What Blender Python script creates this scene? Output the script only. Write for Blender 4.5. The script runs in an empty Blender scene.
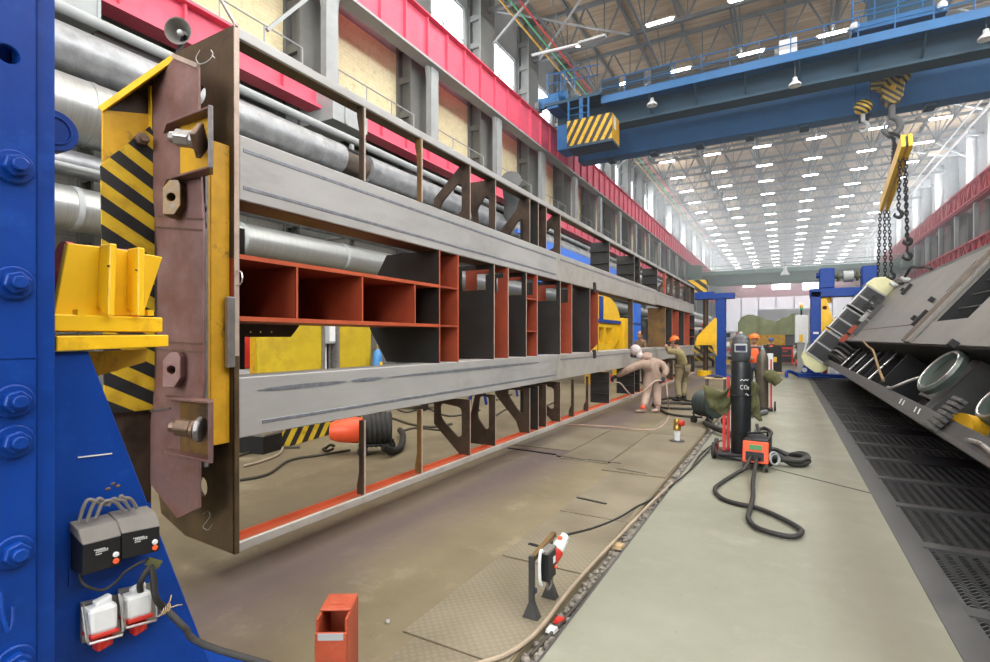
import bpy, bmesh, math, random
from mathutils import Vector, Matrix
random.seed(7)
sc = bpy.context.scene
COL = sc.collection
PI = math.pi
# ------------------------------------------------------------------ camera solve
FPX = 520.0
TH = math.atan(290.0 / FPX)
S_, C_ = math.sin(TH), math.cos(TH)
HZ, CAMZ = 338.0, 1.7
def ray(u, v):
    k = (u - 495.0) / FPX
    return (-S_ + C_ * k, C_ + S_ * k, (HZ - v) / FPX)
def PX(u, v, X):
    a, b, c = ray(u, v); t = X / a
    return Vector((X, b * t, CAMZ + c * t))
def PY(u, v, Y):
    a, b, c = ray(u, v); t = Y / b
    return Vector((a * t, Y, CAMZ + c * t))
def PF(u, v, z=0.0):
    a, b, c = ray(u, v); t = (z - CAMZ) / c
    return Vector((a * t, b * t, z))
def PT(u, v, t):
    a, b, c = ray(u, v)
    return Vector((a * t, b * t, CAMZ + c * t))
ORD = ['first','second','third','fourth','fifth','sixth','seventh','eighth','ninth','tenth','eleventh','twelfth',
 'thirteenth','fourteenth','fifteenth','sixteenth','seventeenth','eighteenth','nineteenth','twentieth',
 'twenty-first','twenty-second','twenty-third','twenty-fourth','twenty-fifth','twenty-sixth','twenty-seventh','twenty-eighth','twenty-ninth','thirtieth']

# ------------------------------------------------------------------ mesh builder
class MB:
    def __init__(s): s.v = []; s.f = []; s.m = []; s.cur = 0
    def add(s, vs, fs):
        o = len(s.v); s.v += [Vector(p) for p in vs]
        for f in fs: s.f.append([i + o for i in f]); s.m.append(s.cur)
        return s
    def box(s, x0, x1, y0, y1, z0, z1):
        return s.add([(x0,y0,z0),(x1,y0,z0),(x1,y1,z0),(x0,y1,z0),(x0,y0,z1),(x1,y0,z1),(x1,y1,z1),(x0,y1,z1)],
                     [(0,3,2,1),(4,5,6,7),(0,1,5,4),(1,2,6,5),(2,3,7,6),(3,0,4,7)])
    def hexa(s, p):   # 8 points, bottom ring then top ring
        return s.add(p, [(0,3,2,1),(4,5,6,7),(0,1,5,4),(1,2,6,5),(2,3,7,6),(3,0,4,7)])
    def obox(s, c, ax, ay, az, hx, hy, hz):
        c = Vector(c); X = Vector(ax).normalized()*hx; Y = Vector(ay).normalized()*hy; Z = Vector(az).normalized()*hz
        return s.hexa([c-X-Y-Z, c+X-Y-Z, c+X+Y-Z, c-X+Y-Z, c-X-Y+Z, c+X-Y+Z, c+X+Y+Z, c-X+Y+Z])
    def beam(s, p0, p1, w, h, up=(0,0,1)):
        p0 = Vector(p0); p1 = Vector(p1); d = (p1-p0); L = d.length
        if L < 1e-6: return s
        d /= L; u = Vector(up)
        if abs(d.dot(u)) > .98: u = Vector((1,0,0))
        sx = d.cross(u).normalized(); uz = sx.cross(d)
        return s.obox((p0+p1)/2, d, sx, uz, L/2, w/2, h/2)
    def cyl(s, p0, p1, r0, r1=None, n=16, cap=True, rot=0.0):
        if r1 is None: r1 = r0
        p0 = Vector(p0); p1 = Vector(p1); d = (p1-p0).normalized()
        a = Vector((0,0,1)) if abs(d.z) < .9 else Vector((1,0,0))
        e1 = d.cross(a).normalized(); e2 = d.cross(e1)
        vs = []
        for p, r in ((p0, r0), (p1, r1)):
            for i in range(n):
                t = 2*PI*i/n + rot
                vs.append(p + e1*(r*math.cos(t)) + e2*(r*math.sin(t)))
        fs = [(i, (i+1) % n, n+(i+1) % n, n+i) for i in range(n)]
        if cap: fs += [tuple(range(n)), tuple(range(2*n-1, n-1, -1))]
        return s.add(vs, fs)
    def ring(s, c, axis, R, r, n=28, m=8, sq=None):
        c = Vector(c); d = Vector(axis).normalized()
        a = Vector((0,0,1)) if abs(d.z) < .9 else Vector((1,0,0))
        e1 = d.cross(a).normalized(); e2 = d.cross(e1); vs = []
        for i in range(n):
            t = 2*PI*i/n; q = e1*math.cos(t) + e2*math.sin(t)
            for j in range(m):
                w = 2*PI*(j+.5)/m
                vs.append(c + q*(R + r*math.cos(w)) + d*((sq or r)*math.sin(w)))
        fs = [(i*m+j, ((i+1) % n)*m+j, ((i+1) % n)*m+(j+1) % m, i*m+(j+1) % m) for i in range(n) for j in range(m)]
        return s.add(vs, fs)
    def tube(s, pts, r, n=8, smooth=0, cap=True):
        pts = [Vector(p) for p in pts]
        if smooth: pts = catmull(pts, smooth)
        rs = r if isinstance(r, (list, tuple)) else [r]*len(pts)
        if len(rs) != len(pts):
            rs = [rs[min(len(rs)-1, int(i*(len(rs)-1)/(len(pts)-1)+.5))] for i in range(len(pts))]
        T = []
        for i in range(len(pts)):
            a = pts[max(0, i-1)]; b = pts[min(len(pts)-1, i+1)]
            d = b-a; T.append(d.normalized() if d.length > 1e-9 else Vector((0,0,1)))
        u = Vector((0,0,1)) if abs(T[0].z) < .9 else Vector((1,0,0))
        N = T[0].cross(u).normalized(); vs = []
        for i, p in enumerate(pts):
            N = (N - T[i]*N.dot(T[i]))
            if N.length < 1e-6: N = T[i].cross(Vector((.3,.5,.8)))
            N.normalize(); B = T[i].cross(N)
            for j in range(n):
                w = 2*PI*j/n
                vs.append(p + N*(rs[i]*math.cos(w)) + B*(rs[i]*math.sin(w)))
        k = len(pts)
        fs = [(i*n+j, i*n+(j+1) % n, (i+1)*n+(j+1) % n, (i+1)*n+j) for i in range(k-1) for j in range(n)]
        if cap: fs += [tuple(range(n-1, -1, -1)), tuple(range((k-1)*n, k*n))]
        return s.add(vs, fs)
    def plate(s, outer, fn, d0, d1, holes=()):
        """extruded polygon with holes; fn(a,b,d)->point"""
        if not holes:
            n = len(outer)
            vs = [fn(a, b, d0) for a, b in outer] + [fn(a, b, d1) for a, b in outer]
            return s.add(vs, [tuple(range(n)), tuple(range(2*n-1, n-1, -1))] + [(i, (i+1) % n, n+(i+1) % n, n+i) for i in range(n)])
        bm = bmesh.new(); loops = [outer] + list(holes); idx = 0; pts = []; edges = []; allv = []
        for L in loops:
            vv = [bm.verts.new((a, b, 0)) for a, b in L]; allv += vv; pts += list(L)
            edges += [bm.edges.new((vv[i], vv[(i+1) % len(vv)])) for i in range(len(vv))]
        bm.verts.index_update()
        bmesh.ops.triangle_fill(bm, use_beauty=True, use_dissolve=False, edges=edges)
        bm.verts.index_update(); N = len(pts); tris = [tuple(v.index for v in f.verts) for f in bm.faces]
        bm.free()
        vs = [fn(a, b, d0) for a, b in pts] + [fn(a, b, d1) for a, b in pts]
        fs = [t for t in tris] + [tuple(N+i for i in reversed(t)) for t in tris]
        o = 0
        for L in loops:
            n = len(L)
            fs += [(o+i, o+(i+1) % n, N+o+(i+1) % n, N+o+i) for i in range(n)]; o += n
        return s.add(vs, fs)
    def lathe(s, prof, M=None, n=20):
        M = M or Matrix(); vs = []
        for r, z in prof:
            for i in range(n):
                t = 2*PI*i/n; vs.append(M @ Vector((r*math.cos(t), r*math.sin(t), z)))
        k = len(prof)
        fs = [(i*n+j, i*n+(j+1) % n, (i+1)*n+(j+1) % n, (i+1)*n+j) for i in range(k-1) for j in range(n)]
        if prof[0][0] > 1e-4: fs.append(tuple(range(n-1, -1, -1)))
        if prof[-1][0] > 1e-4: fs.append(tuple(range((k-1)*n, k*n)))
        return s.add(vs, fs)
    def ell(s, c, rx, ry, rz, R=None, n=14, m=9):
        c = Vector(c); R = R or Matrix.Identity(3); vs = []; 
        for i in range(1, m):
            p = PI*i/m
            for j in range(n):
                t = 2*PI*j/n
                vs.append(c + R @ Vector((rx*math.sin(p)*math.cos(t), ry*math.sin(p)*math.sin(t), rz*math.cos(p))))
        vs += [c + R @ Vector((0,0,rz)), c + R @ Vector((0,0,-rz))]
        T = (m-1)*n; B = T+1
        fs = [(i*n+j, (i+1)*n+j, (i+1)*n+(j+1) % n, i*n+(j+1) % n) for i in range(m-2) for j in range(n)]
        fs += [(T, j, (j+1) % n) for j in range(n)] + [(B, (m-2)*n+(j+1) % n, (m-2)*n+j) for j in range(n)]
        return s.add(vs, fs)
    def grid(s, fn, nu, nv):
        vs = [fn(i/nu, j/nv) for i in range(nu+1) for j in range(nv+1)]
        w = nv+1
        return s.add(vs, [(i*w+j, (i+1)*w+j, (i+1)*w+j+1, i*w+j+1) for i in range(nu) for j in range(nv)])

def catmull(P, k):
    out = []
    Q = [P[0]*2-P[1]] + P + [P[-1]*2-P[-2]]
    for i in range(1, len(Q)-2):
        for j in range(k):
            t = j/k; a, b, c, d = Q[i-1], Q[i], Q[i+1], Q[i+2]
            out.append(0.5*((2*b) + (c-a)*t + (2*a-5*b+4*c-d)*t*t + (3*b-a-3*c+d)*t**3))
    out.append(P[-1]); return out
def circle(cx, cy, rx, ry=None, n=16, a0=0.0):
    ry = ry or rx
    return [(cx+rx*math.cos(2*PI*i/n+a0), cy+ry*math.sin(2*PI*i/n+a0)) for i in range(n)]
def rect(a0, a1, b0, b1): return [(a0,b0),(a1,b0),(a1,b1),(a0,b1)]
YZ = lambda x: (lambda a, b, d: Vector((x+d, a, b)))     # plate in plane X=x: a->Y b->Z
XZ = lambda y: (lambda a, b, d: Vector((a, y+d, b)))     # plate in plane Y=y
XY = lambda z: (lambda a, b, d: Vector((a, b, z+d)))

W = {}
def _link(o): COL.objects.link(o); return o
def tag(o, label, cat=None, group=None, kind=None):
    if label: o['label'] = label
    if cat: o['category'] = cat
    if group: o['group'] = group
    if kind: o['kind'] = kind
    return o
def thing(name, label, cat, loc=(0,0,0), group=None, rot=None):
    o = _link(bpy.data.objects.new(name, None)); o.empty_display_size = .2
    M = Matrix.Translation(Vector(loc)) @ (rot.to_4x4() if rot else Matrix())
    o.matrix_basis = M; W[o.name] = M
    return tag(o, label, cat, group)
def build(mb, name, mat, parent=None, smooth=False, bev=0.0, loc=None, label=None, seg=1, sub=0):
    me = bpy.data.meshes.new(name)
    if parent is not None:
        M = W[parent.name]; inv = M.inverted(); vs = [inv @ v for v in mb.v]
    elif loc is not None:
        L = Vector(loc); M = Matrix.Translation(L); vs = [v-L for v in mb.v]
    else:
        lo = [min(v[i] for v in mb.v) for i in range(3)]; hi = [max(v[i] for v in mb.v) for i in range(3)]
        L = Vector(((lo[0]+hi[0])/2, (lo[1]+hi[1])/2, lo[2])); M = Matrix.Translation(L); vs = [v-L for v in mb.v]
    me.from_pydata([tuple(v) for v in vs], [], mb.f)
    mats = mat if isinstance(mat, (list, tuple)) else [mat]
    for m in mats: me.materials.append(m)
    if len(mats) > 1: me.polygons.foreach_set('material_index', mb.m)
    bm = bmesh.new(); bm.from_mesh(me); bmesh.ops.recalc_face_normals(bm, faces=bm.faces); bm.to_mesh(me); bm.free()
    if smooth:
        me.polygons.foreach_set('use_smooth', [True]*len(me.polygons))
        try: me.set_sharp_from_angle(angle=math.radians(42))
        except Exception: pass
    me.update()
    o = _link(bpy.data.objects.new(name, me))
    if parent is not None:
        o.parent = parent; W[o.name] = M
    else:
        o.matrix_basis = M; W[o.name] = M
    if bev:
        b = o.modifiers.new('bevel', 'BEVEL'); b.width = bev; b.segments = seg; b.limit_method = 'ANGLE'; b.angle_limit = math.radians(40)
    if sub:
        q = o.modifiers.new('sub', 'SUBSURF'); q.levels = sub; q.render_levels = sub
    if label: o['label'] = label
    return o
def solo(mb, name, mat, label, cat, group=None, kind=None, **kw):
    return tag(build(mb, name, mat, **kw), label, cat, group, kind)
def struct(mb, name, mat, **kw):
    o = build(mb, name, mat, **kw); o['kind'] = 'structure'; return o
def dup(root, loc, label=None, rotz=None, group=None):
    r = root.copy(); COL.objects.link(r); r.location = loc
    if rotz is not None: r.rotation_euler = (0,0,rotz)
    if label: r['label'] = label
    if group: r['group'] = group
    for ch in list(root.children):
        c = ch.copy(); COL.objects.link(c); c.parent = r
        for g in list(ch.children):
            d = g.copy(); COL.objects.link(d); d.parent = c
    return r

# ------------------------------------------------------------------ materials
MAT = {}
def base_nodes(name):
    m = bpy.data.materials.new(name); m.use_nodes = True
    nt = m.node_tree; b = nt.nodes['Principled BSDF']; return m, nt, b
def N(nt, t, **kw):
    n = nt.nodes.new(t)
    for k, v in kw.items(): setattr(n, k, v)
    return n
def mat(name, col, rough=.5, metal=0.0, var=.15, scale=4.0, bump=.0, col2=None, amt=.5, scale2=1.2, stretch=(1,1,1), det=5.0, bscale=None, spec=None, edge=.08):
    """paint / metal / plastic with cloudy wear; col2 = second colour in irregular patches covering about amt"""
    m, nt, b = base_nodes(name)
    tc = N(nt, 'ShaderNodeTexCoord'); mp = N(nt, 'ShaderNodeMapping'); mp.inputs['Scale'].default_value = stretch
    nt.links.new(tc.outputs['Object'], mp.inputs['Vector'])
    n1 = N(nt, 'ShaderNodeTexNoise'); n1.inputs['Scale'].default_value = scale; n1.inputs['Detail'].default_value = det
    n1.inputs['Roughness'].default_value = .65
    nt.links.new(mp.outputs[0], n1.inputs['Vector'])
    cr = N(nt, 'ShaderNodeValToRGB')
    cr.color_ramp.elements[0].position = .3; cr.color_ramp.elements[1].position = .7
    cr.color_ramp.elements[0].color = tuple(c*(1-var) for c in col)+(1,)
    cr.color_ramp.elements[1].color = tuple(min(1, c*(1+var)) for c in col)+(1,)
    nt.links.new(n1.outputs['Fac'], cr.inputs['Fac']); out = cr.outputs['Color']
    if col2:
        n2 = N(nt, 'ShaderNodeTexNoise'); n2.inputs['Scale'].default_value = scale2; n2.inputs['Detail'].default_value = 6; n2.inputs['Roughness'].default_value = .7
        nt.links.new(mp.outputs[0], n2.inputs['Vector'])
        r2 = N(nt, 'ShaderNodeValToRGB'); p = 1-amt
        r2.color_ramp.elements[0].position = max(0, p-edge); r2.color_ramp.elements[1].position = min(1, p+edge)
        nt.links.new(n2.outputs['Fac'], r2.inputs['Fac'])
        mx = N(nt, 'ShaderNodeMix', data_type='RGBA'); nt.links.new(r2.outputs['Color'], mx.inputs[0])
        nt.links.new(out, mx.inputs[6]); mx.inputs[7].default_value = tuple(col2)+(1,); out = mx.outputs[2]
    nt.links.new(out, b.inputs['Base Color'])
    b.inputs['Metallic'].default_value = metal
    rr = N(nt, 'ShaderNodeMapRange'); rr.inputs[3].default_value = max(.02, rough-.1); rr.inputs[4].default_value = min(1, rough+.12)
    nt.links.new(n1.outputs['Fac'], rr.inputs[0]); nt.links.new(rr.outputs[0], b.inputs['Roughness'])
    if spec is not None: b.inputs['Specular IOR Level'].default_value = spec
    if bump:
        n3 = N(nt, 'ShaderNodeTexNoise'); n3.inputs['Scale'].default_value = bscale or scale*6; n3.inputs['Detail'].default_value = 3
        nt.links.new(mp.outputs[0], n3.inputs['Vector'])
        bp = N(nt, 'ShaderNodeBump'); bp.inputs['Strength'].default_value = bump; bp.inputs['Distance'].default_value = .02
        nt.links.new(n3.outputs['Fac'], bp.inputs['Height']); nt.links.new(bp.outputs[0], b.inputs['Normal'])
    MAT[name] = m; return m
def stripes(name, axis, freq, c1=(.62,.40,.02), c2=(.02,.02,.022), duty=.5, rough=.5):
    m, nt, b = base_nodes(name)
    tc = N(nt, 'ShaderNodeTexCoord'); d = N(nt, 'ShaderNodeVectorMath', operation='DOT_PRODUCT'); d.inputs[1].default_value = Vector(axis)*freq
    nt.links.new(tc.outputs['Object'], d.inputs[0])
    fr = N(nt, 'ShaderNodeMath', operation='FRACT'); nt.links.new(d.outputs['Value'], fr.inputs[0])
    gt = N(nt, 'ShaderNodeMath', operation='GREATER_THAN'); gt.inputs[1].default_value = duty; nt.links.new(fr.outputs[0], gt.inputs[0])
    mx = N(nt, 'ShaderNodeMix', data_type='RGBA'); mx.inputs[6].default_value = tuple(c1)+(1,); mx.inputs[7].default_value = tuple(c2)+(1,)
    nt.links.new(gt.outputs[0], mx.inputs[0])
    n1 = N(nt, 'ShaderNodeTexNoise'); n1.inputs['Scale'].default_value = 9; n1.inputs['Detail'].default_value = 6
    nt.links.new(tc.outputs['Object'], n1.inputs['Vector'])
    r = N(nt, 'ShaderNodeValToRGB'); r.color_ramp.elements[0].position = .3; r.color_ramp.elements[0].color = (.55,.5,.45,1); r.color_ramp.elements[1].position = .55
    nt.links.new(n1.outputs['Fac'], r.inputs['Fac'])
    m2 = N(nt, 'ShaderNodeMix', data_type='RGBA', blend_type='MULTIPLY'); m2.inputs[0].default_value = .8
    nt.links.new(mx.outputs[2], m2.inputs[6]); nt.links.new(r.outputs['Color'], m2.inputs[7])
    nt.links.new(m2.outputs[2], b.inputs['Base Color']); b.inputs['Roughness'].default_value = rough
    MAT[name] = m; return m
def emit(name, col, s):
    m, nt, b = base_nodes(name)
    b.inputs['Base Color'].default_value = (.88,.88,.88,1); b.inputs['Emission Color'].default_value = tuple(col)+(1,); b.inputs['Emission Strength'].default_value = s
    MAT[name] = m; return m

BLUE = mat('blue_paint', (.002,.040,.25), .42, var=.12, scale=2.5, bump=.08, spec=.3, col2=(.005,.058,.31), amt=.38, scale2=9)
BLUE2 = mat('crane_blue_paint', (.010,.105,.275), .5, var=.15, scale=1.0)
BLUE3 = mat('dark_shaded_crane_blue', (.012,.05,.085), .6, var=.2, scale=1.0)  # darker crane blue; on the near girder it paints in the walkway's shade
YEL = mat('yellow_paint', (.80,.48,.008), .40, var=.10, scale=3, bump=.04, col2=(.55,.30,.01), amt=.34, scale2=5)
YELD = mat('worn_yellow_paint', (.55,.30,.012), .5, var=.2, scale=4, col2=(.10,.055,.02), amt=.36, scale2=6)
YELP = mat('dusty_yellow_sheet', (.46,.33,.008), .5, var=.15, scale=1.5, col2=(.36,.24,.012), amt=.45, scale2=2)
STEEL = mat('pale_mill_steel', (.43,.43,.415), .42, metal=.25, var=.10, scale=2.2, col2=(.34,.335,.32), amt=.42, scale2=1.6, stretch=(1,.35,1))
STEEL2 = mat('splice_steel', (.42,.405,.37), .45, metal=.25, var=.12, scale=2.5, col2=(.34,.30,.25), amt=.42, scale2=1.6)
WELD = mat('ground_weld', (.26,.28,.31), .35, metal=.5, var=.25, scale=14)
DARKST = mat('dark_rolled_steel', (.022,.022,.021), .5, metal=.2, var=.3, scale=3, col2=(.032,.023,.016), amt=.4, scale2=2)
BRST = mat('brown_rusty_steel', (.062,.040,.025), .5, metal=.2, var=.35, scale=4, col2=(.026,.016,.011), amt=.42, scale2=3)
RUSTP = mat('rusty_end_plate', (.115,.075,.032), .5, metal=.25, var=.35, scale=3, col2=(.026,.017,.013), amt=.46, scale2=2.2, edge=.2)
VIOL = mat('violet_rust_plate', (.23,.14,.13), .45, metal=.25, var=.3, scale=3, col2=(.17,.075,.055), amt=.48, scale2=2.6, edge=.14, bump=.03)
ORNG = mat('orange_primer', (.33,.055,.020), .55, var=.18, scale=3, col2=(.22,.034,.014), amt=.4, scale2=2.0, edge=.2)
ORED = mat('bright_orange_primer', (.46,.085,.03), .5, var=.15, scale=4)
OCHRE = mat('ochre_plate', (.16,.085,.02), .5, metal=.2, var=.4, scale=3, col2=(.05,.035,.025), amt=.45, scale2=2)
EDGE = mat('bare_cut_edge', (.50,.40,.33), .45, metal=.3, var=.2, scale=8)
NUT = mat('brown_nut', (.17,.11,.075), .42, metal=.5, var=.3, scale=12)
GREYN = mat('grey_nut', (.30,.29,.28), .35, metal=.7, var=.2, scale=12)
GREYP = mat('grey_wall_paint', (.33,.35,.35), .6, var=.12, scale=1.2)
GREYD = mat('dark_grey_paint', (.10,.105,.105), .65, var=.25, scale=.8)
CONCB = mat('grey_concrete_block', (.14,.145,.135), .8, var=.2, scale=.7)
RAILR = mat('crane_rail_red', (.70,.10,.16), .55, var=.12, scale=.6, col2=(.60,.07,.125), amt=.42, scale2=.5)
RAILR2 = mat('crane_rail_red_right', (.50,.02,.045), .55, var=.15, scale=.6)
ALU = mat('silver_cladding', (.30,.31,.31), .40, metal=.55, var=.18, scale=1.5, stretch=(1,4,1), bump=.12, bscale=3)
ALU2 = mat('silver_spiral_duct', (.36,.37,.36), .34, metal=.6, var=.12, scale=1.0, stretch=(.5,26,.5), bump=.15, bscale=1)
FOIL = mat('crumpled_foil', (.30,.31,.32), .42, metal=.5, var=.3, scale=2.5, bump=.6, bscale=5)
BLACK = mat('black_plastic', (.008,.008,.009), .45, var=.2, scale=6)
RUBB = mat('dark_rubber', (.016,.015,.013), .6, var=.25, scale=6)
CABLE = mat('dusty_cable', (.05,.042,.03), .6, var=.3, scale=3)
HOSE = mat('tan_hose', (.30,.24,.17), .6, var=.2, scale=3)
CHROME = mat('bare_metal', (.55,.55,.55), .28, metal=.9, var=.1, scale=8)
WHITEP = mat('white_plastic', (.66,.68,.68), .4, var=.08, scale=6)
REDP = mat('red_plastic', (.50,.03,.02), .4, var=.12, scale=6)
ORP = mat('orange_plastic', (.85,.10,.03), .4, var=.08, scale=6)
DUSTG = mat('dusty_grey_plastic', (.15,.14,.125), .6, var=.15, scale=8)
GREENC = mat('crane_green_paint', (.13,.22,.16), .55, var=.12, scale=.8)
TARP = mat('olive_tarpaulin', (.24,.27,.14), .8, var=.22, scale=1.5, bump=.3, bscale=2)
OLIVE = mat('olive_cloth', (.085,.085,.032), .85, var=.35, scale=8, bump=.3)
SKIN = mat('skin', (.45,.24,.16), .5, var=.1, scale=10)
HAIR = mat('dark_hair', (.02,.015,.012), .6, var=.2, scale=20)
OVER = mat('dusty_pink_beige_overall', (.40,.30,.235), .85, var=.22, scale=6, col2=(.29,.185,.145), amt=.42, scale2=4, bump=.7, bscale=14, edge=.2)
KHAKI = mat('khaki_workwear', (.25,.205,.095), .85, var=.2, scale=6, bump=.35, bscale=14)
KHAKI2 = mat('khaki_trousers', (.155,.125,.065), .85, var=.2, scale=6, bump=.35, bscale=14)
HELM = mat('orange_helmet', (.90,.17,.02), .35, var=.05, scale=4)
VEST = mat('orange_vest', (.85,.12,.03), .7, var=.12, scale=8)
NAVY = mat('navy_workwear', (.03,.035,.05), .8, var=.2, scale=8)
WOOD = mat('pale_timber', (.45,.32,.17), .7, var=.2, scale=5, stretch=(6,1,1))
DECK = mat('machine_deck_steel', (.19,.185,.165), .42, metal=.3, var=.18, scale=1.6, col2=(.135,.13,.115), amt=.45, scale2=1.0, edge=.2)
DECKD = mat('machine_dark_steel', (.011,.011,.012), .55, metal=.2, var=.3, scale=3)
DECKM = mat('machine_mid_steel', (.06,.06,.057), .45, metal=.35, var=.25, scale=3)
PALEG = mat('pale_green_paint', (.62,.62,.36), .5, var=.1, scale=4)
GLASSY = mat('grey_green_cast_ring', (.13,.16,.145), .35, metal=.5, var=.2, scale=6)
GRATE = mat('dark_grating_steel', (.075,.075,.075), .45, metal=.3, var=.25, scale=3)
PITM = mat('pit_floor_dirt', (.03,.03,.032), .85, var=.3, scale=3)
GREEND = mat('machine_green', (.04,.10,.05), .5, var=.2, scale=5)
CYLB = mat('gas_bottle_blue', (.05,.22,.50), .4, var=.1, scale=5)
CYLK = mat('gas_bottle_black', (.016,.018,.02), .38, metal=.2, var=.4, scale=5, col2=(.05,.05,.045), amt=.36, scale2=4)
REDM = mat('red_machine_paint', (.55,.03,.02), .45, var=.12, scale=4)
BRASS = mat('brass', (.45,.30,.08), .35, metal=.8, var=.2, scale=10)
CHALK = mat('white_marking', (.62,.62,.60), .8, var=.1, scale=30)
RUBBLE = mat('trench_rubble', (.20,.18,.15), .9, var=.5, scale=9)
BLUEL = mat('bright_blue_paint', (.02,.14,.62), .45, var=.1, scale=3)
HZD = stripes('hazard_column', (0,.55,1.0), 5.3)
HZC = stripes('hazard_crane', (1.0,0,-.55), 2.1)
HZB = stripes('hazard_ramp', (0,1.0,-.8), 3.4, c1=(.75,.55,.03))
HZH = stripes('hazard_hook', (.8,0,.9), 3.6, c1=(.40,.27,.03))
HZS = stripes('hazard_small', (.8,.2,1.0), 2.6)
TUBE = emit('fluorescent_tube', (1.0,.97,.92), 26)
SKYG = emit('daylight_window', (.92,.96,1.0), 8.0)
LAMPR = emit('red_signal_lamp', (1,.12,.04), 2.0)
LAMPW = emit('flood_lamp_glow', (1,.98,.95), 18)

# tread plate / concrete floors / brick / roof boards
def concrete(name, c1, c2, c3, rough, s1=.35, s2=2.2, bump=.15, stain_shade=None):
    m, nt, b = base_nodes(name); tc = N(nt, 'ShaderNodeTexCoord')
    def noise(s, d=6, r=.6, st=None):
        n = N(nt, 'ShaderNodeTexNoise'); n.inputs['Scale'].default_value = s; n.inputs['Detail'].default_value = d; n.inputs['Roughness'].default_value = r
        if st:
            mp = N(nt, 'ShaderNodeMapping'); mp.inputs['Scale'].default_value = st; nt.links.new(tc.outputs['Object'], mp.inputs[0]); nt.links.new(mp.outputs[0], n.inputs['Vector'])
        else: nt.links.new(tc.outputs['Object'], n.inputs['Vector'])
        return n.outputs['Fac']
    def ramp(f, p0, p1):
        r = N(nt, 'ShaderNodeValToRGB'); r.color_ramp.elements[0].position = p0; r.color_ramp.elements[1].position = p1; nt.links.new(f, r.inputs['Fac']); return r.outputs['Color']
    def mix(f, a, bb):
        mx = N(nt, 'ShaderNodeMix', data_type='RGBA'); nt.links.new(f, mx.inputs[0])
        for s, q in ((6, a), (7, bb)):
            if isinstance(q, tuple): mx.inputs[s].default_value = q+(1,)
            else: nt.links.new(q, mx.inputs[s])
        return mx.outputs[2]
    big = noise(s1, 7, .65); mid = noise(s2, 8, .7); fine = noise(26, 3, .6)
    c = mix(ramp(big, .38, .62), c1, c2)
    c = mix(ramp(mid, .55, .72), c, c3)
    c = mix(ramp(fine, .66, .8), c, tuple(q*.6 for q in c2))
    if stain_shade:   # stain streak; the dusty purple one also paints in the frame's floor shadow
        sx = N(nt, 'ShaderNodeSeparateXYZ'); nt.links.new(tc.outputs['Object'], sx.inputs[0])
        w = noise(.5, 5, .6, (1.5,.25,1))
        ad = N(nt, 'ShaderNodeMath', operation='MULTIPLY_ADD'); nt.links.new(w, ad.inputs[0]); ad.inputs[1].default_value = .9; nt.links.new(sx.outputs['X'], ad.inputs[2])
        sb = N(nt, 'ShaderNodeMath', operation='SUBTRACT'); nt.links.new(ad.outputs[0], sb.inputs[0]); sb.inputs[1].default_value = stain_shade[0]
        ab = N(nt, 'ShaderNodeMath', operation='ABSOLUTE'); nt.links.new(sb.outputs[0], ab.inputs[0])
        mr = N(nt, 'ShaderNodeMapRange'); mr.inputs[1].default_value = stain_shade[1]; mr.inputs[2].default_value = .05; mr.inputs[3].default_value = 0; mr.inputs[4].default_value = .75
        nt.links.new(ab.outputs[0], mr.inputs[0])
        c = mix(mr.outputs[0], c, stain_shade[2])
    nt.links.new(c, b.inputs['Base Color'])
    rr = N(nt, 'ShaderNodeMapRange'); rr.inputs[3].default_value = rough-.12; rr.inputs[4].default_value = rough+.18
    nt.links.new(mid, rr.inputs[0]); nt.links.new(rr.outputs[0], b.inputs['Roughness'])
    bp = N(nt, 'ShaderNodeBump'); bp.inputs['Strength'].default_value = bump; bp.inputs['Distance'].default_value = .03
    nt.links.new(mid, bp.inputs['Height']); nt.links.new(bp.outputs[0], b.inputs['Normal'])
    MAT[name] = m; return m
FLOOR = concrete('stained_concrete', (.21,.175,.102), (.13,.105,.060), (.255,.218,.138), .62, stain_shade=(-2.6,.75,(.085,.060,.068)))
SLAB = concrete('smooth_screed', (.24,.245,.19), (.175,.178,.132), (.275,.28,.222), .34, s2=1.4, bump=.05, stain_shade=(.98,.42,(.125,.112,.08)))
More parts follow.
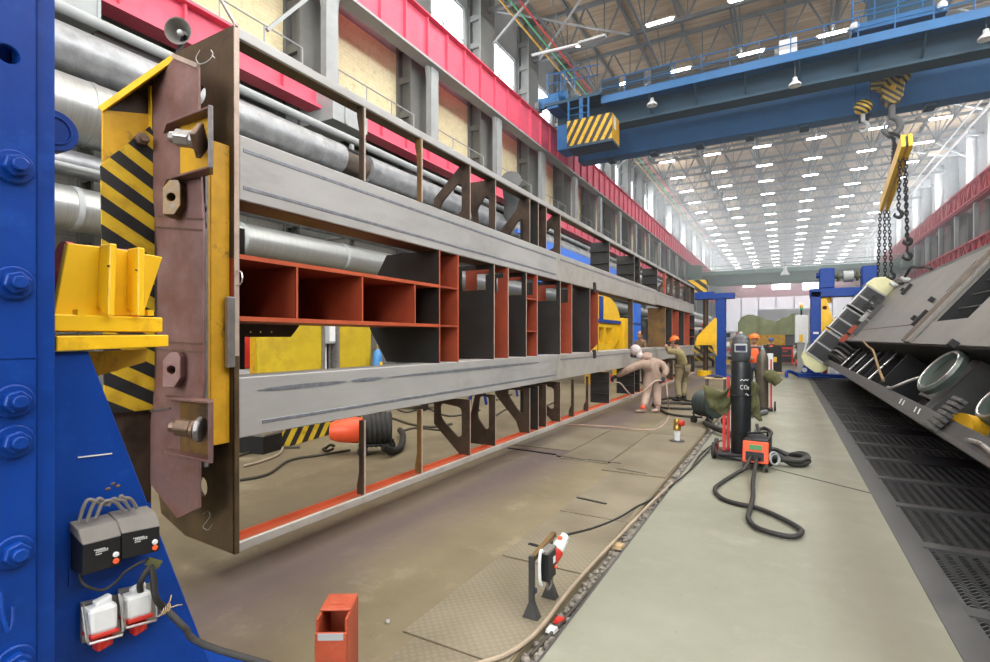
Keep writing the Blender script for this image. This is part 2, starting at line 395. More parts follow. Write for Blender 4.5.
def tread():
    m, nt, b = base_nodes('tread_plate'); tc = N(nt, 'ShaderNodeTexCoord')
    n = N(nt, 'ShaderNodeTexNoise'); n.inputs['Scale'].default_value = 1.3; n.inputs['Detail'].default_value = 7
    nt.links.new(tc.outputs['Object'], n.inputs['Vector'])
    r = N(nt, 'ShaderNodeValToRGB'); r.color_ramp.elements[0].position = .32; r.color_ramp.elements[0].color = (.165,.138,.088,1)
    r.color_ramp.elements[1].position = .68; r.color_ramp.elements[1].color = (.25,.22,.155,1)
    nt.links.new(n.outputs['Fac'], r.inputs['Fac'])
    mp = N(nt, 'ShaderNodeMapping'); mp.inputs['Rotation'].default_value = (0,0,PI/4); nt.links.new(tc.outputs['Object'], mp.inputs[0])
    ck = N(nt, 'ShaderNodeTexVoronoi'); ck.inputs['Scale'].default_value = 26; ck.inputs['Randomness'].default_value = 0.0
    nt.links.new(mp.outputs[0], ck.inputs['Vector'])
    bp = N(nt, 'ShaderNodeBump'); bp.inputs['Strength'].default_value = .55; bp.inputs['Distance'].default_value = .006
    nt.links.new(ck.outputs['Distance'], bp.inputs['Height']); nt.links.new(bp.outputs[0], b.inputs['Normal'])
    r2 = N(nt, 'ShaderNodeValToRGB'); r2.color_ramp.elements[0].position = .25; r2.color_ramp.elements[1].position = .5; r2.color_ramp.elements[0].color = (1.06,1.06,1.06,1); r2.color_ramp.elements[1].color = (.88,.88,.88,1)
    nt.links.new(ck.outputs['Distance'], r2.inputs['Fac'])
    mx = N(nt, 'ShaderNodeMix', data_type='RGBA', blend_type='MULTIPLY'); mx.inputs[0].default_value = 1
    nt.links.new(r.outputs['Color'], mx.inputs[6]); nt.links.new(r2.outputs['Color'], mx.inputs[7])
    nt.links.new(mx.outputs[2], b.inputs['Base Color']); b.inputs['Roughness'].default_value = .5; b.inputs['Metallic'].default_value = .15
    MAT['tread'] = m; return m
TREAD = tread()
def brickmat(name, c1, c2, mortar, rotv=(PI/2,0,PI/2), scale=1.0, bw=.5, bh=.25):
    m, nt, b = base_nodes(name); tc = N(nt, 'ShaderNodeTexCoord'); mp = N(nt, 'ShaderNodeMapping')
    sep = N(nt, 'ShaderNodeSeparateXYZ'); cmb = N(nt, 'ShaderNodeCombineXYZ')
    nt.links.new(tc.outputs['Object'], sep.inputs[0]); nt.links.new(sep.outputs['Y'], cmb.inputs['X']); nt.links.new(sep.outputs['Z'], cmb.inputs['Y'])
    br = N(nt, 'ShaderNodeTexBrick'); br.inputs['Scale'].default_value = scale; br.inputs['Brick Width'].default_value = bw; br.inputs['Row Height'].default_value = bh
    br.inputs['Mortar Size'].default_value = .012; br.inputs['Color1'].default_value = c1+(1,); br.inputs['Color2'].default_value = c2+(1,); br.inputs['Mortar'].default_value = mortar+(1,)
    nt.links.new(cmb.outputs[0], br.inputs['Vector'])
    n = N(nt, 'ShaderNodeTexNoise'); n.inputs['Scale'].default_value = 3.5; n.inputs['Detail'].default_value = 8; n.inputs['Roughness'].default_value = .75; nt.links.new(tc.outputs['Object'], n.inputs['Vector'])
    r = N(nt, 'ShaderNodeValToRGB'); r.color_ramp.elements[0].position = .34; r.color_ramp.elements[0].color = (.78,.74,.62,1); r.color_ramp.elements[1].position = .48
    nt.links.new(n.outputs['Fac'], r.inputs['Fac'])
    mx = N(nt, 'ShaderNodeMix', data_type='RGBA', blend_type='MULTIPLY'); mx.inputs[0].default_value = .9
    nt.links.new(br.outputs['Color'], mx.inputs[6]); nt.links.new(r.outputs['Color'], mx.inputs[7])
    nt.links.new(mx.outputs[2], b.inputs['Base Color']); b.inputs['Roughness'].default_value = .85
    MAT[name] = m; return m
BRICK = brickmat('pale_yellow_brick', (.82,.74,.47), (.77,.68,.40), (.68,.62,.44), bw=.45, bh=.15)
BLOCK = brickmat('grey_block_wall', (.22,.225,.205), (.18,.185,.165), (.14,.14,.13), bw=1.2, bh=.6)
FARW = brickmat('far_gable_panels', (.62,.66,.72), (.58,.62,.68), (.45,.49,.55), bw=3, bh=1.5)
def boards():
    m, nt, b = base_nodes('roof_boards'); tc = N(nt, 'ShaderNodeTexCoord')
    w = N(nt, 'ShaderNodeTexWave', wave_type='BANDS', bands_direction='Y'); w.inputs['Scale'].default_value = 1.6; w.inputs['Distortion'].default_value = .6; w.inputs['Detail'].default_value = 2
    nt.links.new(tc.outputs['Object'], w.inputs['Vector'])
    mp = N(nt, 'ShaderNodeMapping'); mp.inputs['Scale'].default_value = (.25,2.2,1); nt.links.new(tc.outputs['Object'], mp.inputs[0])
    n = N(nt, 'ShaderNodeTexNoise'); n.inputs['Scale'].default_value = 1.4; n.inputs['Detail'].default_value = 6; nt.links.new(mp.outputs[0], n.inputs['Vector'])
    r = N(nt, 'ShaderNodeValToRGB'); r.color_ramp.elements[0].position = .3; r.color_ramp.elements[0].color = (.24,.16,.09,1); r.color_ramp.elements[1].position = .7; r.color_ramp.elements[1].color = (.44,.33,.21,1)
    nt.links.new(n.outputs['Fac'], r.inputs['Fac'])
    r2 = N(nt, 'ShaderNodeValToRGB'); r2.color_ramp.elements[0].position = .0; r2.color_ramp.elements[0].color = (.5,.45,.4,1); r2.color_ramp.elements[1].position = .25
    nt.links.new(w.outputs['Fac'], r2.inputs['Fac'])
    mx = N(nt, 'ShaderNodeMix', data_type='RGBA', blend_type='MULTIPLY'); mx.inputs[0].default_value = .7
    nt.links.new(r.outputs['Color'], mx.inputs[6]); nt.links.new(r2.outputs['Color'], mx.inputs[7])
    nt.links.new(mx.outputs[2], b.inputs['Base Color']); b.inputs['Roughness'].default_value = .8
    MAT['boards'] = m; return m
BOARD = boards()
# ------------------------------------------------------------------ camera, view, world
cam = bpy.data.objects.new('camera', bpy.data.cameras.new('camera')); COL.objects.link(cam)
cam.location = (0,0,CAMZ); cam.rotation_euler = (PI/2,0,TH)
cam.data.sensor_width = 36; cam.data.lens = FPX/990*36; cam.data.shift_y = 7/990; cam.data.clip_end = 400; cam.data.clip_start = .05
sc.camera = cam
sc.view_settings.view_transform = 'Standard'; sc.view_settings.look = 'None'; sc.view_settings.gamma = 1; sc.view_settings.use_curve_mapping = False
sc.view_settings.exposure = 0.0
wd = bpy.data.worlds.new('world'); sc.world = wd; wd.use_nodes = True
wd.node_tree.nodes['Background'].inputs[0].default_value = (.75,.82,.92,1); wd.node_tree.nodes['Background'].inputs[1].default_value = .35
# ================================================================== THE HALL
XL, XR = -13.6, 14.6
WL, WR = -15.2, 16.2
Y0, Y1 = -14.0, 150.0
ZR = 22.6
COLY = [12.9+6*n for n in range(-4, 23)]
# floor pieces
struct(MB().box(WL,-1.25,Y0,Y1,-.3,0), 'floor', FLOOR, loc=(0,0,0))
struct(MB().box(-1.14,.90,Y0,26.0,-.3,0), 'floor', SLAB, loc=(0,0,0))
struct(MB().box(-1.25,-1.14,Y0,26.0,-.3,-.05), 'floor', RUBBLE, loc=(0,0,0))
struct(MB().box(-1.25,WR,26.0,Y1,-.3,0), 'floor', SLAB, loc=(0,0,0))
struct(MB().box(3.75,WR,Y0,26.0,-.3,0), 'floor', SLAB, loc=(0,0,0))
struct(MB().box(.9,3.75,Y0,26.0,-.8,-.7), 'floor', PITM, loc=(0,0,0))
m = MB(); m.box(.82,.90,Y0,26,0,.006); m.box(.90,.98,Y0,26,-.1,.006); m.box(.84,.90,Y0,26,-.3,0.001)
struct(m, 'trim_1', GRATE, loc=(0,0,0))
m = MB(); m.box(-1.14,-1.125,1.0,26,-.1,.002)
struct(m, 'trim_2', GRATE, loc=(0,0,0))
m = MB(); a = PF(648,458); b = PF(870,491.5)
m.beam((-1.1,8.35,.001), (.86,6.95,.001), .025, .004); struct(m, 'trim_3', RUBB, loc=(0,0,0))
# walls
struct(MB().box(WL-.3,WL,Y0,Y1,0,10.6), 'wall_left', BLOCK, loc=(WL,0,0))
struct(MB().box(WL-.3,WL,Y0,Y1,10.6,14.4), 'wall_left', BRICK, loc=(WL,0,0))
m = MB(); m.box(WL-.3,WL,Y0,Y1,14.4,16.0); m.box(WL-.3,WL,Y0,Y1,19.6,ZR+.3)
for y in COLY[:-1]: m.box(WL-.3,WL,y-.7,y+1.0,16.0,19.6); m.box(WL-.3,WL,y+5.0,y+5.4,16.0,19.6)
m.box(WL-.3,WL,Y0,COLY[0]-.6,16,19.6)
struct(m, 'wall_left', GREYP, loc=(WL,0,0))
struct(MB().box(WR,WR+.3,Y0,Y1,0,13.7), 'wall_right', BLOCK, loc=(WR,0,0))
m = MB(); m.box(WR,WR+.3,Y0,Y1,13.7,16.4); m.box(WR,WR+.3,Y0,Y1,20.2,ZR+.3)
for y in COLY[:-1]: m.box(WR,WR+.3,y-2.1,y+2.1,16.4,20.2)
m.box(WR,WR+.3,Y0,COLY[0]-2,16.4,20.2)
struct(m, 'wall_right', GREYP, loc=(WR,0,0))
struct(MB().box(WL-.3,WR+.3,Y1,Y1+.3,0,ZR+.3), 'wall_back', FARW, loc=(0,Y1,0))
for i in range(7):
    w = thing('window_%d' % (100+i), None, None, (-12+4*i,Y1-.1,9.5)); w['kind'] = 'structure'
    build(MB().box(-14+4*i+.15,-10+4*i-.15,Y1-.1,Y1-.05,3.5,19), 'window_pane', emit('frosted_gable_glazing', (.80,.87,1.0), 1.9) if i == 0 else MAT['frosted_gable_glazing'], w)
    build(MB().box(-14+4*i,-14+4*i+.15,Y1-.15,Y1-.02,9.5,19), 'window_frame', GREYP, w)
struct(MB().box(WL-.3,WR+.3,Y0-.3,Y0,0,ZR+.3), 'wall_front', GREYP, loc=(0,Y0,0))
struct(MB().box(WL-.3,WR+.3,Y0,Y1,ZR,ZR+.2), 'ceiling', BOARD, loc=(0,0,ZR))
# windows: frame + bright pane
for i, y in enumerate(COLY[:-1]):
    w = thing('window_%d' % (i+1), None, None, (WL,y+3,16)); w['kind'] = 'structure'
    m = MB()
    for yy in (y+1.0, y+3.0, y+4.92): m.box(WL-.16,WL-.06,yy,yy+.08,16,19.6)
    for zz in (16.0, 17.8, 19.52): m.box(WL-.15,WL-.07,y+1.08,y+4.92,zz,zz+.08)
    build(m, 'window_frame', GREYP, w)
    build(MB().box(WL-.22,WL-.18,y+1.0,y+5.0,16.0,19.6), 'window_pane', SKYG, w)
    if y > 20:
        w = thing('window_%d' % (i+40), None, None, (WR,y+3,16.4)); w['kind'] = 'structure'
        m = MB()
        for yy in (y+2.1, y+2.96, y+3.82): m.box(WR+.06,WR+.16,yy,yy+.08,16.4,20.2)
        for zz in (16.4, 18.3, 20.12): m.box(WR+.07,WR+.15,y+2.1,y+3.9,zz,zz+.08)
        build(m, 'window_frame', GREYP, w)
        build(MB().box(WR+.18,WR+.22,y+2.1,y+3.9,16.4,20.2), 'window_pane', SKYG, w)
    else:
        w = thing('window_%d' % (i+40), None, None, (WR,y+3,16.4)); w['kind'] = 'structure'
        build(MB().box(WR+.18,WR+.22,y+2.1,y+3.9,16.4,20.2), 'window_pane', SKYG, w)
def daylight(loc, rot, sx, sy, en, col=(.93,.97,1.0)):  # lamp for the windows; also makes the added fill lamp at the unseen gate
    L = bpy.data.lights.new('daylight', 'AREA'); L.shape = 'RECTANGLE'; L.size = sx; L.size_y = sy; L.energy = en; L.color = col
    o = bpy.data.objects.new('window_daylight', L); COL.objects.link(o); o.location = loc; o.rotation_euler = rot; return o  # the added fill lamp gets this name too
for y in COLY[:12]:
    daylight((WR+.15,y+3,18.3), (0,math.radians(90),0), 3.6, 1.7, 1000)
for y in COLY[12:-1:2]:
    daylight((WR+.15,y+3,18.3), (0,math.radians(90),0), 3.6, 1.7, 2000)
    daylight((WL-.1,y+3,17.8), (0,math.radians(-90),0), 3.4, 3.8, 1700)
# unseen glowing gate added behind the camera as fill light
w = thing('window_90', None, None, (2,Y0,2)); w['kind'] = 'structure'  # the added unseen gate, not a window of the hall
build(MB().box(-8,10,Y0-.02,Y0+.02,3,12), 'window_pane', SKYG, w)  # glowing pane of the added gate
daylight((1,Y0+.1,7.5), (math.radians(90),0,0), 18, 9, 450)  # added fill lamp in front of the unseen gate, aimed down the hall
# runway girders
def girder(x, side, z0, z1, red, label, lattice=False, y0=Y0+.2, fl=None):
    t = thing('crane_runway_girder', label, 'girder', (x,y0,z0), 'crane runway girders along the walls')
    m = MB(); m.box(x-.06,x+.06,y0,Y1-.3,z0+.1,z1-.05)
    y = y0+.6
    while y < Y1-1: m.box(x-.19,x+.19,y-.03,y+.03,z0+.1,z1-.05); y += 1.5
    build(m, 'web', red, t)
    build(MB().box(x-.30,x+.30,y0,Y1-.3,z0,z0+.1), 'bottom_flange', red if (lattice or z0 < 12) else GREYP, t)
    build(MB().box(x-.30,x+.30,y0,Y1-.3,z1-.05,z1), 'top_flange', red, t)
    m = MB(); m.box(x-.05,x+.05,y0,Y1-.3,z1,z1+.08); build(m, 'crane_rail', GREYD, t)
    if lattice:
        m = MB(); xx = x-side*.45
        for zz in (z0+.15, z1-.1): m.box(xx-.05,xx+.05,y0,Y1-.3,zz-.07,zz+.07)
        y = y0+15
        while y < Y1-3:
            m.beam((xx,y,z0+.15), (xx,y+1,z1-.1), .08, .08); m.beam((xx,y+1,z1-.1), (xx,y+2,z0+.15), .08, .08); m.box(xx,x,y-.05,y+.05,z0+.12,z0+.2); y += 2
        build(m, 'lattice', red, t)
    return t
girder(XL-.1, -1, 13.7, 15.7, RAILR, 'upper crimson runway girder along the left wall, under the windows')
girder(XL-.02, -1, 9.25, 10.34, RAILR, 'lower crimson runway girder along the left wall, above the silver ducts')
girder(XR+.1, 1, 13.7, 15.5, RAILR2, 'upper dark red latticed runway girder along the right wall', True)
girder(XR+.1, 1, 9.0, 10.3, RAILR2, 'lower dark red latticed runway girder along the right wall', True)
# columns
for i, y in enumerate(COLY[2:]):
    n = i+1
    t = thing('steel_column', 'grey steel column of the left wall, %s along the hall from the near end' % ORD[i], 'column', (XL-.4,y,0), 'columns of the left wall')
    m = MB(); x0 = XL-.3; m.box(x0,x0+.26,y-.24,y+.24,10.35,13.68); m.box(x0+.26,x0+.30,y-.27,y+.27,10.35,13.68)
    m2 = MB(); m2.plate([(-.24,12.7),(.24,12.7),(.42,13.68),(-.42,13.68)], lambda a,b,d: Vector((x0+.06+d, y+a, b)), 0, .18)
    build(m, 'front_post', GREYP, t); build(m2, 'corbel', GREYP, t)
    m = MB(); m.box(WL+.02,WL+.14,y-.75,y+.75,0,21.9); m.box(WL+.74,WL+.86,y-.75,y+.75,0,21.9)
    z = 1.0
    while z < 21.5: m.box(WL+.14,WL+.74,y-.70,y-.62,z,z+.3); m.box(WL+.14,WL+.74,y+.62,y+.70,z,z+.3); z += 1.5
    m.box(WL+.2,WL+.7,y-.55,y+.55,0,21.9)
    build(m, 'laced_shaft', CONCB, t)
    if y > 22:
        t = thing('steel_column', 'pale grey column of the right wall, %s along the hall from the near end' % ORD[i-2], 'column', (XR+.4,y,0), 'columns of the right wall')
        m = MB(); m.box(XR-.05,XR+.35,y-.25,y+.25,0,8.98); m.box(XR+.0,XR+.3,y-.2,y+.2,10.45,13.68); build(m, 'front_post', GREYP, t)
        build(MB().box(WR-.7,WR-.02,y-.5,y+.5,0,13.7), 'lower_shaft', CONCB, t, bev=.05); build(MB().box(WR-.9,WR-.02,y-.7,y+.7,13.7,21.9), 'upper_shaft', GREYP, t, bev=.15, seg=2)
# handrails on the lower girder walkway (left) and right
def handrail(x, ya, yb, z, label, mt=GREYP):
    m = MB()
    for zz in (z+.55, z+1.1): m.tube([(x,ya,zz),(x,yb,zz)], .025, 6)
    y = ya
    while y <= yb+.01: m.tube([(x,y,z),(x,y,z+1.1)], .025, 6); y += (yb-ya)/3
    return solo(m, 'walkway_handrail', mt, label, 'handrail', 'walkway handrails')
for i, y in enumerate(COLY[3:13]):
    handrail(XL-.55, y+.8, y+5.2, 10.34, 'thin grey walkway handrail between columns %d and %d along the left wall' % (i+2, i+3))
for i, y in enumerate(COLY[6:12]):
    handrail(XR+.9, y+.8, y+5.2, 10.45, 'grey walkway handrail on the right wall, %s bay from the near end' % ORD[i])
m = MB(); m.box(WR-.95,XR+.5,10,Y1-1,10.25,10.4); m.box(WR-.95,XR+.5,10,Y1-1,6.4,6.6)
struct(m, 'trim_4', GREYD, loc=(WR,0,0))
m = MB(); m.box(WL,XL-.42,Y0+1,Y1-1,10.2,10.34); struct(m, 'trim_5', GREYD, loc=(WL,0,0))
# louvre bands below the lower girder, left
for i, y in enumerate(COLY[2:12]):
    t = thing('louvre_panel', 'pale green slatted louvre panel behind the ducts, %s bay along the left wall' % ORD[i], 'louvre', (WL+.05,y+3,7.4), 'louvre panels of the left wall')
    m = MB()
    for k in range(9): m.obox((WL+.14,y+2.9,7.5+k*.22), (0,1,0), (1,0,-.6), (.6,0,1), 1.9, .1, .012)
    build(m, 'slats', MAT.get('louvre') or mat('louvre', (.45,.48,.40), .6, var=.1), t)
    m = MB(); m.box(WL+.001,WL+.06,y+.9,y+4.9,7.35,9.4); build(m, 'back_panel', GREYD, t)
# roof trusses
XS = [-14.4+2.4*k for k in range(13)]
def truss_mb(y):
    m = MB(); zb, zt = 19.75, 22.25
    for i in range(len(XS)-1):
        a, b = XS[i], XS[i+1]; mid = (a+b)/2
        m.beam((a,y,zb), (mid,y,zt), .10, .10); m.beam((mid,y,zt), (b,y,zb), .10, .10)
        m.beam((a,y,zb), (a,y,zt), .07, .07)
    return m
zb, zt = 19.75, 22.25
t0 = None
for i, y in enumerate(COLY[4:]):
    t = thing('roof_truss', 'grey steel roof truss across the hall, %s from the near end' % ORD[i], 'truss', (0,y,zb), 'roof trusses')
    if t0 is None:
        build(truss_mb(y), 'web_members', GREYD, t)
        build(MB().box(-14.6,15.6,y-.11,y+.11,zb-.11,zb+.11), 'bottom_chord', GREYD, t)
        build(MB().box(-15.0,16.0,y-.12,y+.12,zt-.1,zt+.12), 'top_chord', GREYD, t); t0 = t
    else:
        for ch in t0.children:
            c = ch.copy(); COL.objects.link(c); c.parent = t
for i, x in enumerate((-12.0,-7.2,-2.4,2.4,7.2,12.0)):
    m = MB(); ya = COLY[4]
    m.box(x-.06,x+.06,ya,Y1-1,zb-.26,zb-.13); 
    y = ya
    while y < Y1-7:
        m.beam((x,y,zb-.18), (x,y+3,zt-.2), .07, .07); m.beam((x,y+3,zt-.2), (x,y+6,zb-.18), .07, .07)
        y += 6
    solo(m, 'roof_brace', GREYD, 'long grey roof brace running down the hall, %s from the left wall' % ORD[i], 'brace', 'long roof braces')
for i in range(9):
    x = -12+3*i
    m = MB(); m.box(x-.07,x+.07,Y0+1,Y1-.5,zt+.13,zt+.33)
    solo(m, 'roof_purlin', GREYD, 'grey purlin under the roof boards, %s from the left wall' % ORD[i], 'purlin', 'roof purlins')
for i, (xa, ya) in enumerate(((-14,24.9),(-14,36.9),(-14,48.9),(14,36.9),(14,48.9),(14,60.9))):
    s = 1 if xa < 0 else -1; m = MB()
    m.beam((xa,ya,zb-.05), (xa+s*6,ya+6,zb-.05), .09, .09); m.beam((xa+s*6,ya,zb-.05), (xa,ya+6,zb-.05), .09, .09)
    m.beam((xa,ya,zb-1.9), (xa+s*2.4,ya,zb), .1, .1)
    solo(m, 'roof_cross_brace', GREYP, 'crossed grey roof bracing beside the %s wall, %s from the near end' % ('left' if s > 0 else 'right', ORD[i % 3]), 'brace', 'crossed roof braces')
# coloured bus bars (left) and pale conduits (right)
for x, z, mt, nm in ((-12.9,19.2,YELD,'orange'),(-12.5,19.25,mat('green_bar',(.05,.35,.16),.5),'green'),(-12.1,19.3,REDM,'red')):
    solo(MB().box(x-.035,x+.035,18,110,z-.04,z+.04), 'bus_bar', mt, '%s bus bar running under the roof beside the left wall' % nm, 'bar', 'coloured bus bars')
for i, (x, z) in enumerate(((12.3,18.7),(12.6,18.2),(13.2,18.9))):
    solo(MB().box(x-.05,x+.05,26,140,z-.05,z+.05), 'conduit', WHITEP, 'pale conduit line running under the roof by the right wall, %s from the left' % ORD[i], 'conduit', 'pale conduits')
# ceiling lights
LROW = [-10.3,-6.1,-1.85,2.4,6.7,10.9]
def light_at(x, y, proto=[None]):
    if proto[0] is None:
        t = thing('ceiling_light', 'x', 'ceiling light', (x,y,19.3), 'fluorescent ceiling lights')
        build(MB().box(x-.80,x+.80,y-.05,y+.05,19.36,19.43), 'housing', WHITEP, t)
        m = MB(); m.box(x-.70,x+.70,y-.09,y+.09,19.285,19.355); build(m, 'diffuser', TUBE, t)
        for s in (-.5,.5): build(MB().tube([(x+s,y,19.43),(x+s,y,19.95)], .012, 5), 'hanger', GREYD, t)
        proto[0] = t; return t
    return dup(proto[0], (x,y,19.3))
RN = ['row nearest the left wall','second row from the left wall','third row from the left wall','third row from the right wall','second row from the right wall','row nearest the right wall']
for r, x in enumerate(LROW):
    k = 0
    for n in range(20):
        y = 29.8+6*n
        if r == 5 and n < 2: continue
        t = light_at(x, y); t['label'] = 'ceiling light, %s from near end, %s' % (ORD[k], RN[r]); k += 1
for x in (-9,-2,5,11):
    for n in range(1, 7):
        L = bpy.data.lights.new('lamp', 'AREA'); L.shape = 'RECTANGLE'; L.size = 3.2; L.size_y = .5; L.energy = 420; L.color = (1,.97,.92)
        o = bpy.data.objects.new('hall_lamp', L); COL.objects.link(o); o.location = (x, 29.8-6*n, 19.2)
# ================================================================== LARGE STEEL FRAME ON ITS SIDE (left)
XF = -3.3
def yf(u):
    a, b, c = ray(u, 338); return XF*b/a
YN, YE = yf(238.5), yf(695)
ZM = 2.035
FR = thing('machine_frame', 'long bare steel machine frame standing on its side, held between blue clamping posts', 'frame', (XF,YN,.22))
def seg(u0, u1, z0, z1, d, name, mt, bev=.006):
    return build(MB().box(XF-d,XF,yf(u0),yf(u1),z0,z1), name, mt, FR, bev=bev)
# main beams: box girders with a joint, wide pale face plate
for zc, hi, nm in ((2.885,.225,'upper'),(1.215,.21,'lower')):
    for k, (ua, ub, mt) in enumerate(((239.5,558,STEEL),(558.1,656,STEEL2),(656.1,694,STEEL2))):
        h = hi if k < 2 else hi-.03
        b = seg(ua, ub, zc-h, zc+h, .29, 'main_beam', mt)
        for e in ((-1,) if zc > 2 else ()): build(MB().box(XF-.285,XF-.02,yf(ua)+.01,yf(ub)-.01,zc+e*h-.004,zc+e*h+.004), 'underside_strip', BRST, b)  # thin dark strip added over the upper beam's underside to darken it
        # ground weld seams on the face
        y0_, y1_ = yf(ua)+.1, yf(ub)-.1
        if k == 0:
            for dz in (hi-.10, -hi+.09):
                if zc < 2 and dz > 0:
                    for ya, yb in ((yf(257),yf(347)),(yf(351),yf(383)),(yf(387),yf(540))):
                        m = MB(); n = 10
                        m.plate([(ya+(yb-ya)*(.5-.5*math.cos(PI*i/n)), zc+dz-.018*math.sin(PI*i/n)) for i in range(n)]+[(yb-(yb-ya)*(.5-.5*math.cos(PI*i/n)), zc+dz+.018*math.sin(PI*i/n)) for i in range(n)], YZ(XF), -.005, .004)
                        build(m, 'weld_seam', WELD, b)
                else:
                    build(MB().box(XF-.004,XF+.004,yf(262 if zc < 2 else 243),y1_,zc+dz-.014,zc+dz+.014), 'weld_seam', WELD, b, bev=.003)
        else:
            build(MB().box(XF-.004,XF+.003,y0_,y1_,zc+hi-.10,zc+hi-.075), 'weld_seam', WELD, b)
for u, zc in ((594,2.66),(594,1.42)):
    y = yf(u); build(MB().box(XF-.02,XF+.03,y-.06,y+.06,zc-.06 if zc > 2 else zc-.12,zc+.14 if zc > 2 else zc+.05), 'joint_clip', DARKST, FR, bev=.01)
# outer rails
b = seg(238.6, 695, 3.775, 3.85, .03, 'outer_rail', STEEL)
build(MB().box(XF-.15,XF-.03,YN,YE,3.775,3.79), 'inner_lip', BRST, b)
b = seg(238.6, 695, .216, .285, .03, 'outer_rail', STEEL2)
build(MB().box(XF-.16,XF-.03,YN,YE,.25,.27), 'inner_lip', ORED, b)
build(MB().box(XF-.16,XF-.145,YN,YE,.27,.30), 'back_lip', ORED, b)
def fpt(y): return lambda a, b, d: Vector((XF-a, y+d, b))   # a = depth behind the face, b = z
def mir(L): return [(a, 2*ZM-b) for a, b in L]
def rnd(pts, r=.05, n=4):
    out = []
    for i, p in enumerate(pts):
        P = Vector(p).to_2d() if len(p) > 2 else Vector(p); A = Vector(pts[i-1]); B = Vector(pts[(i+1) % len(pts)])
        d1 = (A-P); d2 = (B-P); rr = min(r, d1.length*.45, d2.length*.45); s = P+d1.normalized()*rr; e = P+d2.normalized()*rr
        for k in range(n+1):
            t = k/n; out.append(tuple(s*(1-t)**2 + P*2*t*(1-t) + e*t*t))
    return out
def both(name, u, outer, holes, mt, th=.025, edge=True, mts=None):
    for f in (lambda L: L, mir):
        y = yf(u); m = MB(); m.plate(f(outer), fpt(y), -th, 0, [f(h) for h in holes]); p = build(m, name, mt, FR)
        if edge:
            zz = [q[1] for q in f(outer)]
            build(MB().box(XF-.006,XF+.003,y-th*.5,y,min(zz),max(zz)), 'front_edge', EDGE, p)
TZ0, TZ1 = 3.11, 3.775
# slim posts
for u, mt in ((365.5,BRST),(422.5,OCHRE)):
    both('outrigger_post', u, [(0,TZ0),(0,TZ1),(.07,TZ1),(.07,TZ1-.08),(.045,TZ1-.2),(.045,TZ0)], [], mt, th=.035)
# cut-out brackets
archO = [(0,TZ0),(0,TZ1),(.14,TZ1),(.52,TZ1-.34),(.52,TZ0)]
archH = rnd([(.11,TZ0+.10),(.11,TZ1-.22),(.17,TZ1-.20),(.43,TZ1-.42),(.43,TZ0+.06)], .07)
both('outrigger_bracket', 470.5, archO, [archH], BRST)
both('outrigger_bracket', 495.8, [(0,TZ0),(0,TZ1),(.50,TZ1),(.52,TZ1-.08),(.40,TZ1-.26),(.30,TZ0)] , [rnd([(.09,TZ0+.03),(.09,TZ1-.22),(.14,TZ1-.2),(.27,TZ1-.36),(.235,TZ0+.03)], .05)], BRST)
both('outrigger_bracket', 530, [(0,TZ0),(0,TZ1),(.16,TZ1),(.22,TZ1-.16),(.58,TZ0+.12),(.58,TZ0)], [rnd([(.10,TZ0+.04),(.10,TZ0+.38),(.17,TZ0+.36),(.36,TZ0+.12),(.36,TZ0+.04)], .05)], BRST)
both('outrigger_bracket', 538.5, [(0,TZ0),(0,TZ1),(.3,TZ1),(.3,TZ0)], [], DARKST)
both('outrigger_bracket', 546.5, [(0,TZ0),(0,TZ1),(.42,TZ1),(.42,TZ0)], [rnd([(.13,TZ0+.05),(.13,TZ1-.14),(.36,TZ1-.14),(.36,TZ0+.05)], .06)], BRST)
both('outrigger_bracket', 560.5, archO, [archH], BRST)
for u, d, mt in ((609.5,.42,DARKST),(634.5,.45,DARKST),(640,.30,DARKST),(657.5,.45,DARKST)):
    both('ribbed_end_plate', u, [(0,TZ0),(0,TZ1),(d,TZ1),(d,TZ0)], [], mt)
    y = yf(u)
    for zz in (TZ0+.2, TZ0+.46):
        for z_ in (zz, 2*ZM-zz): build(MB().box(XF-d+.02,XF-.02,y-.10,y-.024,z_-.01,z_+.01), 'rib', DARKST, FR)
for u in (574, 588.5):
    y = yf(u); m = MB(); m.plate(mir([(0,TZ0),(0,TZ1),(.09,TZ1),(.09,TZ1-.10),(.045,TZ1-.2),(.045,TZ0)]), fpt(y), -.03, 0); build(m, 'outrigger_post', BRST, FR)
both('outrigger_post', 665.5, [(0,TZ0),(0,TZ1),(.08,TZ1),(.08,TZ0)], [], ORNG)
both('outrigger_bracket', 673, archO, [archH], BRST)
for u in (680, 690): both('outrigger_post', u, [(0,TZ0),(0,TZ1),(.5,TZ1),(.5,TZ0)], [rnd([(.16,TZ0+.05),(.16,TZ1-.1),(.44,TZ1-.1),(.44,TZ0+.05)], .06)], BRST)
both('outrigger_post', 694.6, [(0,TZ0),(0,TZ1),(.45,TZ1),(.45,TZ0)], [], DARKST)
# bay between the main beams
BZ0, BZ1 = 1.425, 2.66
def cross(u, mt, d=.75, hole=None, name='cross_plate', th=.022, outline=None, edge=EDGE):
    y = yf(u); m = MB(); m.plate(outline or [(0,BZ0),(0,BZ1),(d,BZ1),(d,BZ0)], fpt(y), -th, 0, [hole] if hole else [])
    p = build(m, name, mt, FR); build(MB().box(XF-.006,XF+.003,y-th*.8,y,BZ0,BZ1), 'front_edge', edge, p); return p
deep = [(0,BZ0),(0,BZ1),(.74,BZ1),(1.0,ZM+.22),(1.0,ZM-.22),(.74,BZ0)]
SHZ = (2.265, 1.835)
Y4 = yf(440)
for z in SHZ:
    m = MB().box(XF-.85,XF,YN,Y4-.02,z-.012,z+.012); p = build(m, 'shelf_plate', ORNG, FR)
    build(MB().box(XF-.01,XF+.004,YN,Y4,z-.016,z+.016), 'front_edge', ORED, p)
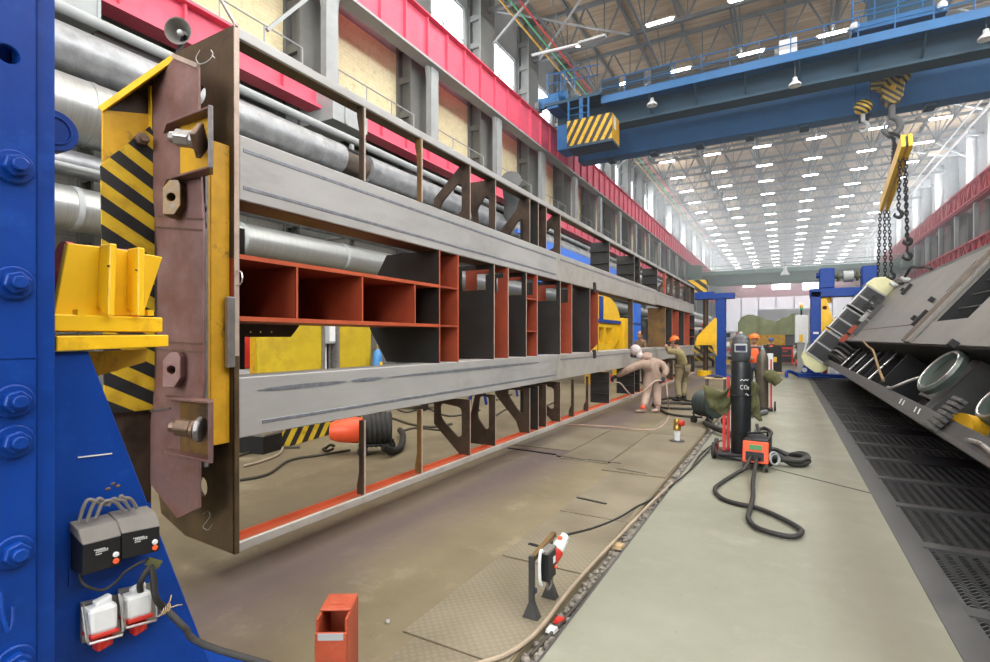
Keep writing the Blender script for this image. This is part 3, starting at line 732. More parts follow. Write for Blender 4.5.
build(MB().box(XF-.87,XF-.85,YN,Y4-.02,SHZ[1],SHZ[0]), 'back_plate', ORNG, FR)
for u in (298,363,415.5):
    y = yf(u); p = build(MB().box(XF-.85,XF,y-.018,y,SHZ[1]+.012,SHZ[0]-.012), 'divider_plate', ORNG, FR)
    build(MB().box(XF-.006,XF+.002,y-.018,y,SHZ[1]+.016,SHZ[0]-.016), 'front_edge', ORED, p)
cross(440, DARKST, outline=deep, edge=ORED)
cross(458.5, ORNG, d=.85, edge=ORED)
for z in SHZ:
    p = build(MB().box(XF-.8,XF,Y4+.004,yf(458.5)-.022,z-.01,z+.01), 'shelf_plate', ORNG, FR)
H = rect(.07,.50,2.33,2.60)
cross(494.5, DARKST, d=.68, hole=H)
cross(508.5, ORNG, d=.68, hole=H)
cross(526.5, DARKST, d=.68, hole=H)
cross(537.5, ORNG, d=.68, hole=rect(.07,.50,2.36,2.60))
for z in (2.28, 1.80):
    build(MB().box(XF-.66,XF,yf(526.5)+.004,yf(537.5)-.022,z-.01,z+.01), 'shelf_plate', ORNG, FR)
cross(560.5, DARKST, d=.68, hole=H)
cross(572, ORNG, d=.68, hole=H)
cross(590, DARKST, d=.68)
cross(598, ORNG, d=.5, outline=[(0,BZ0+.16),(0,BZ1),(.5,BZ1),(.5,BZ0),(.16,BZ0)], edge=ORNG)
cross(633, BRST, d=.12)
yy_ = yf(665.5); aa, bb, cc = ray(648,338); cross(665.5, OCHRE, d=XF-yy_*aa/bb)
cross(672, DARKST, d=.7); cross(678.5, ORNG, d=.7, edge=ORNG); cross(684, DARKST, d=.7); cross(689.5, ORNG, d=.7, edge=ORNG)
for z in (2.1, 1.75): build(MB().box(XF-.6,XF,yf(689.5),yf(694.4),z-.012,z+.012), 'shelf_plate', ORNG, FR)
build(MB().box(XF-.62,XF-.6,yf(689.5),yf(694.4),1.75,2.1), 'back_plate', ORNG, FR)
cross(694.6, DARKST, d=.75)
# back gussets at the near end (with bolt holes) and inner end stiffener
XGb = XF-.82; yb_ = lambda u: PX(u,330,XGb).y
g = [(YN+.02,SHZ[1]-.01),(yb_(300),SHZ[1]-.01),(yb_(291),PX(291,337,XGb).z),(YN+.02,PX(291,337,XGb).z)]
hl = [circle(yb_(u), PX(u,332,XGb).z, .011, n=8) for u in (251,261,272)]
m = MB(); m.plate(g, YZ(XF-.82), -.02, 0, hl); build(m, 'gusset_plate', BRST, FR)
build(MB().box(XF-.87,XF-.85,YN+.02,yb_(247),BZ0,BZ1), 'end_stiffener', DARKST, FR); build(MB().box(XF-.85,XF-.29,YN+.002,YN+.02,BZ0,BZ1), 'end_stiffener', DARKST, FR)
# far end plate and near end plate
def wall_pt(y): return XZ(y)
def ppoly(L, Y): return [(PY(u,v,Y).x, PY(u,v,Y).z) for u, v in L]
YP = YN
endp = ppoly([(238.3,27.5),(176,57),(160,120),(160,470),(166,512),(190,534),(239.5,553)], YP)
def hole_uv(u, v, ru, rv, Y):
    c = PY(u,v,Y); e = PY(u+ru,v,Y); f = PY(u,v-rv,Y); return circle(c.x, c.z, abs(e.x-c.x), abs(f.z-c.z), 16)
m = MB(); m.plate(endp, XZ(YP), -.035, 0, [hole_uv(205,97,5.5,9.5,YP), hole_uv(206.5,485.5,5.5,10,YP)])
p = build(m, 'end_plate', RUSTP, FR)
build(MB().box(XF-.006,XF+.006,YP-.035,YP+.002,.216,3.87), 'front_edge', EDGE, p)
m = MB(); m.ring(PY(205,116,YP)+Vector((0,-.04,0)), (0,1,.1), .001, .001, 4, 4)
q = PY(215,75,YP-.037)
def chalk(pts, name='chalk_mark', par=FR, r=.003, mt=CHALK): return build(MB().tube(pts, r, 4, smooth=4), name, mt, par)
chalk([PY(u,v,YP-.036) for u, v in ((200,50),(196,58),(200,64),(209,60),(213,54),(211,50))])
chalk([PY(u,v,YP-.036) for u, v in ((212,55),(215,58))])
chalk([PY(u,v,YP-.036) for u, v in ((203,514),(208,511),(210,516),(206,522),(203,527),(208,530),(212,525))], r=.002, mt=GREYP)
m = MB(); m.ring(PX(238,278,XF+.02), (0,1,0), .05, .005, 20, 6); build(m, 'wire_loop', CHROME, FR)
m = MB(); m.box(XF-.02,XF+.02,YP-.09,YP-.036,1.5,1.98); build(m, 'edge_angle', GREYN, FR, bev=.004)
m = MB(); m.box(XF-.05,XF,YP-.036,YP-.015,1.98,2.25); build(m, 'edge_angle', ORNG, FR)

# ================================================================== CLAMP HEAD bolted to the frame end
CL = thing('frame_gripper', 'rusty violet clamp head with big bolts and hazard striped box gripping the frame end', 'clamp', PY(175,505,2.0))
YV = 2.02
left = [(149,86),(149,160),(153,200),(157,250),(157,330),(156,372),(150,421),(150,484)]
right = [(199,508),(199,440),(203,380),(203.5,235),(203,225),(199,150),(198,66)]
outline = ppoly([(175,56)]+left+[(177,519)]+right, YV)
m = MB(); m.plate(outline, XZ(YV), 0, .018); p = build(m, 'face_plate', VIOL, CL, bev=.004)
for v in (216, 227, 341, 349):
    a, b = PY(157,v,YV), PY(203,v+3,YV); build(MB().beam(a+Vector((0,-.004,0)), b+Vector((0,-.004,0)), .006, .008), 'weld_line', NUT, p)
a, b = PY(151,411,YV), PY(171,408,YV); build(MB().beam(a+Vector((0,-.006,0)), b+Vector((0,-.006,0)), .008, .012), 'weld_line', GREYN, p)
m = MB(); m.beam(PY(173.5,56,YV-.002), PY(198,66,YV-.002), .02, .03); build(m, 'top_edge', EDGE, p)
# yellow column between the clamp and end plate
m = MB(); m.box(-3.60,-3.34,2.08,2.10,1.02,3.08); m.box(-3.355,-3.335,2.10,2.235,.98,3.02); build(m, 'yellow_column', YELD, CL, bev=.004)
build(MB().box(-3.355,-3.325,2.055,2.08,.85,3.05), 'column_edge', GREYN, CL, bev=.004)
for v in (208,225): build(MB().ell(PY(204,v,2.05), .012, .02, .03), 'grease_blob', BLACK, CL)
# bolt brackets: upper and lower
def hexnut(p0, p1, r, mt, name, par, n=6, hole=0):
    m = MB(); m.cyl(p0, p1, r, n=n); o = build(m, name, mt, par, bev=.006); return o
for (v0, v1, vb, mt, mp) in ((115,175,139,GREYN,YELD),(399,458,430,NUT,OCHRE)):
    A = PY(211,v0,YV); B = PY(210.5,v0,YV-.09); zt_ = A.z; zb_ = PY(211,v1,YV).z; xa = PY(163,v0,YV).x
    ed = (B-A); ed.z = 0; nn = Vector((-ed.y, ed.x, 0)).normalized()
    if nn.x > 0: nn = -nn
    m = MB(); mid = (A+B)/2; m.obox((mid.x,mid.y,(zt_+zb_)/2), ed, nn, (0,0,1), ed.length/2, .014, (zt_-zb_)/2)
    br = build(m, 'bolt_bracket', GREYN if v0 < 200 else VIOL, CL, bev=.004)
    for z in (zt_, zb_+.016):
        m = MB(); m.plate([(xa,YV),(A.x,YV),(B.x-.01,YV-.09),(PY(166,v0,YV-.08).x,YV-.08)], XY(z-.016), 0, .016); build(m, 'bracket_flange', VIOL, br, bev=.003)
    build(MB().box(PY(182,vb,YV).x,A.x-.01,YV-.012,YV-.004,zb_,zt_-.016), 'backing_plate', mp, br)
    s0 = mid + nn*.014; s0.z = PY(203,vb,YV-.1).z; ax = (nn + Vector((0,-.25,.06))).normalized()
    sz = .115 if v0 < 200 else .08
    ws = Vector((-.80,-.60,.06)).normalized(); s0 = s0 + nn*.05
    hexnut(s0-ws*.02, s0+ws*.012, sz, NUT if v0 < 200 else GREYN, 'square_washer', br, n=4 if v0 < 200 else 8)
    s1 = s0+ws*.012; ax = (ws+Vector((0,.12,.05))).normalized()
    hexnut(s1, s1+ax*.03, .058, mt, 'jam_nut', br, n=16)
    hexnut(s1+ax*.03, s1+ax*.125, .056, mt, 'hex_nut', br)
    build(MB().cyl(s1+ax*.125, s1+ax*.165, .034, n=14), 'bolt_end', mt, br, bev=.006)
for v, mt in ((201,mat('brown_lug', (.17,.10,.035), .45, metal=.3, var=.4, scale=14, col2=(.17,.15,.13), amt=.4, scale2=10)),(369,VIOL)):
    c = PY(179,v,YV); nd = Vector((.55,-.83,0)).normalized(); e1 = Vector((.83,.55,0)); ez = Vector((0,0,1)); L = []
    oct_ = [(-.055,.06),(-.01,.115),(.045,.115),(.06,.085),(.06,-.05),(.02,-.115),(-.055,-.115)]
    m = MB(); m.plate(oct_, lambda a,b,d: c + e1*a + ez*b + nd*d, -.02, .10, [circle(0,0,.027,n=12)])
    build(m, 'lug_nut', mt, CL, bev=.004)
# hazard striped box
XB = -3.9
zt0, zb0 = PX(103,110,XB).z, 1.2
y0b, y1b = PX(103,200,XB).y, 2.03
zst = PX(103,165,XB).z
m = MB(); ztop2 = PX(148,127,XB).z
m.hexa([(XB-.02,y0b,zst),(XB,y0b,zst),(XB,y1b,zst),(XB-.02,y1b,zst),(XB-.02,y0b,zt0),(XB,y0b,zt0),(XB,y1b,ztop2+.1),(XB-.02,y1b,ztop2+.1)])
bx = build(m, 'box_side', YELD, CL)
hb = [PX(100,163,XB+.008), PX(155,185,XB+.008)]
m = MB(); m.plate([(PX(99,165,XB).y,PX(99,165,XB).z),(PX(148,127,XB).y,PX(148,127,XB).z),(2.03,PX(150,135,XB).z),(2.03,1.2),(y0b,1.2)], YZ(XB+.012), 0, .012); build(m, 'hazard_panel', HZD, CL)
m = MB(); P1 = Vector((XB-.02,y0b,zt0)); P2 = PY(175,57,2.06); P3 = PY(150,86,2.04); P4 = Vector((XB-.02,y1b,ztop2))
dd = Vector((-.02,.01,-.01)); m.hexa([P1,P2,P3,P4,P1+dd,P2+dd,P3+dd,P4+dd])
build(m, 'box_lining', BRST, CL)
m = MB(); m.beam(P1+Vector((.01,-.01,0)), P2, .028, .035); build(m, 'box_rim', YEL, CL)
m = MB(); m.beam(PY(150,86,YV-.01), PY(150,200,YV-.01), .012, .03); build(m, 'box_rim', YEL, CL)
m = MB(); q = PY(166,62,2.1); m.beam(PY(159.5,72,2.1), PY(160,92,2.1), .012, .02); build(m, 'box_rim', YEL, CL)
build(MB().box(XB-.1,-3.62,2.075,2.085,.75,3.5), 'inner_panel', BRST, CL)
build(MB().box(XB-.06,XB-.02,1.70,2.03,.45,1.22), 'lower_box', BRST, CL)
c = PX(141,140,XB+.02); hexnut(c, c+Vector((.05,-.012,0)), .045, NUT, 'hex_nut', CL); build(MB().cyl(c+Vector((.05,-.01,0)), c+Vector((.075,-.015,0)), .026, n=12), 'bolt_end', NUT, CL)
# floodlight above the clamp
LP = thing('flood_lamp', 'round grey bell lamp on a black bracket above the rusty gripper', 'lamp', PT(176,52,5.2))
c = PT(179.5,32,5.2); d = Vector((.55,-.80,-.15)).normalized()
R = d.to_track_quat('Z','Y').to_matrix().to_4x4(); M = Matrix.Translation(c) @ R
m = MB(); m.lathe([(.03,-.12),(.05,-.10),(.085,-.04),(.125,.03),(.13,.035),(.118,.032),(.08,-.03),(.045,-.085),(.0,-.09)], M, 24); build(m, 'reflector', DUSTG, LP, smooth=True)
build(MB().ell(c+d*-.02, .03,.03,.04, R.to_3x3()), 'bulb', WHITEP, LP, smooth=True)
build(MB().beam(c-d*.1, PT(178,54,5.2), .035, .03), 'bracket', BLACK, LP)
build(MB().cyl(PT(178,53,5.2), PT(178,140,5.2), .025), 'stem', BLACK, LP)

# ================================================================== NEAR BLUE POST, gusset and yellow jack bracket
XP = -2.1
PO = thing('clamp_post', 'tall blue painted post with bolted flange at the left edge', 'post', (XP-.4,.45,0))
ye = PX(36.5,300,XP).y; yo = PX(53.5,300,XP-.03).y
hc = PX(8,54,XP); m = MB(); m.plate(rect(-.12,ye,0,4.2), YZ(XP), -.03, 0, [circle(hc.y,hc.z,.030,.028,20)]); m.box(XP-.55,XP-.2,-.12,ye,0,4.2); build(m, 'web_plate', BLUE, PO, bev=.003)
build(MB().box(XP-.62,XP-.015,ye+.004,yo,0,4.2), 'edge_flange', BLUE, PO, bev=.006, seg=2)
for v in (167,283,401,441.5,552,662):
    c = PX(13 if v > 100 else 5, v, XP)
    m = MB(); m.cyl(c, c+Vector((.014,0,0)), .052, n=28); w = build(m, 'washer', BLUE, PO, bev=.004)
    m = MB(); m.cyl(c+Vector((.014,0,0)), c+Vector((.042,0,0)), .036, n=6, rot=.3); build(m, 'bolt_head', BLUE, PO, bev=.004)
    m = MB(); m.cyl(c+Vector((.042,0,0)), c+Vector((.062,0,0)), .02, n=16); build(m, 'bolt_tip', BLUE, PO, bev=.003)
m = MB(); m.box(XP-.002,XP+.003,-.1,ye,PX(20,357,XP).z-.004,PX(20,357,XP).z+.004); build(m, 'weld_line', BLUE, PO)
m = MB(); m.tube([PX(1,592,XP+.01),PX(3,615,XP+.03),PX(8,632,XP+.04),PX(12,622,XP+.03),PX(12.5,607,XP+.01)], .006, 8, smooth=5); build(m, 'hook', BLUE, PO)
pc = PX(50,132,XP-.3)
m = MB(); m.cyl(pc+Vector((-.02,0,0)), pc+Vector((.04,0,0)), .076, n=32); m.ring(pc+Vector((.04,0,0)), (1,0,0), .05, .006, 32, 6); build(m, 'round_boss', BLUE, PO, bev=.005)
# gusset
XG = XP-.10
gp = [(yo-.02,PX(60,352,XG).z),(PX(88.5,351,XG).y,PX(88.5,351,XG).z),(PX(211,664,XG).y,PX(211,664,XG).z),(PX(211,664,XG).y+.43,.02),(yo-.02,.02)]
m = MB(); m.plate(gp, YZ(XG), -.03, 0); build(m, 'gusset_plate', BLUE, PO, bev=.004)
a, b = PX(78,457.5,XG+.002), PX(112,453.5,XG+.002); build(MB().beam(a,b,.004,.004), 'scratch', CHALK, PO)
for (u, v) in ((113,484),(108,489),(118,486)): build(MB().ell(PX(u,v,XG), .003,.009,.006), 'paint_chip', NUT, PO)
build(MB().box(XG-.5,XG-.03,yo,yo+.9,0,.05), 'foot_plate', BLUE, PO)
# yellow bracket
JB = thing('support_bracket', 'bright yellow support bracket with two upright ribs beside the blue post', 'bracket', PX(100,350,XG))
def zx(u, v, x=XG): q = PX(u,v,x); return q.y, q.z
ya, yb = PX(54,340,XG).y, PX(166,340,XG).y
build(MB().box(XG-.30,XG+.0,ya,PX(163,335,XG).y,PX(100,331.5,XG).z,PX(100,315.5,XG).z), 'base_block', YEL, JB, bev=.004)
m = MB(); m.hexa([(XG-.32,ya,PX(54,351,XG).z),(XG+.02,ya,PX(54,351.5,XG+.02).z),(XG+.02,yb,PX(166,346.5,XG+.02).z),(XG-.32,yb,PX(166,346.5,XG).z),(XG-.32,ya,PX(54,334,XG).z),(XG+.02,ya,PX(54,336,XG+.02).z),(XG+.02,yb,PX(166,335,XG+.02).z),(XG-.32,yb,PX(166,334,XG).z)])
build(m, 'base_plate', YEL, JB, bev=.003)
XK = XG-.06
m = MB(); m.plate([zx(54,316,XK),zx(68,243,XK),zx(113,248,XK),zx(163,257,XK),zx(143,316,XK)], YZ(XK), -.03, 0); build(m, 'back_wing', YEL, JB, bev=.003)
for (ut, ub, vt) in ((111,108,244),(139,138,248)):
    m = MB(); y_, z_ = zx(ut,vt,XG); m.hexa([(XK,zx(ub-4,316)[0],z_-.235),(XG+.03,zx(ub-4,316)[0],zx(ub,316.5,XG)[1]),(XG+.03,zx(ub+3,316)[0],zx(ub,316.5,XG)[1]),(XK,zx(ub+3,316)[0],z_-.235),
       (XK,zx(ut-3.5,vt)[0],z_),(XG+.02,zx(ut-3.5,vt)[0],z_),(XG+.02,zx(ut+3.5,vt)[0],z_),(XK,zx(ut+3.5,vt)[0],z_)])
    r = build(m, 'rib', YEL, JB, bev=.004)
    q = PX(ut-3,vt+22,XG+.024); build(MB().cyl(q,q+Vector((.003,0,0)),.004,n=10), 'bolt_hole', BRST, r)
for u in (79,148): q = PX(u,313,XG-.02); build(MB().box(q.x-.02,q.x+.02,q.y-.012,q.y+.012,q.z-.01,q.z+.012), 'stop_lug', YEL, JB)
m = MB(); m.plate([zx(88.5,352,XG-.12),zx(148,349,XG-.12),zx(145,362,XG-.12),zx(98,376,XG-.12)], YZ(XG-.12), -.03, 0); build(m, 'lower_gusset', YELD, JB)
# red roller behind the bracket
RO = thing('roller', 'dusty red roller resting behind the yellow support bracket', 'roller', PX(90,260,XG-.3))
a, b = PX(69,256,XG-.22), PX(133,262,XG-.22)
build(MB().cyl(a-Vector((0,0,.02)), b-Vector((0,0,.02)), .070, n=28), 'barrel', mat('dusty_red_roller', (.36,.14,.10), .7, var=.3, scale=5), RO, smooth=True)
build(MB().cyl(a-Vector((0,.02,.02)), a-Vector((0,-.004,.02)), .074, n=28), 'end_ring', REDP, RO, smooth=True)
build(MB().box(XG-.28,XG-.16,a.y-.05,b.y,PX(90,318,XG-.2).z,PX(90,275,XG-.2).z), 'cradle', REDM, RO)
# motor starter boxes and plugs on the gusset
EB = thing('switch_box', 'left grey topped black switch box with white and red buttons on blue gusset', 'switch box', PX(100,560,XG), 'switch boxes on the blue post')
def starter(root, ua, ub, va, vb, dy):
    """front face corners: ua..ub horizontally, top line slopes"""
    x1 = XG+.10; x0 = XG+.004
    def Q(u, v, x=x1): q = PX(u,v,x); return q
    A, B = Q(ua,va), Q(ub,va-dy); zt_ = A.z; zb_ = Q(ua,vb).z; y_0, y_1 = A.y, B.y; tl = B.z-A.z
    build(MB().hexa([(x0,y_0,zb_),(x1,y_0,zb_),(x1,y_1,zb_+tl),(x0,y_1,zb_+tl),(x0,y_0,zt_-.005),(x1,y_0,zt_-.035),(x1,y_1,zt_-.035+tl),(x0,y_1,zt_-.005+tl)]), 'case', BLACK, root, bev=.004, seg=2)
    build(MB().hexa([(x0,y_0-.002,zt_-.005),(x1+.003,y_0-.002,zt_-.036),(x1+.003,y_1+.002,zt_-.036+tl),(x0,y_1+.002,zt_-.005+tl),(x0,y_0-.002,zt_+.03),(x1-.03,y_0-.002,zt_+.012),(x1-.03,y_1+.002,zt_+.012+tl),(x0,y_1+.002,zt_+.03+tl)]), 'lid', DUSTG, root, bev=.004, seg=2)
    h = zt_-.035-zb_
    for f, mt in ((.42,WHITEP),(.20,ORP)):
        c = Vector((x1, y_0+(y_1-y_0)*.84, zb_+h*f+tl*.84)); build(MB().cyl(c, c+Vector((.010,0,0)), .0095, n=18), 'button', mt, root, bev=.002)
    L = [(.36,.74,.30),(.42,.70,.32),(.40,.65,.34),(.40,.58,.16)]
    for k, (a0, f, ln) in enumerate(L):
        p = Vector((x1+.0015, y_0+(y_1-y_0)*(a0-.08), zb_+h*f+tl*a0)); e = Vector((x1+.0015, y_0+(y_1-y_0)*(a0+ln-.08), zb_+h*f+tl*(a0+ln)))
        m = MB(); n = 7
        for j in range(n):
            s = p.lerp(e, j/n); t_ = p.lerp(e, (j+.6)/n); m.beam(s, t_, .0035, .001, up=(1,0,0))
        build(m, 'printed_text', CHALK, root)
starter(EB, 83, 121, 535, 576, 9)
EB2 = thing('switch_box', 'right grey topped black switch box with white and red buttons on blue gusset', 'switch box', PX(145,550,XG), 'switch boxes on the blue post')
starter(EB2, 122, 160, 524, 560, 7)
build(MB().box(XG+.001,XG+.006,PX(68,540,XG).y,PX(150,540,XG).y,PX(90,578,XG).z,PX(90,518,XG).z), 'back_board', BLUE, PO)
for i, (ua, va, um, vm, ub, vb) in enumerate(((79,522,88,500,101,505),(87,521,98,499,106,505),(96,518,106,501,124,511),(108,506,118,500,130,510),(118,502,124,498,137,508))):
    m = MB(); m.tube([PX(ua,va,XG+.05),PX((ua+um)/2,(va+vm)/2-4,XG+.055),PX(um,vm,XG+.055),PX((um+ub)/2,vm+1,XG+.055),PX(ub,vb,XG+.05)], .0065, 8, smooth=5)
    solo(m, 'grey_cable', DUSTG, 'grey wire looping over the switch boxes, %s from the left' % ORD[i], 'cable', 'wires over the switch boxes')
m = MB(); m.tube([PX(80,571,XG+.05),PX(81,580,XG+.06),PX(88,587,XG+.08),PX(103,590,XG+.08),PX(116,582,XG+.09),PX(125,572,XG+.10),PX(138,564,XG+.10),PX(146,560,XG+.09)], .005, 8, smooth=5)
solo(m, 'grey_cable', RUBB, 'dark wires sagging under the switch boxes to the white plugs', 'cable')
build(MB().beam(PX(147,561,XG+.08), PX(160,565,XG+.09), .012, .03), 'cable_tag', OLIVE, PO)
def plugset(label, u0, u1, v0, v1, sl):
    t = thing('plug_socket', label, 'plug', PX((u0+u1)/2,v1,XG), 'plug sockets on the blue post')
    x0, x1 = XG+.004, XG+.09
    def Q(u, v, x): return PX(u,v,x)
    def slab(ua, ub, va, vb, xa, xb, nm, mt, bev=.004, par=t, s=sl):
        A = Q(ua,va,xb); B = Q(ub,va-s,xb); Cc = Q(ua,vb,xb); D = Q(ub,vb-s,xb)
        m = MB(); m.hexa([(xa,Cc.y,Cc.z),(xb,Cc.y,Cc.z),(xb,D.y,D.z),(xa,D.y,D.z),(xa,A.y,A.z),(xb,A.y,A.z),(xb,B.y,B.z),(xa,B.y,B.z)]); return build(m, nm, mt, par, bev=bev, seg=2)
    slab(u0-8, u1+2, v0-6, v1+6, x0, x0+.02, 'back_shell', GREYN)
    b_ = slab(u0, u1-3, v0+2, v1, x0+.02, x1, 'plug_body', WHITEP, bev=.014)
    slab(u0+6, u1-9, v0-6, v0+4, x0+.03, x1-.02, 'plug_neck', WHITEP, par=b_, bev=.008)
    slab(u0+1, u1-2, v1-1, v1+3, x0+.02, x1+.004, 'red_collar', REDP)
    slab(u0+8, u1-8, v1+5, v1+15, x0+.02, x1-.02, 'red_latch', REDM, bev=.006)
    slab(u0+15, u1-8, v1+6, v1+11, x1-.03, x1-.005, 'latch_tab', REDP)
    m = MB(); m.tube([Q(u0-7,v0-3,x0+.02),Q(u0-7.5,v0-2,x1-.02),Q(u0-3,v1+2,x1+.005),Q(u0-1,v1+6,x1+.01),Q(u1,v1+6-sl,x1+.01)], .005, 8); build(m, 'wire_bail', CHROME, t)
    m = MB(); m.tube([Q(u1-3,v0-8-sl,x0+.02),Q(u1,v0-4-sl,x1),Q(u1+1,v1+2-sl,x1+.01)], .005, 8); build(m, 'wire_bail', CHROME, t)
plugset('white plug in red socket on blue gusset, left and lower of the pair', 90, 122, 609, 638, 9)
plugset('white plug in red socket on blue gusset, right and upper of the pair', 127, 156, 596, 622, 8)
m = MB(); m.tube([PX(141,594,XG+.06),PX(140,585,XG+.09),PX(144,575,XG+.10),PX(150,566,XG+.10)], .011, 10, smooth=5)
solo(m, 'power_cable', RUBB, 'short dark cable from the right white plug up to the switch box', 'cable')
P0 = PX(166,609,XG+.11)
m = MB(); m.tube([PX(150,566,XG+.10),PX(153,575,XG+.11),PX(155,595,XG+.12),PX(160,604,XG+.12),P0,PX(185,628,XG+.2),PX(205,645,XG+.35),Vector((-1.45,1.35,.42)),Vector((-1.35,1.42,.08)),Vector((-1.2,1.2,.02)),Vector((-1.1,.8,.02))], .012, 10, smooth=6)
solo(m, 'power_cable', RUBB, 'thick dark cable tied to the blue gusset and drooping to the floor', 'cable')
m = MB()
for k in range(4): m.ring(P0+Vector((0,-.02+.008*k,.0)), (.2,1,-.6), .018, .002, 12, 5)
m.tube([P0,P0+Vector((.01,.01,.03)),P0+Vector((.0,.02,.045))], .0025, 5); m.tube([P0,P0+Vector((.01,.04,.0)),P0+Vector((.0,.06,-.01))], .0025, 5)
solo(m, 'twine_tie', WOOD, 'tan twine tie binding the thick dark cable beside the white plugs', 'twine')
# ================================================================== DUCTS AND PIPES on the left wall
def pipe(x, z, r, y0, y1, mt, name, label, bands=0, n=24, band_mat=None, sup=True):
    t = thing(name, label, 'pipe', (x,y0,z-r))
    build(MB().cyl((x,y0,z), (x,y1,z), r, n=n), 'shell', mt, t, smooth=True)
    if bands:
        y = y0+bands*.6
        while y < min(y1, 60): build(MB().cyl((x,y-.05,z), (x,y+.05,z), r+.012, n=n), 'band', band_mat or mt, t, smooth=True); y += bands
    return t
pipe(-12.0, 7.2, .46, -4, 11.6, FOIL, 'insulated_duct', 'crumpled foil wrapped duct high on the left wall, nearer section', 3.2)
pipe(-12.0, 7.2, .34, 11.6, 12.7, mat('dark_lagging', (.08,.06,.045), .8, var=.3), 'pipe_joint', 'dark bare joint between two foil wrapped ducts high on the wall')
pipe(-12.0, 7.2, .46, 12.7, 70, FOIL, 'insulated_duct', 'crumpled foil wrapped duct high on the left wall, farther section', 4.1)
pipe(-11.5, 5.9, .60, -4, 70, ALU2, 'spiral_duct', 'widest shiny spiral duct along the left wall', 5.5, 32)
pipe(-11.6, 4.95, .24, -4, 60, FOIL, 'insulated_pipe', 'thin foil lagged pipe above the lowest silver duct', 2.1, 16)
pipe(-11.2, 4.78, .05, 2, 60, GREYP, 'grey_pipe', 'slim grey pipe beside the thin foil lagged pipe')
pipe(-11.5, 4.08, .41, -4, 70, ALU2, 'spiral_duct', 'lowest shiny spiral duct along the left wall', 3.3, 28, GREYP)
pipe(-12.0, 7.98, .11, -4, 80, GREYP, 'grey_pipe', 'slim grey pipe running above the foil wrapped ducts')
pipe(-12.3, 7.78, .05, -4, 60, GREYD, 'grey_pipe', 'dark thin pipe just below the slim grey pipe')
for i, y in enumerate([2.2]+COLY[1:12]):
    t = thing('pipe_support', 'grey wall bracket carrying the ducts, %s along the left wall' % ORD[i], 'support', (-12.6,y,3.2), 'duct brackets of the left wall')
    xs = XL-.31 if i else WL-.02
    for z in (3.6, 5.2, 6.65): build(MB().box(xs,-10.95 if z < 6 else -11.6,y-.06,y+.06,z-.12,z-.02), 'arm', GREYP, t)
    build(MB().box(-12.75,-12.65,y-.06,y+.06,3.4,8.2), 'hanger_post', GREYP, t)
# grey supply box and ducts below the lower girder
for i, (u0, u1, v0, v1) in enumerate(((110,166,12,56),)):
    a, b = PX(u0,v0,-12.9), PX(u1,v1,-12.9)
    t = thing('wall_cabinet', 'grey steel cabinet hung under the lower crimson girder above the ducts', 'cabinet', (-13.2,(a.y+b.y)/2,8.2))
    build(MB().box(WL-.01,-12.7,4.2,5.55,8.25,9.45), 'body', GREYP, t, bev=.01)
    for y in (4.2,4.65,5.5): build(MB().box(-12.7,-12.66,y,y+.06,8.25,9.45), 'rib', GREYP, t)
    build(MB().box(WL-.01,-12.6,4.1,5.65,9.40,9.495), 'top_flange', GREYP, t)
a = PX(333,112,-12.8); t = thing('wall_cabinet', 'small grey steel box on the wall beside the broken foil duct', 'cabinet', a, )
build(MB().box(WL-.01,-12.8,a.y,a.y+1.6,a.z-.2,a.z+1.0), 'body', GREYP, t, bev=.01); build(MB().box(-12.8,-12.74,a.y+.5,a.y+.6,a.z-.2,a.z+1.0), 'rib', GREYP, t)
c = PX(512,188,-11.0)
t = thing('elbow_duct', 'short silver duct end standing up between the frame brackets', 'duct', c+Vector((0,0,-1)))
build(MB().tube([c+Vector((-.4,.8,-1.2)),c+Vector((-.2,.5,-.5)),c,c+Vector((.2,-.5,.2))], [.42,.42,.45,.48], 20, smooth=4), 'shell', GREYD, t, smooth=True)
# thin braces up at the left end of the frame
a = PX(267,30,-12.9); b = PX(305,0,-12.9)
solo(MB().beam(a,b+(b-a)*.6,.1,.1), 'wall_brace', GREYP, 'pale slanted brace before the yellow brick behind the frame end', 'brace')
a, b = PY(221,0,YN-.02), PY(236.5,27,YN-.02)
solo(MB().beam(a+(a-b)*3,b,.018,.018), 'thin_strut', GREYN, 'thin grey strut slanting above the frame end plate', 'strut')

# ================================================================== THINGS BEHIND THE FRAME
Xb = -9.2
# yellow machine enclosure
def pbox(u0, u1, v0, v1, X, d, vb=None):
    a, b = PX(u0,v0,X), PX(u1,v0,X); z0 = 0 if vb is None else PX(u0,vb,X).z
    return MB().box(X-d,X,a.y,b.y,z0,a.z)
t = thing('yellow_screen', 'broad yellow sheet screen standing behind the frame, left of the grey rack', 'panel', PX(310,380,Xb), 'yellow sheet screens behind the frame')
a, b = PX(257,333,Xb), PX(322,326,Xb)
m = MB(); m.plate([(PX(259,378,Xb).y,0),(b.y,0),(b.y,2.05),(PX(256,330,Xb).y,2.05)], YZ(Xb), -.06, 0); build(m, 'sheet', YELP, t)
build(MB().box(Xb-.5,Xb-.07,a.y+.2,a.y+.3,0,2.0), 'back_stay', YELD, t)
t = thing('yellow_screen', 'yellow sheet screen standing behind the frame between grey rack and blue gas bottle', 'panel', PX(355,380,Xb), 'yellow sheet screens behind the frame')
m = MB(); m.plate([(PX(339,378,Xb).y,0),(PX(370,378,Xb).y,0),(PX(371,326,Xb).y,2.05),(PX(339,326,Xb).y,2.05)], YZ(Xb), -.06, 0); build(m, 'sheet', YELP, t)
build(MB().box(Xb-.5,Xb-.07,PX(350,330,Xb).y,PX(352,330,Xb).y,0,2.0), 'back_stay', YELD, t)
t = thing('equipment_rack', 'grey steel rack with white boxes between two yellow panels', 'rack', PX(331,400,Xb))
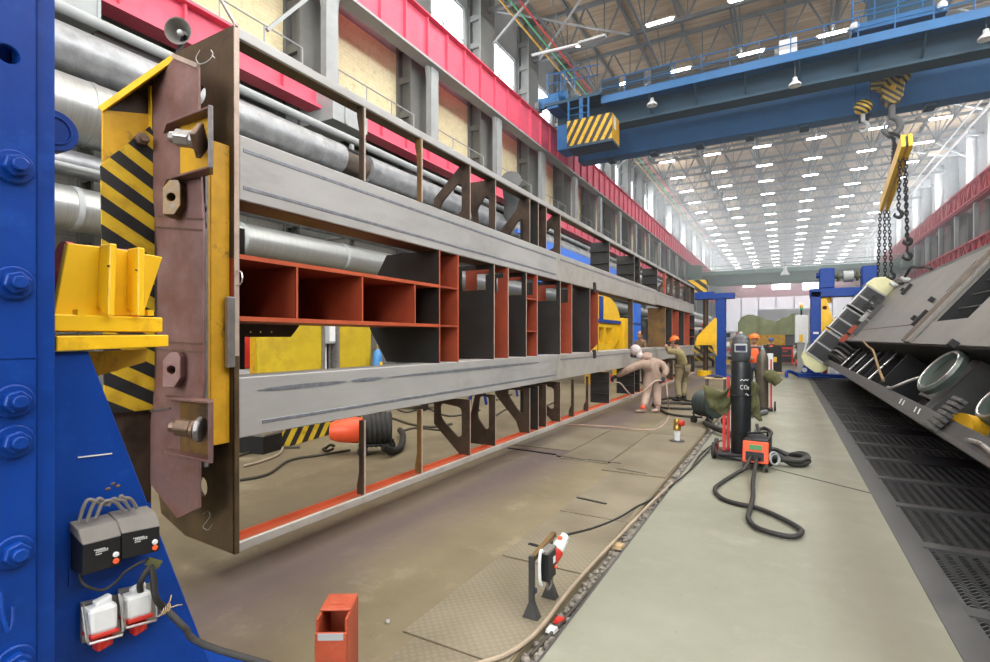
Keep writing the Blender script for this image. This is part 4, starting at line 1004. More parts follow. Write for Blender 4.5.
for u in (322.8,337.2):
    a = PX(u,300,Xb); build(MB().box(Xb-.3,Xb+.03,a.y-.04,a.y+.04,0,2.3), 'upright', GREYN, t)
ya_, yb_ = PX(323.6,300,Xb).y, PX(336.6,300,Xb).y
build(MB().box(Xb-.35,Xb-.02,ya_,yb_,1.56,2.2), 'upper_box', GREYP, t, bev=.02)
build(MB().box(Xb-.02,Xb,ya_+.18,yb_-.04,1.62,2.0), 'panel_door', WHITEP, t)
build(MB().box(Xb-.35,Xb-.32,ya_,yb_,.2,1.56), 'back_sheet', GREYD, t)
for k in range(4): y = ya_+.08+k*.13; build(MB().cyl((Xb-.18,y,.95),(Xb-.18,y,1.56),.035,n=10), 'tube', WHITEP if k % 2 else GREYN, t)
build(MB().box(Xb-.35,Xb-.02,ya_,yb_,.85,.95), 'shelf', WHITEP, t)
build(MB().box(Xb-.3,Xb-.03,ya_+.1,yb_-.1,.35,.75), 'lower_box', BLACK, t)
t = thing('fire_box', 'red cabinet on a white wall panel seen below the near shelf end', 'cabinet', PX(250,370,-10))
a, b = PX(244,333,-10), PX(257,333,-10)
build(MB().box(-10.3,-10,a.y-.3,b.y-.02,1.05,1.75), 'body', REDM, t, bev=.01); build(MB().box(-10.28,-10.02,a.y-.25,b.y-.06,0,1.05), 'stand', WHITEP, t); build(MB().box(-10.3,-9.98,a.y-.3,b.y-.02,1.75,1.82), 'lid', WHITEP, t)
def bottle(loc, r, h, mt, label, cap=BRASS, name='gas_bottle', cat='gas bottle', group=None):
    t = thing(name, label, cat, loc, group); M = Matrix.Translation(Vector(loc))
    build(MB().lathe([(r*.95,0),(r,.02),(r,h-.22),(r*.92,h-.14),(r*.62,h-.05),(r*.30,h),(0.0,h)], M, 20), 'body', mt, t, smooth=True)
    build(MB().lathe([(r*.28,h-.01),(r*.30,h+.04),(r*.15,h+.05),(r*.15,h+.13),(0,h+.13)], M, 12), 'valve', cap, t, smooth=True)
    return t
q = PX(377.5,380,-9.0); bottle((-9.0,q.y,0), .115, 1.42, CYLB, 'bright blue gas bottle right of the yellow panels')
build(MB().box(-8.883,-8.878,q.y-.05,q.y+.05,1.0,1.1), 'diamond_sticker', YEL, bpy.data.objects['gas_bottle'])
t = thing('yellow_cart', 'yellow upright trolley frame just behind the blue gas bottle', 'trolley', (-9.5,q.y,0)); build(MB().box(-9.6,-9.5,q.y-.1,q.y+.28,.1,1.5), 'back', YELD, t)
for s in (-.05,.2): build(MB().cyl((-9.42,q.y+s,.1),(-9.38,q.y+s,.1),.1,n=14), 'wheel', RUBB, t)
# striped ramp / beam on the floor
A, B = PF(283,452), PF(366,437)
t = thing('hazard_beam', 'black and yellow striped lifting beam lying on the floor behind the frame', 'beam', (A+B)/2)
A, B = PF(281,449), PF(362,425); d = (B-A).normalized(); sd = Vector((-d.y,d.x,0)); hgt = .30
m = MB(); c = (A+B)/2+sd*.22+Vector((0,0,hgt/2)); m.obox(c, d, sd, (0,0,1), (B-A).length/2, .22, hgt/2); build(m, 'box_beam', HZB, t)
c2 = A+sd*.22-d*.2+Vector((0,0,.13)); build(MB().obox(c2, d, sd, (0,0,1), .2, .24, .13), 'dark_end', BLACK, t); build(MB().obox(c2+Vector((0,0,.145)), d, sd, (0,0,1), .21, .26, .015), 'end_plate', GREYN, t)
# red and black fan heater / hose reel on wheels
def fan_unit(c, ax, label, body, r=.30, cone=None, name='drum_fan'):
    ax = Vector(ax).normalized(); t = thing(name, label, 'fan', (c.x,c.y,0)); R = ax.to_track_quat('Z','Y').to_matrix().to_4x4(); M = Matrix.Translation(c) @ R
    prof = [(r*.86,-.20),(r,-.19)]
    for k in range(5): z = -.15+k*.07; prof += [(r,z),(r*.95,z+.02),(r*.95,z+.045)]
    prof += [(r,.20),(r*.86,.21),(r*.8,.12),(.05,.12),(.05,.16),(0,.16)]
    build(MB().lathe(prof, M, 28), 'drum', body, t, smooth=True)
    m = MB()
    for k in range(5): m.ring(c+ax*.21, ax, r*(.2+.16*k), .008, 24, 5)
    build(m, 'grille', BLACK, t)
    if cone: build(MB().lathe([(r*.66,-.19),(r*.72,-.3),(r*.62,-.55),(r*.45,-.66),(r*.35,-.67),(0,-.60)], M, 22), 'cone', cone, t, smooth=True)
    sd = ax.cross(Vector((0,0,1))).normalized()
    for s in (-1,1):
        build(MB().tube([c+ax*.25+sd*s*r*.7+Vector((0,0,-r*.75)), c-ax*.25+sd*s*r*.7+Vector((0,0,-r*.75))], .02, 6), 'frame_bar', BLACK, t)
        for e in (-1,1):
            w = c+ax*.2*e+sd*s*r*.75; w.z = .075; build(MB().cyl(w-sd*.025, w+sd*.025, .075, n=16), 'wheel', RUBB, t); build(MB().beam(w, Vector((w.x,w.y,c.z-r*.6)), .025,.025), 'caster_post', BLACK, t)
    return t
c = PF(377,453); c.z = .35
fu = fan_unit(c, (.75,.66,0), 'black drum fan with red cone on wheels behind the frame', RUBB, .265, ORP)
h0 = c+Vector((.2,.35,-.2))
solo(MB().tube([PF(383,447,.16),PF(390,450,.10),PF(396,450,.06),PF(401,446,.07),PF(403,436,.1),PF(400,430,.1)], .05, 10, smooth=5), 'flexible_hose', RUBB, 'thick grey flexible hose curling from the red coned fan', 'hose')
solo(MB().tube([PF(334,446,.14),PF(330,445,.14),PF(326,448,.05),PF(323,449,.03),PF(327,451,.03),PF(333,449,.08)], .02, 6, smooth=5), 'wire_coil', BLACK, 'small tangle of black wire before the red cone', 'cable')
for i, L in enumerate((((244,466),(262,461),(280,453),(286,440),(300,434),(330,430)),((240,480),(268,474),(290,460),(320,455),(350,450)),((238,456),(250,452),(262,448),(300,447)),((372,420),(390,418),(410,424),(430,427),(452,424)),((400,432),(415,428),(440,430)),((385,402),(405,412),(425,408),(450,416),(480,410)),((492,418),(510,408),(528,412),(560,400)),((468,398),(480,392),(497,400),(512,394)))):
    solo(MB().tube([PF(u,v,.02) for u, v in L], .018 if i != 3 else .025, 6, smooth=6), 'floor_cable', HOSE if i in (0,) else CABLE,
     ['tan hose running from the striped beam to the frame end','dark cable on the floor in front of the striped beam','thin cable beside the dark end of the striped beam','tan cable crossing the floor behind the fan','short dark cable on the floor right of the fan','cable tangle behind the fan','dark cable on the floor beyond the lower brackets','dark looping cable by the blue trestle'][i], 'cable')
# welding set and clutter beyond the fan
t = thing('welding_set', 'green and black welding set with a red hose reel beyond the fan', 'machine', PF(415,408))
c = PF(417,409); build(MB().box(c.x-.3,c.x+.3,c.y-.2,c.y+.5,.12,.62), 'body', GREEND, t, bev=.02); build(MB().box(c.x-.28,c.x+.31,c.y-.21,c.y+.4,.14,.35), 'front', BLACK, t)
for dy in (-.15,.4): build(MB().cyl((c.x+.3,c.y+dy,.12),(c.x+.36,c.y+dy,.12),.12,n=16), 'wheel', RUBB, t)
r_ = PF(405,408); r_.z = .3; build(MB().cyl(r_, r_+Vector((.1,-.05,0)), .17, n=18), 'red_reel', REDM, t)
c = PF(449,404); solo(MB().box(c.x-.35,c.x-.1,c.y-.1,c.y+.12,0,.62).box(c.x-.3,c.x-.25,c.y-.25,c.y+.3,.62,.70), 'timber_block', WOOD, 'pale timber prop standing behind the lower brackets', 'timber')
t = thing('trestle', 'blue steel trestle seen between the lower brackets', 'trestle', PF(490,398))
a, b = PF(478,404), PF(510,396)
for p in (a, b):
    for s in (-1,1): build(MB().beam(p+Vector((s*.25,0,0)), p+Vector((s*.08,0,.85)), .05,.05), 'leg', BLUE, t)
build(MB().beam(a+Vector((0,0,.88)), b+Vector((0,0,.88)), .12, .08), 'top_bar', BLUE, t)
# blue steelwork behind the frame, seen through the upper gap
def at(u, v, X): return PX(u,v,X)
Xq = -8.0
t = thing('blue_gantry', 'bright blue gantry beam with lattice railing behind the frame', 'gantry', PX(540,380,Xq))
a, b = PX(500,265,Xq), PX(600,254,Xq)
ya_, yb_ = PX(538,258,Xq).y, PX(640,258,Xq).y
zz = 5.2
build(MB().box(Xq-.3,Xq,ya_,yb_,zz-.22,zz+.2), 'beam', BLUEL, t)
m = MB(); y = ya_
while y < yb_-.5: m.beam((Xq-.9,y,zz-.6),(Xq-.9,y+.6,zz+.5),.09,.09); m.beam((Xq-.9,y+.6,zz+.5),(Xq-.9,y+1.2,zz-.6),.09,.09); y += 1.2
m.box(Xq-.95,Xq-.85,ya_,yb_,zz+.5,zz+.62); m.box(Xq-.95,Xq-.85,ya_,yb_,zz-.72,zz-.6); build(m, 'lattice', BLUEL, t)
for y in (ya_+.2, (ya_+yb_)/2, yb_-.3): build(MB().box(Xq-.3,Xq-.02,y,y+.25,0,zz-.2), 'post', BLUEL, t)
# yellow round rotator ring behind, with control panel
Xr = -6.2
c = PX(597,322,Xr)
t = thing('turning_ring', 'big yellow turning ring plate with blue crossbar behind the frame', 'ring', (Xr,c.y,0))
R_ = .2; yA, yM, yB = PX(590,322,Xr).y, PX(607,322,Xr).y, PX(620.5,322,Xr).y; zA, zB = 1.15, 3.35; poly = [(yA,zA)]+[(yM+(yB-yM)*math.cos(w), (zA+zB)/2+(zB-zA)/2*math.sin(w)) for w in [(-90+12*k)*PI/180 for k in range(16)]]+[(yA,zB)]; c = Vector((Xr,PX(605,322,Xr).y,1.95))
m = MB(); m.plate(poly, YZ(Xr), -.25, 0, [rect(PX(599,322,Xr).y,PX(604,322,Xr).y,1.5,2.12), rect(PX(606,322,Xr).y,PX(612,322,Xr).y,1.5,2.12)]); build(m, 'ring_plate', YEL, t)
build(MB().box(Xr-.02,Xr+.08,yA,PX(640,322,Xr).y,2.30,2.42), 'crossbar', BLUE, t); build(MB().box(Xr-.02,Xr+.06,PX(599,322,Xr).y,PX(602,322,Xr).y,2.42,3.3), 'upright_bar', BLUE, t)
build(MB().box(Xr-.5,Xr-.3,c.y-.6,c.y+1.2,1.5,1.9), 'inner_box', WHITEP, t); build(MB().box(Xr-.2,Xr-.05,yA,yM,0,1.15), 'pedestal', YELD, t)
for k in range(3): build(MB().cyl((Xr-.18,c.y-.15+.12*k,c.z-.3),(Xr-.18,c.y-.15+.12*k,c.z+.1),.03,n=8), 'lever', [GREYN,BLACK,WHITEP][k], t)
# cabinets and blue post beyond
for i, (u0, u1, v0, mt, lab) in enumerate(((624,632,318,YEL,'narrow yellow cabinet behind the frame beside the turning ring'),(627,633,324,GREYP,'pale grey cabinet behind the frame right of the turning ring'),(637,641,300,BLUEL,'bright blue upright post behind the frame'))):
    X = -6.0-.6*i; a, b = PX(u0,v0,X), PX(u1,v0,X); t = thing('steel_cabinet' if i < 2 else 'blue_post', lab, 'cabinet' if i < 2 else 'post', (X,a.y,0))
    build(MB().box(X-.5,X,a.y,b.y,0,a.z), 'body', mt, t, bev=.015); build(MB().box(X,X+.01,a.y+.05,b.y-.05,.3,a.z-.2), 'front_panel', mt, t)

# ================================================================== FAR BLUE CLAMP POSTS
def portal_post(x, y, w, d, h, label):
    t = thing('clamp_post', label, 'post', (x,y,0), 'blue clamp posts')
    build(MB().box(x-w/2,x+w/2,y-d/2,y+d/2,.06,h), 'column', BLUE, t, bev=.015); build(MB().box(x-w*1.3,x+w*1.3,y-d,y+d,0,.06), 'base_plate', BLUE, t)
    for z in [.5+.25*k for k in range(int((h-.7)/.25))]: build(MB().cyl((x+w/2-.04,y-d/2-.03,z),(x+w/2-.04,y-d/2,z),.03,n=6), 'bolt', BLUE, t)
    return t
YB2 = 25.0
xr = PY(721,350,YB2).x
t = portal_post(xr, YB2, .40, .5, PY(717,299,YB2).z, 'far blue post with yellow arm at the far end of the frame')
zt_ = PY(700,297,YB2).z; xl = PY(686,297,YB2).x
build(MB().box(xl,xr+.55,YB2-.3,YB2+.3,zt_-.12,zt_+.12), 'top_beam', BLUE, t)
ym = YB2-.2; f = lambda u, v: (PY(u,v,ym).x, PY(u,v,ym).z)
m = MB(); m.plate([f(697,337),f(715,318),f(717,318),f(717,356),f(712,345),f(697,343)], XZ(ym), -.14, .14); build(m, 'yellow_arm', YEL, t)
build(MB().box(f(696,0)[0],f(716,0)[0],ym-.25,ym+.25,f(706,345)[1],f(706,341)[1]), 'arm_base', YEL, t)
build(MB().cyl((PY(706,300,YB2).x,YB2-.1,0),(PY(706,300,YB2).x,YB2-.1,zt_-.1),.11,n=14), 'screw_shaft', BRST, t)
build(MB().cyl((PY(705,300,YB2).x,YB2-.1,.0),(PY(705,300,YB2).x,YB2-.1,.25),.3,n=18), 'yellow_foot', YEL, t)
a = PY(690,290,YB2); t2 = thing('drive_box', 'small hazard striped drive box on top of the far blue post', 'drive box', (xl+.35,YB2,zt_+.121)); build(MB().box(xl+.1,xl+.9,YB2-.25,YB2+.25,zt_+.121,zt_+.75), 'casing', HZS, t2); build(MB().box(xl+.1,xl+1.2,YB2-.28,YB2+.28,zt_+.121,zt_+.2), 'foot', BLUE, t2)
# portal holding the tilted frame
YP2 = 26.6
f2 = lambda u, v, y=YP2: PY(u,v,y)
x0 = f2(815.5,350).x
t = portal_post(x0, YP2, .38, .7, f2(815,292).z, 'blue post with yellow lifting arm and red screw behind the tilted frame')
z1 = f2(815,292).z; z0 = f2(815,282.5).z; xe = f2(887,290).x
build(MB().box(x0-.22,xe,YP2-.35,YP2+.35,z1-.25,z1+.12), 'top_beam', BLUE, t, bev=.02)
for ua, ub in ((819,834),(861,876)): build(MB().box(f2(ua,0).x,f2(ub,0).x,YP2-.35,YP2+.35,z1+.12,f2(825,269).z), 'gear_box', BLUE, t, bev=.03)
build(MB().cyl((f2(834,0).x,YP2-.1,f2(840,277).z),(f2(861,0).x,YP2-.1,f2(840,277).z),.08,n=12), 'drive_shaft', GREYD, t); build(MB().cyl((f2(843,0).x,YP2-.1,f2(840,277).z),(f2(853,0).x,YP2-.1,f2(840,277).z),.24,n=16), 'drive_motor', GREYP, t)
for ua in (837,856): build(MB().cyl((f2(ua,0).x,YP2-.1,f2(840,277).z),(f2(ua+2,0).x,YP2-.1,f2(840,277).z),.2,n=12), 'coupling', OLIVE, t)
build(MB().cyl((f2(816,0).x,YP2-.1,f2(817,276).z),(f2(819,0).x,YP2-.1,f2(817,276).z),.12,n=12), 'shaft_end', BLUE, t)
g = lambda u, v: (f2(u,v,YP2-.1).x, f2(u,v,YP2-.1).z)
m = MB(); m.plate([g(819,299),g(826,299),g(833,320),g(828,335),g(819,335)], XZ(YP2-.1), -.2, .1, [circle(g(824.5,308)[0], g(824.5,308)[1], .09, n=12)]); build(m, 'yellow_arm', YEL, t)
build(MB().cyl((f2(825,0).x,YP2+.05,0),(f2(825,0).x,YP2+.05,z1-.2),.10,n=14), 'red_screw', ORNG, t); build(MB().cyl((f2(826,0).x,YP2-.05,z1-.5),(f2(826,0).x,YP2-.05,z1-.25),.2,n=14), 'screw_nut', YELD, t)
m = MB(); m.plate([g(811,345),g(813,345),g(813,377),g(800,377),g(801,372)], XZ(YP2-.1), -.04, .04); build(m, 'gusset', BLUE, t)
build(MB().box(g(797,0)[0],g(880,0)[0],YP2-.45,YP2+.5,0,.16), 'floor_beam', BLUE, t); build(MB().tube([(g(797,0)[0],YP2-.4,.1),(g(795,0)[0]-.2,YP2-.7,.25),(g(793,0)[0]-.25,YP2-.9,.2),(g(793,0)[0]-.25,YP2-.95,0)], .07, 8, smooth=4), 'hook_bar', BLUE, t)
build(MB().cyl((g(804.5,0)[0],YP2-.16,g(812,370)[1]),(g(804.5,0)[0],YP2-.12,g(812,370)[1]),.1,n=16), 'round_plate', WHITEP, t)
build(MB().box(x0-.1,x0+.1,YP2-.37,YP2-.35,g(812,334)[1],g(812,332)[1]), 'name_plate', WHITEP, t)
t2 = thing('steel_sheet', 'bright leaning steel sheet behind the portal foot', 'sheet', f2(833,372)); build(MB().hexa([f2(829,377,YP2+.6),f2(838,377,YP2+.6),f2(838,377,YP2+.7),f2(829,377,YP2+.7),f2(830,366,YP2+1.2),f2(834,368,YP2+1.2),f2(834,368,YP2+1.23),f2(830,366,YP2+1.23)]), 'plate', GREYP, t2)

# ================================================================== TILTED FRAME (right)
TA = math.radians(52); SD = Vector((math.cos(TA),0,math.sin(TA))); ND = Vector((-math.sin(TA),0,math.cos(TA)))
O_ = Vector((1.36,0,.77))
def tp(s, y, n=0.0): return O_ + SD*s + ND*n + Vector((0,y,0))
def tuv(u, v, n=0.0):
    a, b, c = ray(u,v); d = Vector((a,b,c)); o = Vector((0,0,CAMZ)); base = O_+ND*n
    t_ = (base-o).dot(ND)/d.dot(ND); p = o+d*t_; q = p-base
    return q.dot(SD), p.y
TF = thing('tilted_frame', 'dark finished machine frame tilted on its side above the black grating', 'frame', tp(0,14))
def tbox(s0, s1, y0, y1, n0, n1, name, mt, par=None, bev=.006):
    m = MB(); m.hexa([tp(s0,y0,n0),tp(s1,y0,n0),tp(s1,y1,n0),tp(s0,y1,n0),tp(s0,y0,n1),tp(s1,y0,n1),tp(s1,y1,n1),tp(s0,y1,n1)]); return build(m, name, mt, par or TF, bev=bev)
TN = lambda n: (lambda a, b, d: tp(a,b,n+d))
sd0 = 1.06; sTop = 3.45; YD0, YD1 = 3.2, 24.2
tbox(-.02,.15,3.0,25.0,-.30,0.0,'side_beam',DECKM)
tbox(-.05,.0,3.0,25.0,-.05,.03,'beam_lip',DECKM)
tbox(sTop,sTop+.15,3.0,25.0,-.3,-.0,'side_beam',DECKM)
# deck plates: far smooth part, near part with openings
Yrail = tuv(904,345)[1]
yo0 = [tuv(u,v) for u, v in ((934,325),(979,278))]
def deckplate(y0, y1, holes, mt=DECK):
    m = MB(); m.plate([(sd0,y0),(sTop,y0),(sTop,y1),(sd0,y1)], TN(-.03), 0, .03, holes); return build(m, 'deck_plate', mt, TF)
deckplate(Yrail, YD1, [[(2.35,Yrail+.9),(3.1,Yrail+.9),(3.1,Yrail+1.05),(2.35,Yrail+1.05)]])
yh0 = Yrail-.55
deckplate(YD0, Yrail, [[(1.55,yh0-2.0),(3.15,yh0-2.0),(3.15,yh0),(1.55,yh0)], [(1.5,yh0-4.6),(3.1,yh0-4.6),(3.1,yh0-3.6),(1.5,yh0-3.6)], [(1.62,yh0-3.3),(2.6,yh0-3.3),(2.6,yh0-3.05),(1.62,yh0-3.05)], [(1.5,YD0+.6),(3.1,YD0+.6),(3.1,yh0-5.3),(1.5,yh0-5.3)]])
for k in range(4): tbox(1.9+.3*k,1.93+.3*k,yh0-1.9,yh0-.1,-.14,-.11,'inner_rib',DECKM)
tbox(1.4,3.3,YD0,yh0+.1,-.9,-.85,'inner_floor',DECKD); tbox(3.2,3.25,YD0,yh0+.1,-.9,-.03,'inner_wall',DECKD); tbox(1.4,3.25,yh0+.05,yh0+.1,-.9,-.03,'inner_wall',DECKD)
# rail ridge across the deck
m = MB(); m.cyl(tp(sd0,Yrail,.03), tp(sTop,Yrail,.03), .07, n=14); build(m, 'ridge_bar', mat('brown_ridge_bar',(.10,.078,.06),.5,metal=.3,var=.3), TF, smooth=True)
tbox(sd0,sTop,Yrail-.42,Yrail-.10,0,.05,'ridge_plate',DECK)
tbox(3.25,3.44,Yrail-.2,Yrail+.12,.05,.16,'orange_block',ORNG)
# far-end deck seam and lugs
yS = tuv(853,331)[1]; tbox(1.52,1.54,Yrail+.1,YD1,.0,.006,'deck_seam',DECKD)
for (u, v, L) in ((921,321,.42),(907,291,.42)):
    s, y = tuv(u,v); tbox(s-.15,s+.22,y-.05,y+.05,0,.09,'lug_bar',DECKD); tbox(s-.03,s+.07,y+.26,y+.36,0,.13,'lug_block',DECKD)
for (u, v) in ((874,309),(880,304),(867,316)): s, y = tuv(u,v); tbox(s-.12,s+.12,y-.05,y+.05,0,.12,'hinge_lug',DECKM)
for k in range(2): tbox(2.0-.7*k,2.6-.7*k,22.0,22.3,.0,.12,'clamp_bar',DECKM)
for k, (u, v) in enumerate(((934,301),(957,346))):
    s, y = tuv(u,v); tbox(s-.05,s+.05,y-.035,y+.035,0,.10,'peg',DECKD)
# dark well behind the open bay
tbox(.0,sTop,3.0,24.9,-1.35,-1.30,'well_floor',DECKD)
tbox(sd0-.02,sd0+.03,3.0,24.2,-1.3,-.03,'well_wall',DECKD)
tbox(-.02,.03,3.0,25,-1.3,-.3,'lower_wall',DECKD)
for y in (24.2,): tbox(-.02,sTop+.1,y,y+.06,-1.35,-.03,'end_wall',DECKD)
for y in (22.6,20.6,18.6,16.2,13.8): tbox(.1,sd0,y,y+.05,-1.1,-.35,'well_rib',DECKD)
for (y, n) in ((21.8,-.3),(19.6,-.35),(17.2,-.3),(14.9,-.3),(16.8,-.5)): build(MB().cyl(tp(.12,y,n), tp(sd0-.03,y+.4,n-.1), .028, n=8), 'silver_rod', CHROME, TF, smooth=True)
# turntable ring on its pedestal, big wheel rings, yellow coupler
def tring(u, v, n, R, label):
    s, y = tuv(u,v,n); c = tp(s,y,n); ax = (ND+Vector((0,-.16,0))).normalized(); Rm = ax.to_track_quat('Z','Y').to_matrix().to_4x4(); M = Matrix.Translation(c) @ Rm
    o = build(MB().lathe([(R*.80,-.05),(R*.82,.02),(R*.92,.03),(R,.0),(R,-.07),(R*.9,-.09),(R*.80,-.09),(R*.80,-.05)], M, 40), 'cast_ring', GLASSY, TF, smooth=True)
    build(MB().lathe([(0,-.08),(R*.80,-.08),(R*.80,-.07),(0,-.07)], M, 32), 'ring_disc', DECKM, o); build(MB().ring(c+ax*.025, ax, R*.84, .012, 40, 6), 'bright_rim', CHROME, o)
    return c, ax
c, ax = tring(940,371,-.10,.36,'ring')
m = MB(); s, y = tuv(934,388,-.40); build(MB().obox(tp(s,y,-.55), SD, (0,1,0), ND, .18, .7, .10), 'ring_pedestal', DECKM, TF, bev=.01)
build(MB().beam(tp(.15,y-.1,-.75), tp(s+.1,y-.1,-.62), .45, .14), 'pedestal_leg', DECKM, TF)
s, y = tuv(952,383,-.30); tbox(.12,sd0,y-.25,y+.15,-.75,-.3,'cross_member',DECKM)
tring(999,402,-.2,.24,'ring')
s, y = tuv(994,418,-.35); tbox(s-.25,s+.2,y-.8,y+.5,-.6,-.35,'ring_pedestal',DECKM)
s, y = tuv(955,421,-.05); c = tp(s,y,-.10)
cp = build(MB().cyl(c, c+Vector((.16,.16,-.05)), .12, n=20), 'yellow_coupler', YELD, TF, smooth=True)
for k in range(7):
    q = c+SD*(-.14+.06*k)+ND*(.11)+Vector((-.06,-.02,0)); build(MB().obox(q, (0,1,0), SD, ND, .15, .021, .035), 'track_pad', DECKM, cp, bev=.006)
build(MB().ring(c+Vector((.18,.16,-.07)), (.7,.6,-.1), .12, .014, 28, 6), 'coupler_ring', GLASSY, TF)
for (u, v) in ((897,404),(912,412)):
    s, y = tuv(u,v,.03)
    for k in (-1,1): build(MB().beam(tp(.03,y+.1*k-.05,.006), tp(.10,y+.1*k+.05,.006), .012, .006), 'white_mark', GREYP, TF)
s, y = tuv(975,452,.03); build(MB().tube([tp(.05,y-.3,.03),tp(.07,y,.05),tp(.05,y+.35,.03)], .018, 8, smooth=4), 'handle', CHROME, TF)
m = MB(); m.tube([tp(sd0,tuv(861,344)[1],.02), tp(.85,tuv(868,352)[1],.10), tp(.72,tuv(875,358)[1],.12), tp(.42,tuv(879,374)[1],.10), tp(.22,tuv(888,382)[1],.06)], .022, 8, smooth=5)
solo(m, 'rubber_hose', mat('ochre_hose',(.20,.125,.05),.6,var=.3), 'ochre hose dangling over the open bay of the tilted frame', 'hose')
m = MB(); m.tube([tp(.16,tuv(884,394)[1],.03), tp(.18,tuv(889,394)[1],.03), tp(.4,tuv(905,380)[1],-.05), tp(.6,tuv(922,365)[1],-.15)], .022, 8, smooth=5)
solo(m, 'grey_conduit', GREYN, 'bent pale grey conduit along the lower edge of the tilted frame', 'conduit')
# headstock across the far end: black windowed box with pale green caps
HS = TF
for k, (s0, s1) in enumerate(((-.1,1.05),(1.15,2.15),(2.25,3.2))):
    p = tbox(s0,s1,24.28,25.4,-.2,.72,'headstock_box',DECKM)
    for j in range(2):
        w = (s1-s0)/2; m = MB(); a0 = s0+w*j+.07; a1 = s0+w*(j+1)-.07
        m.hexa([tp(a0,24.32,.72),tp(a1,24.32,.72),tp(a1,25.3,.72),tp(a0,25.3,.72),tp(a0,24.32,.732),tp(a1,24.32,.732),tp(a1,25.3,.732),tp(a0,25.3,.732)]); build(m, 'black_window', BLACK, p)
        m = MB(); m.hexa([tp(a0,24.262,-.1),tp(a1,24.262,-.1),tp(a1,24.28,-.1),tp(a0,24.28,-.1),tp(a0,24.262,.62),tp(a1,24.262,.62),tp(a1,24.28,.62),tp(a0,24.28,.62)]); build(m, 'black_window', BLACK, p)
    for n in (-.2,.735): q = build(MB().beam(tp(s0,24.29,n), tp(s1,24.29,n), .05, .05), 'white_rim', WHITEP, p)
    for s_ in (s0+.03,(s0+s1)/2,s1-.03): build(MB().beam(tp(s_,24.27,-.2), tp(s_,24.27,.735), .05, .05), 'white_rim', GREYP, p); build(MB().beam(tp(s_,24.29,.735), tp(s_,25.38,.735), .05, .05), 'white_rim', GREYP, p)
for s0, s1 in ((-.55,-.08),(3.2,3.75)):
    m = MB(); e = -1 if s0 < 0 else 1; sa = s1 if e < 0 else s0; L = abs(s1-s0)
    m.plate([(sa,-.28),(sa+e*L*.65,-.22),(sa+e*L,-.02),(sa+e*L,.45),(sa+e*L*.6,.72),(sa,.80)], lambda a, b, d: tp(a,24.3+d,b), 0, 1.1); build(m, 'green_end_cap', PALEG, TF, bev=.02)
for k, (s0, s1, mt) in enumerate(((.9,1.25,ORNG),(1.35,1.7,ORNG),(1.9,2.4,GREYN),(2.5,3.0,DECKM))): tbox(s0,s1,23.6,23.9,0,.16,'bracket_block',mt)
m = MB()
for k in range(4): m.tube([tp(2.3+.2*k,23.3,.05),tp(2.3+.2*k,23.3,.32),tp(2.3+.2*k,24.1,.32)], .02, 6)
m.tube([tp(2.25,23.3,.32),tp(2.95,23.3,.32)], .02, 6); build(m, 'hand_grip_frame', BLACK, TF)
for k, s in enumerate((.25,.45,.62,.8)): build(MB().tube([tp(s,23.9,-.6),tp(s,23.9,.02),tp(s+.1,22.8,.06),tp(s+.05,22.0,-.3)], .04, 8, smooth=4), 'hydraulic_hose', GREYN if k == 1 else RUBB, TF)
# hardware on the top edge
for k, (u, v) in enumerate(((893,287),(900,283),(908,278),(916,273))):
    s, y = tuv(u,v); build(MB().beam(tp(sTop+.05,y-.4,.05), tp(sTop+.2,y+.5,.14), .2, .10), 'edge_fitting', [BLACK,GREYP,DECKM,GREYP][k], TF, bev=.02)
m = MB(); a = tp(sTop+.1,tuv(911,277)[1],.1); m.tube([a,a+Vector((.1,-.6,.35)),a+Vector((.1,-1.6,.25)),a+Vector((.1,-2.6,.15)),a+Vector((.05,-3.6,-.02))], .04, 8, smooth=5)
solo(m, 'rubber_hose', RUBB, 'dark hose lying along the top edge of the tilted frame', 'hose')
TSUP = thing('support_stand', 'dark steel stand under the tilted frame standing in the grating pit', 'stand', (3.0,6.0,-.7))
build(MB().box(2.9,3.3,5.2,5.6,-.7,.5), 'post', DECKD, TSUP); build(MB().box(2.7,3.5,5.0,5.8,-.7,-.62), 'foot', DECKD, TSUP)

# ================================================================== GRATING PANELS over the pit
def grating():
    x0, x1, L = .985, 3.74, 1.2
    t = thing('floor_grating', 'x', 'grating', (x0,3.0,-.1), 'floor gratings over the pit')
    fr = MB(); fr.box(x0,x1,3.0,3.13,-.1,.0); fr.box(x0,x0+.03,3.13,4.2,-.1,-.01); fr.box(x1-.03,x1,3.13,4.2,-.1,-.01)
    build(fr, 'frame', GRATE, t)
    m = MB(); n = 22; w = (4.2-3.13)/n; nx = 62; dx = (x1-x0-.06)/nx
    for k in range(n):
        ya = 3.13+w*k
        for j in range(nx):
            xa = x0+.03+dx*j; s = 1 if j % 2 == 0 else -1; yc = ya+w/2
            p = Vector((xa,yc-s*w*.5,-.02)); q = Vector((xa+dx,yc+s*w*.5,-.02))
            d = Vector((.0,.006,0)); m.add([p-d,p+d,q+d,q-d,p-d-Vector((0,0,.018)),p+d-Vector((0,0,.018)),q+d-Vector((0,0,.018)),q-d-Vector((0,0,.018))], [(0,1,2,3),(0,3,7,4),(1,5,6,2)])
    build(m, 'expanded_mesh', GRATE, t)
    return t
g0 = grating()
for k in range(19):
    y = 3.0+1.2*k
    g = g0 if k == 0 else dup(g0, (.985,y,-.1)); g['label'] = 'black expanded mesh floor grating, %s from the near end of the pit' % ORD[k]
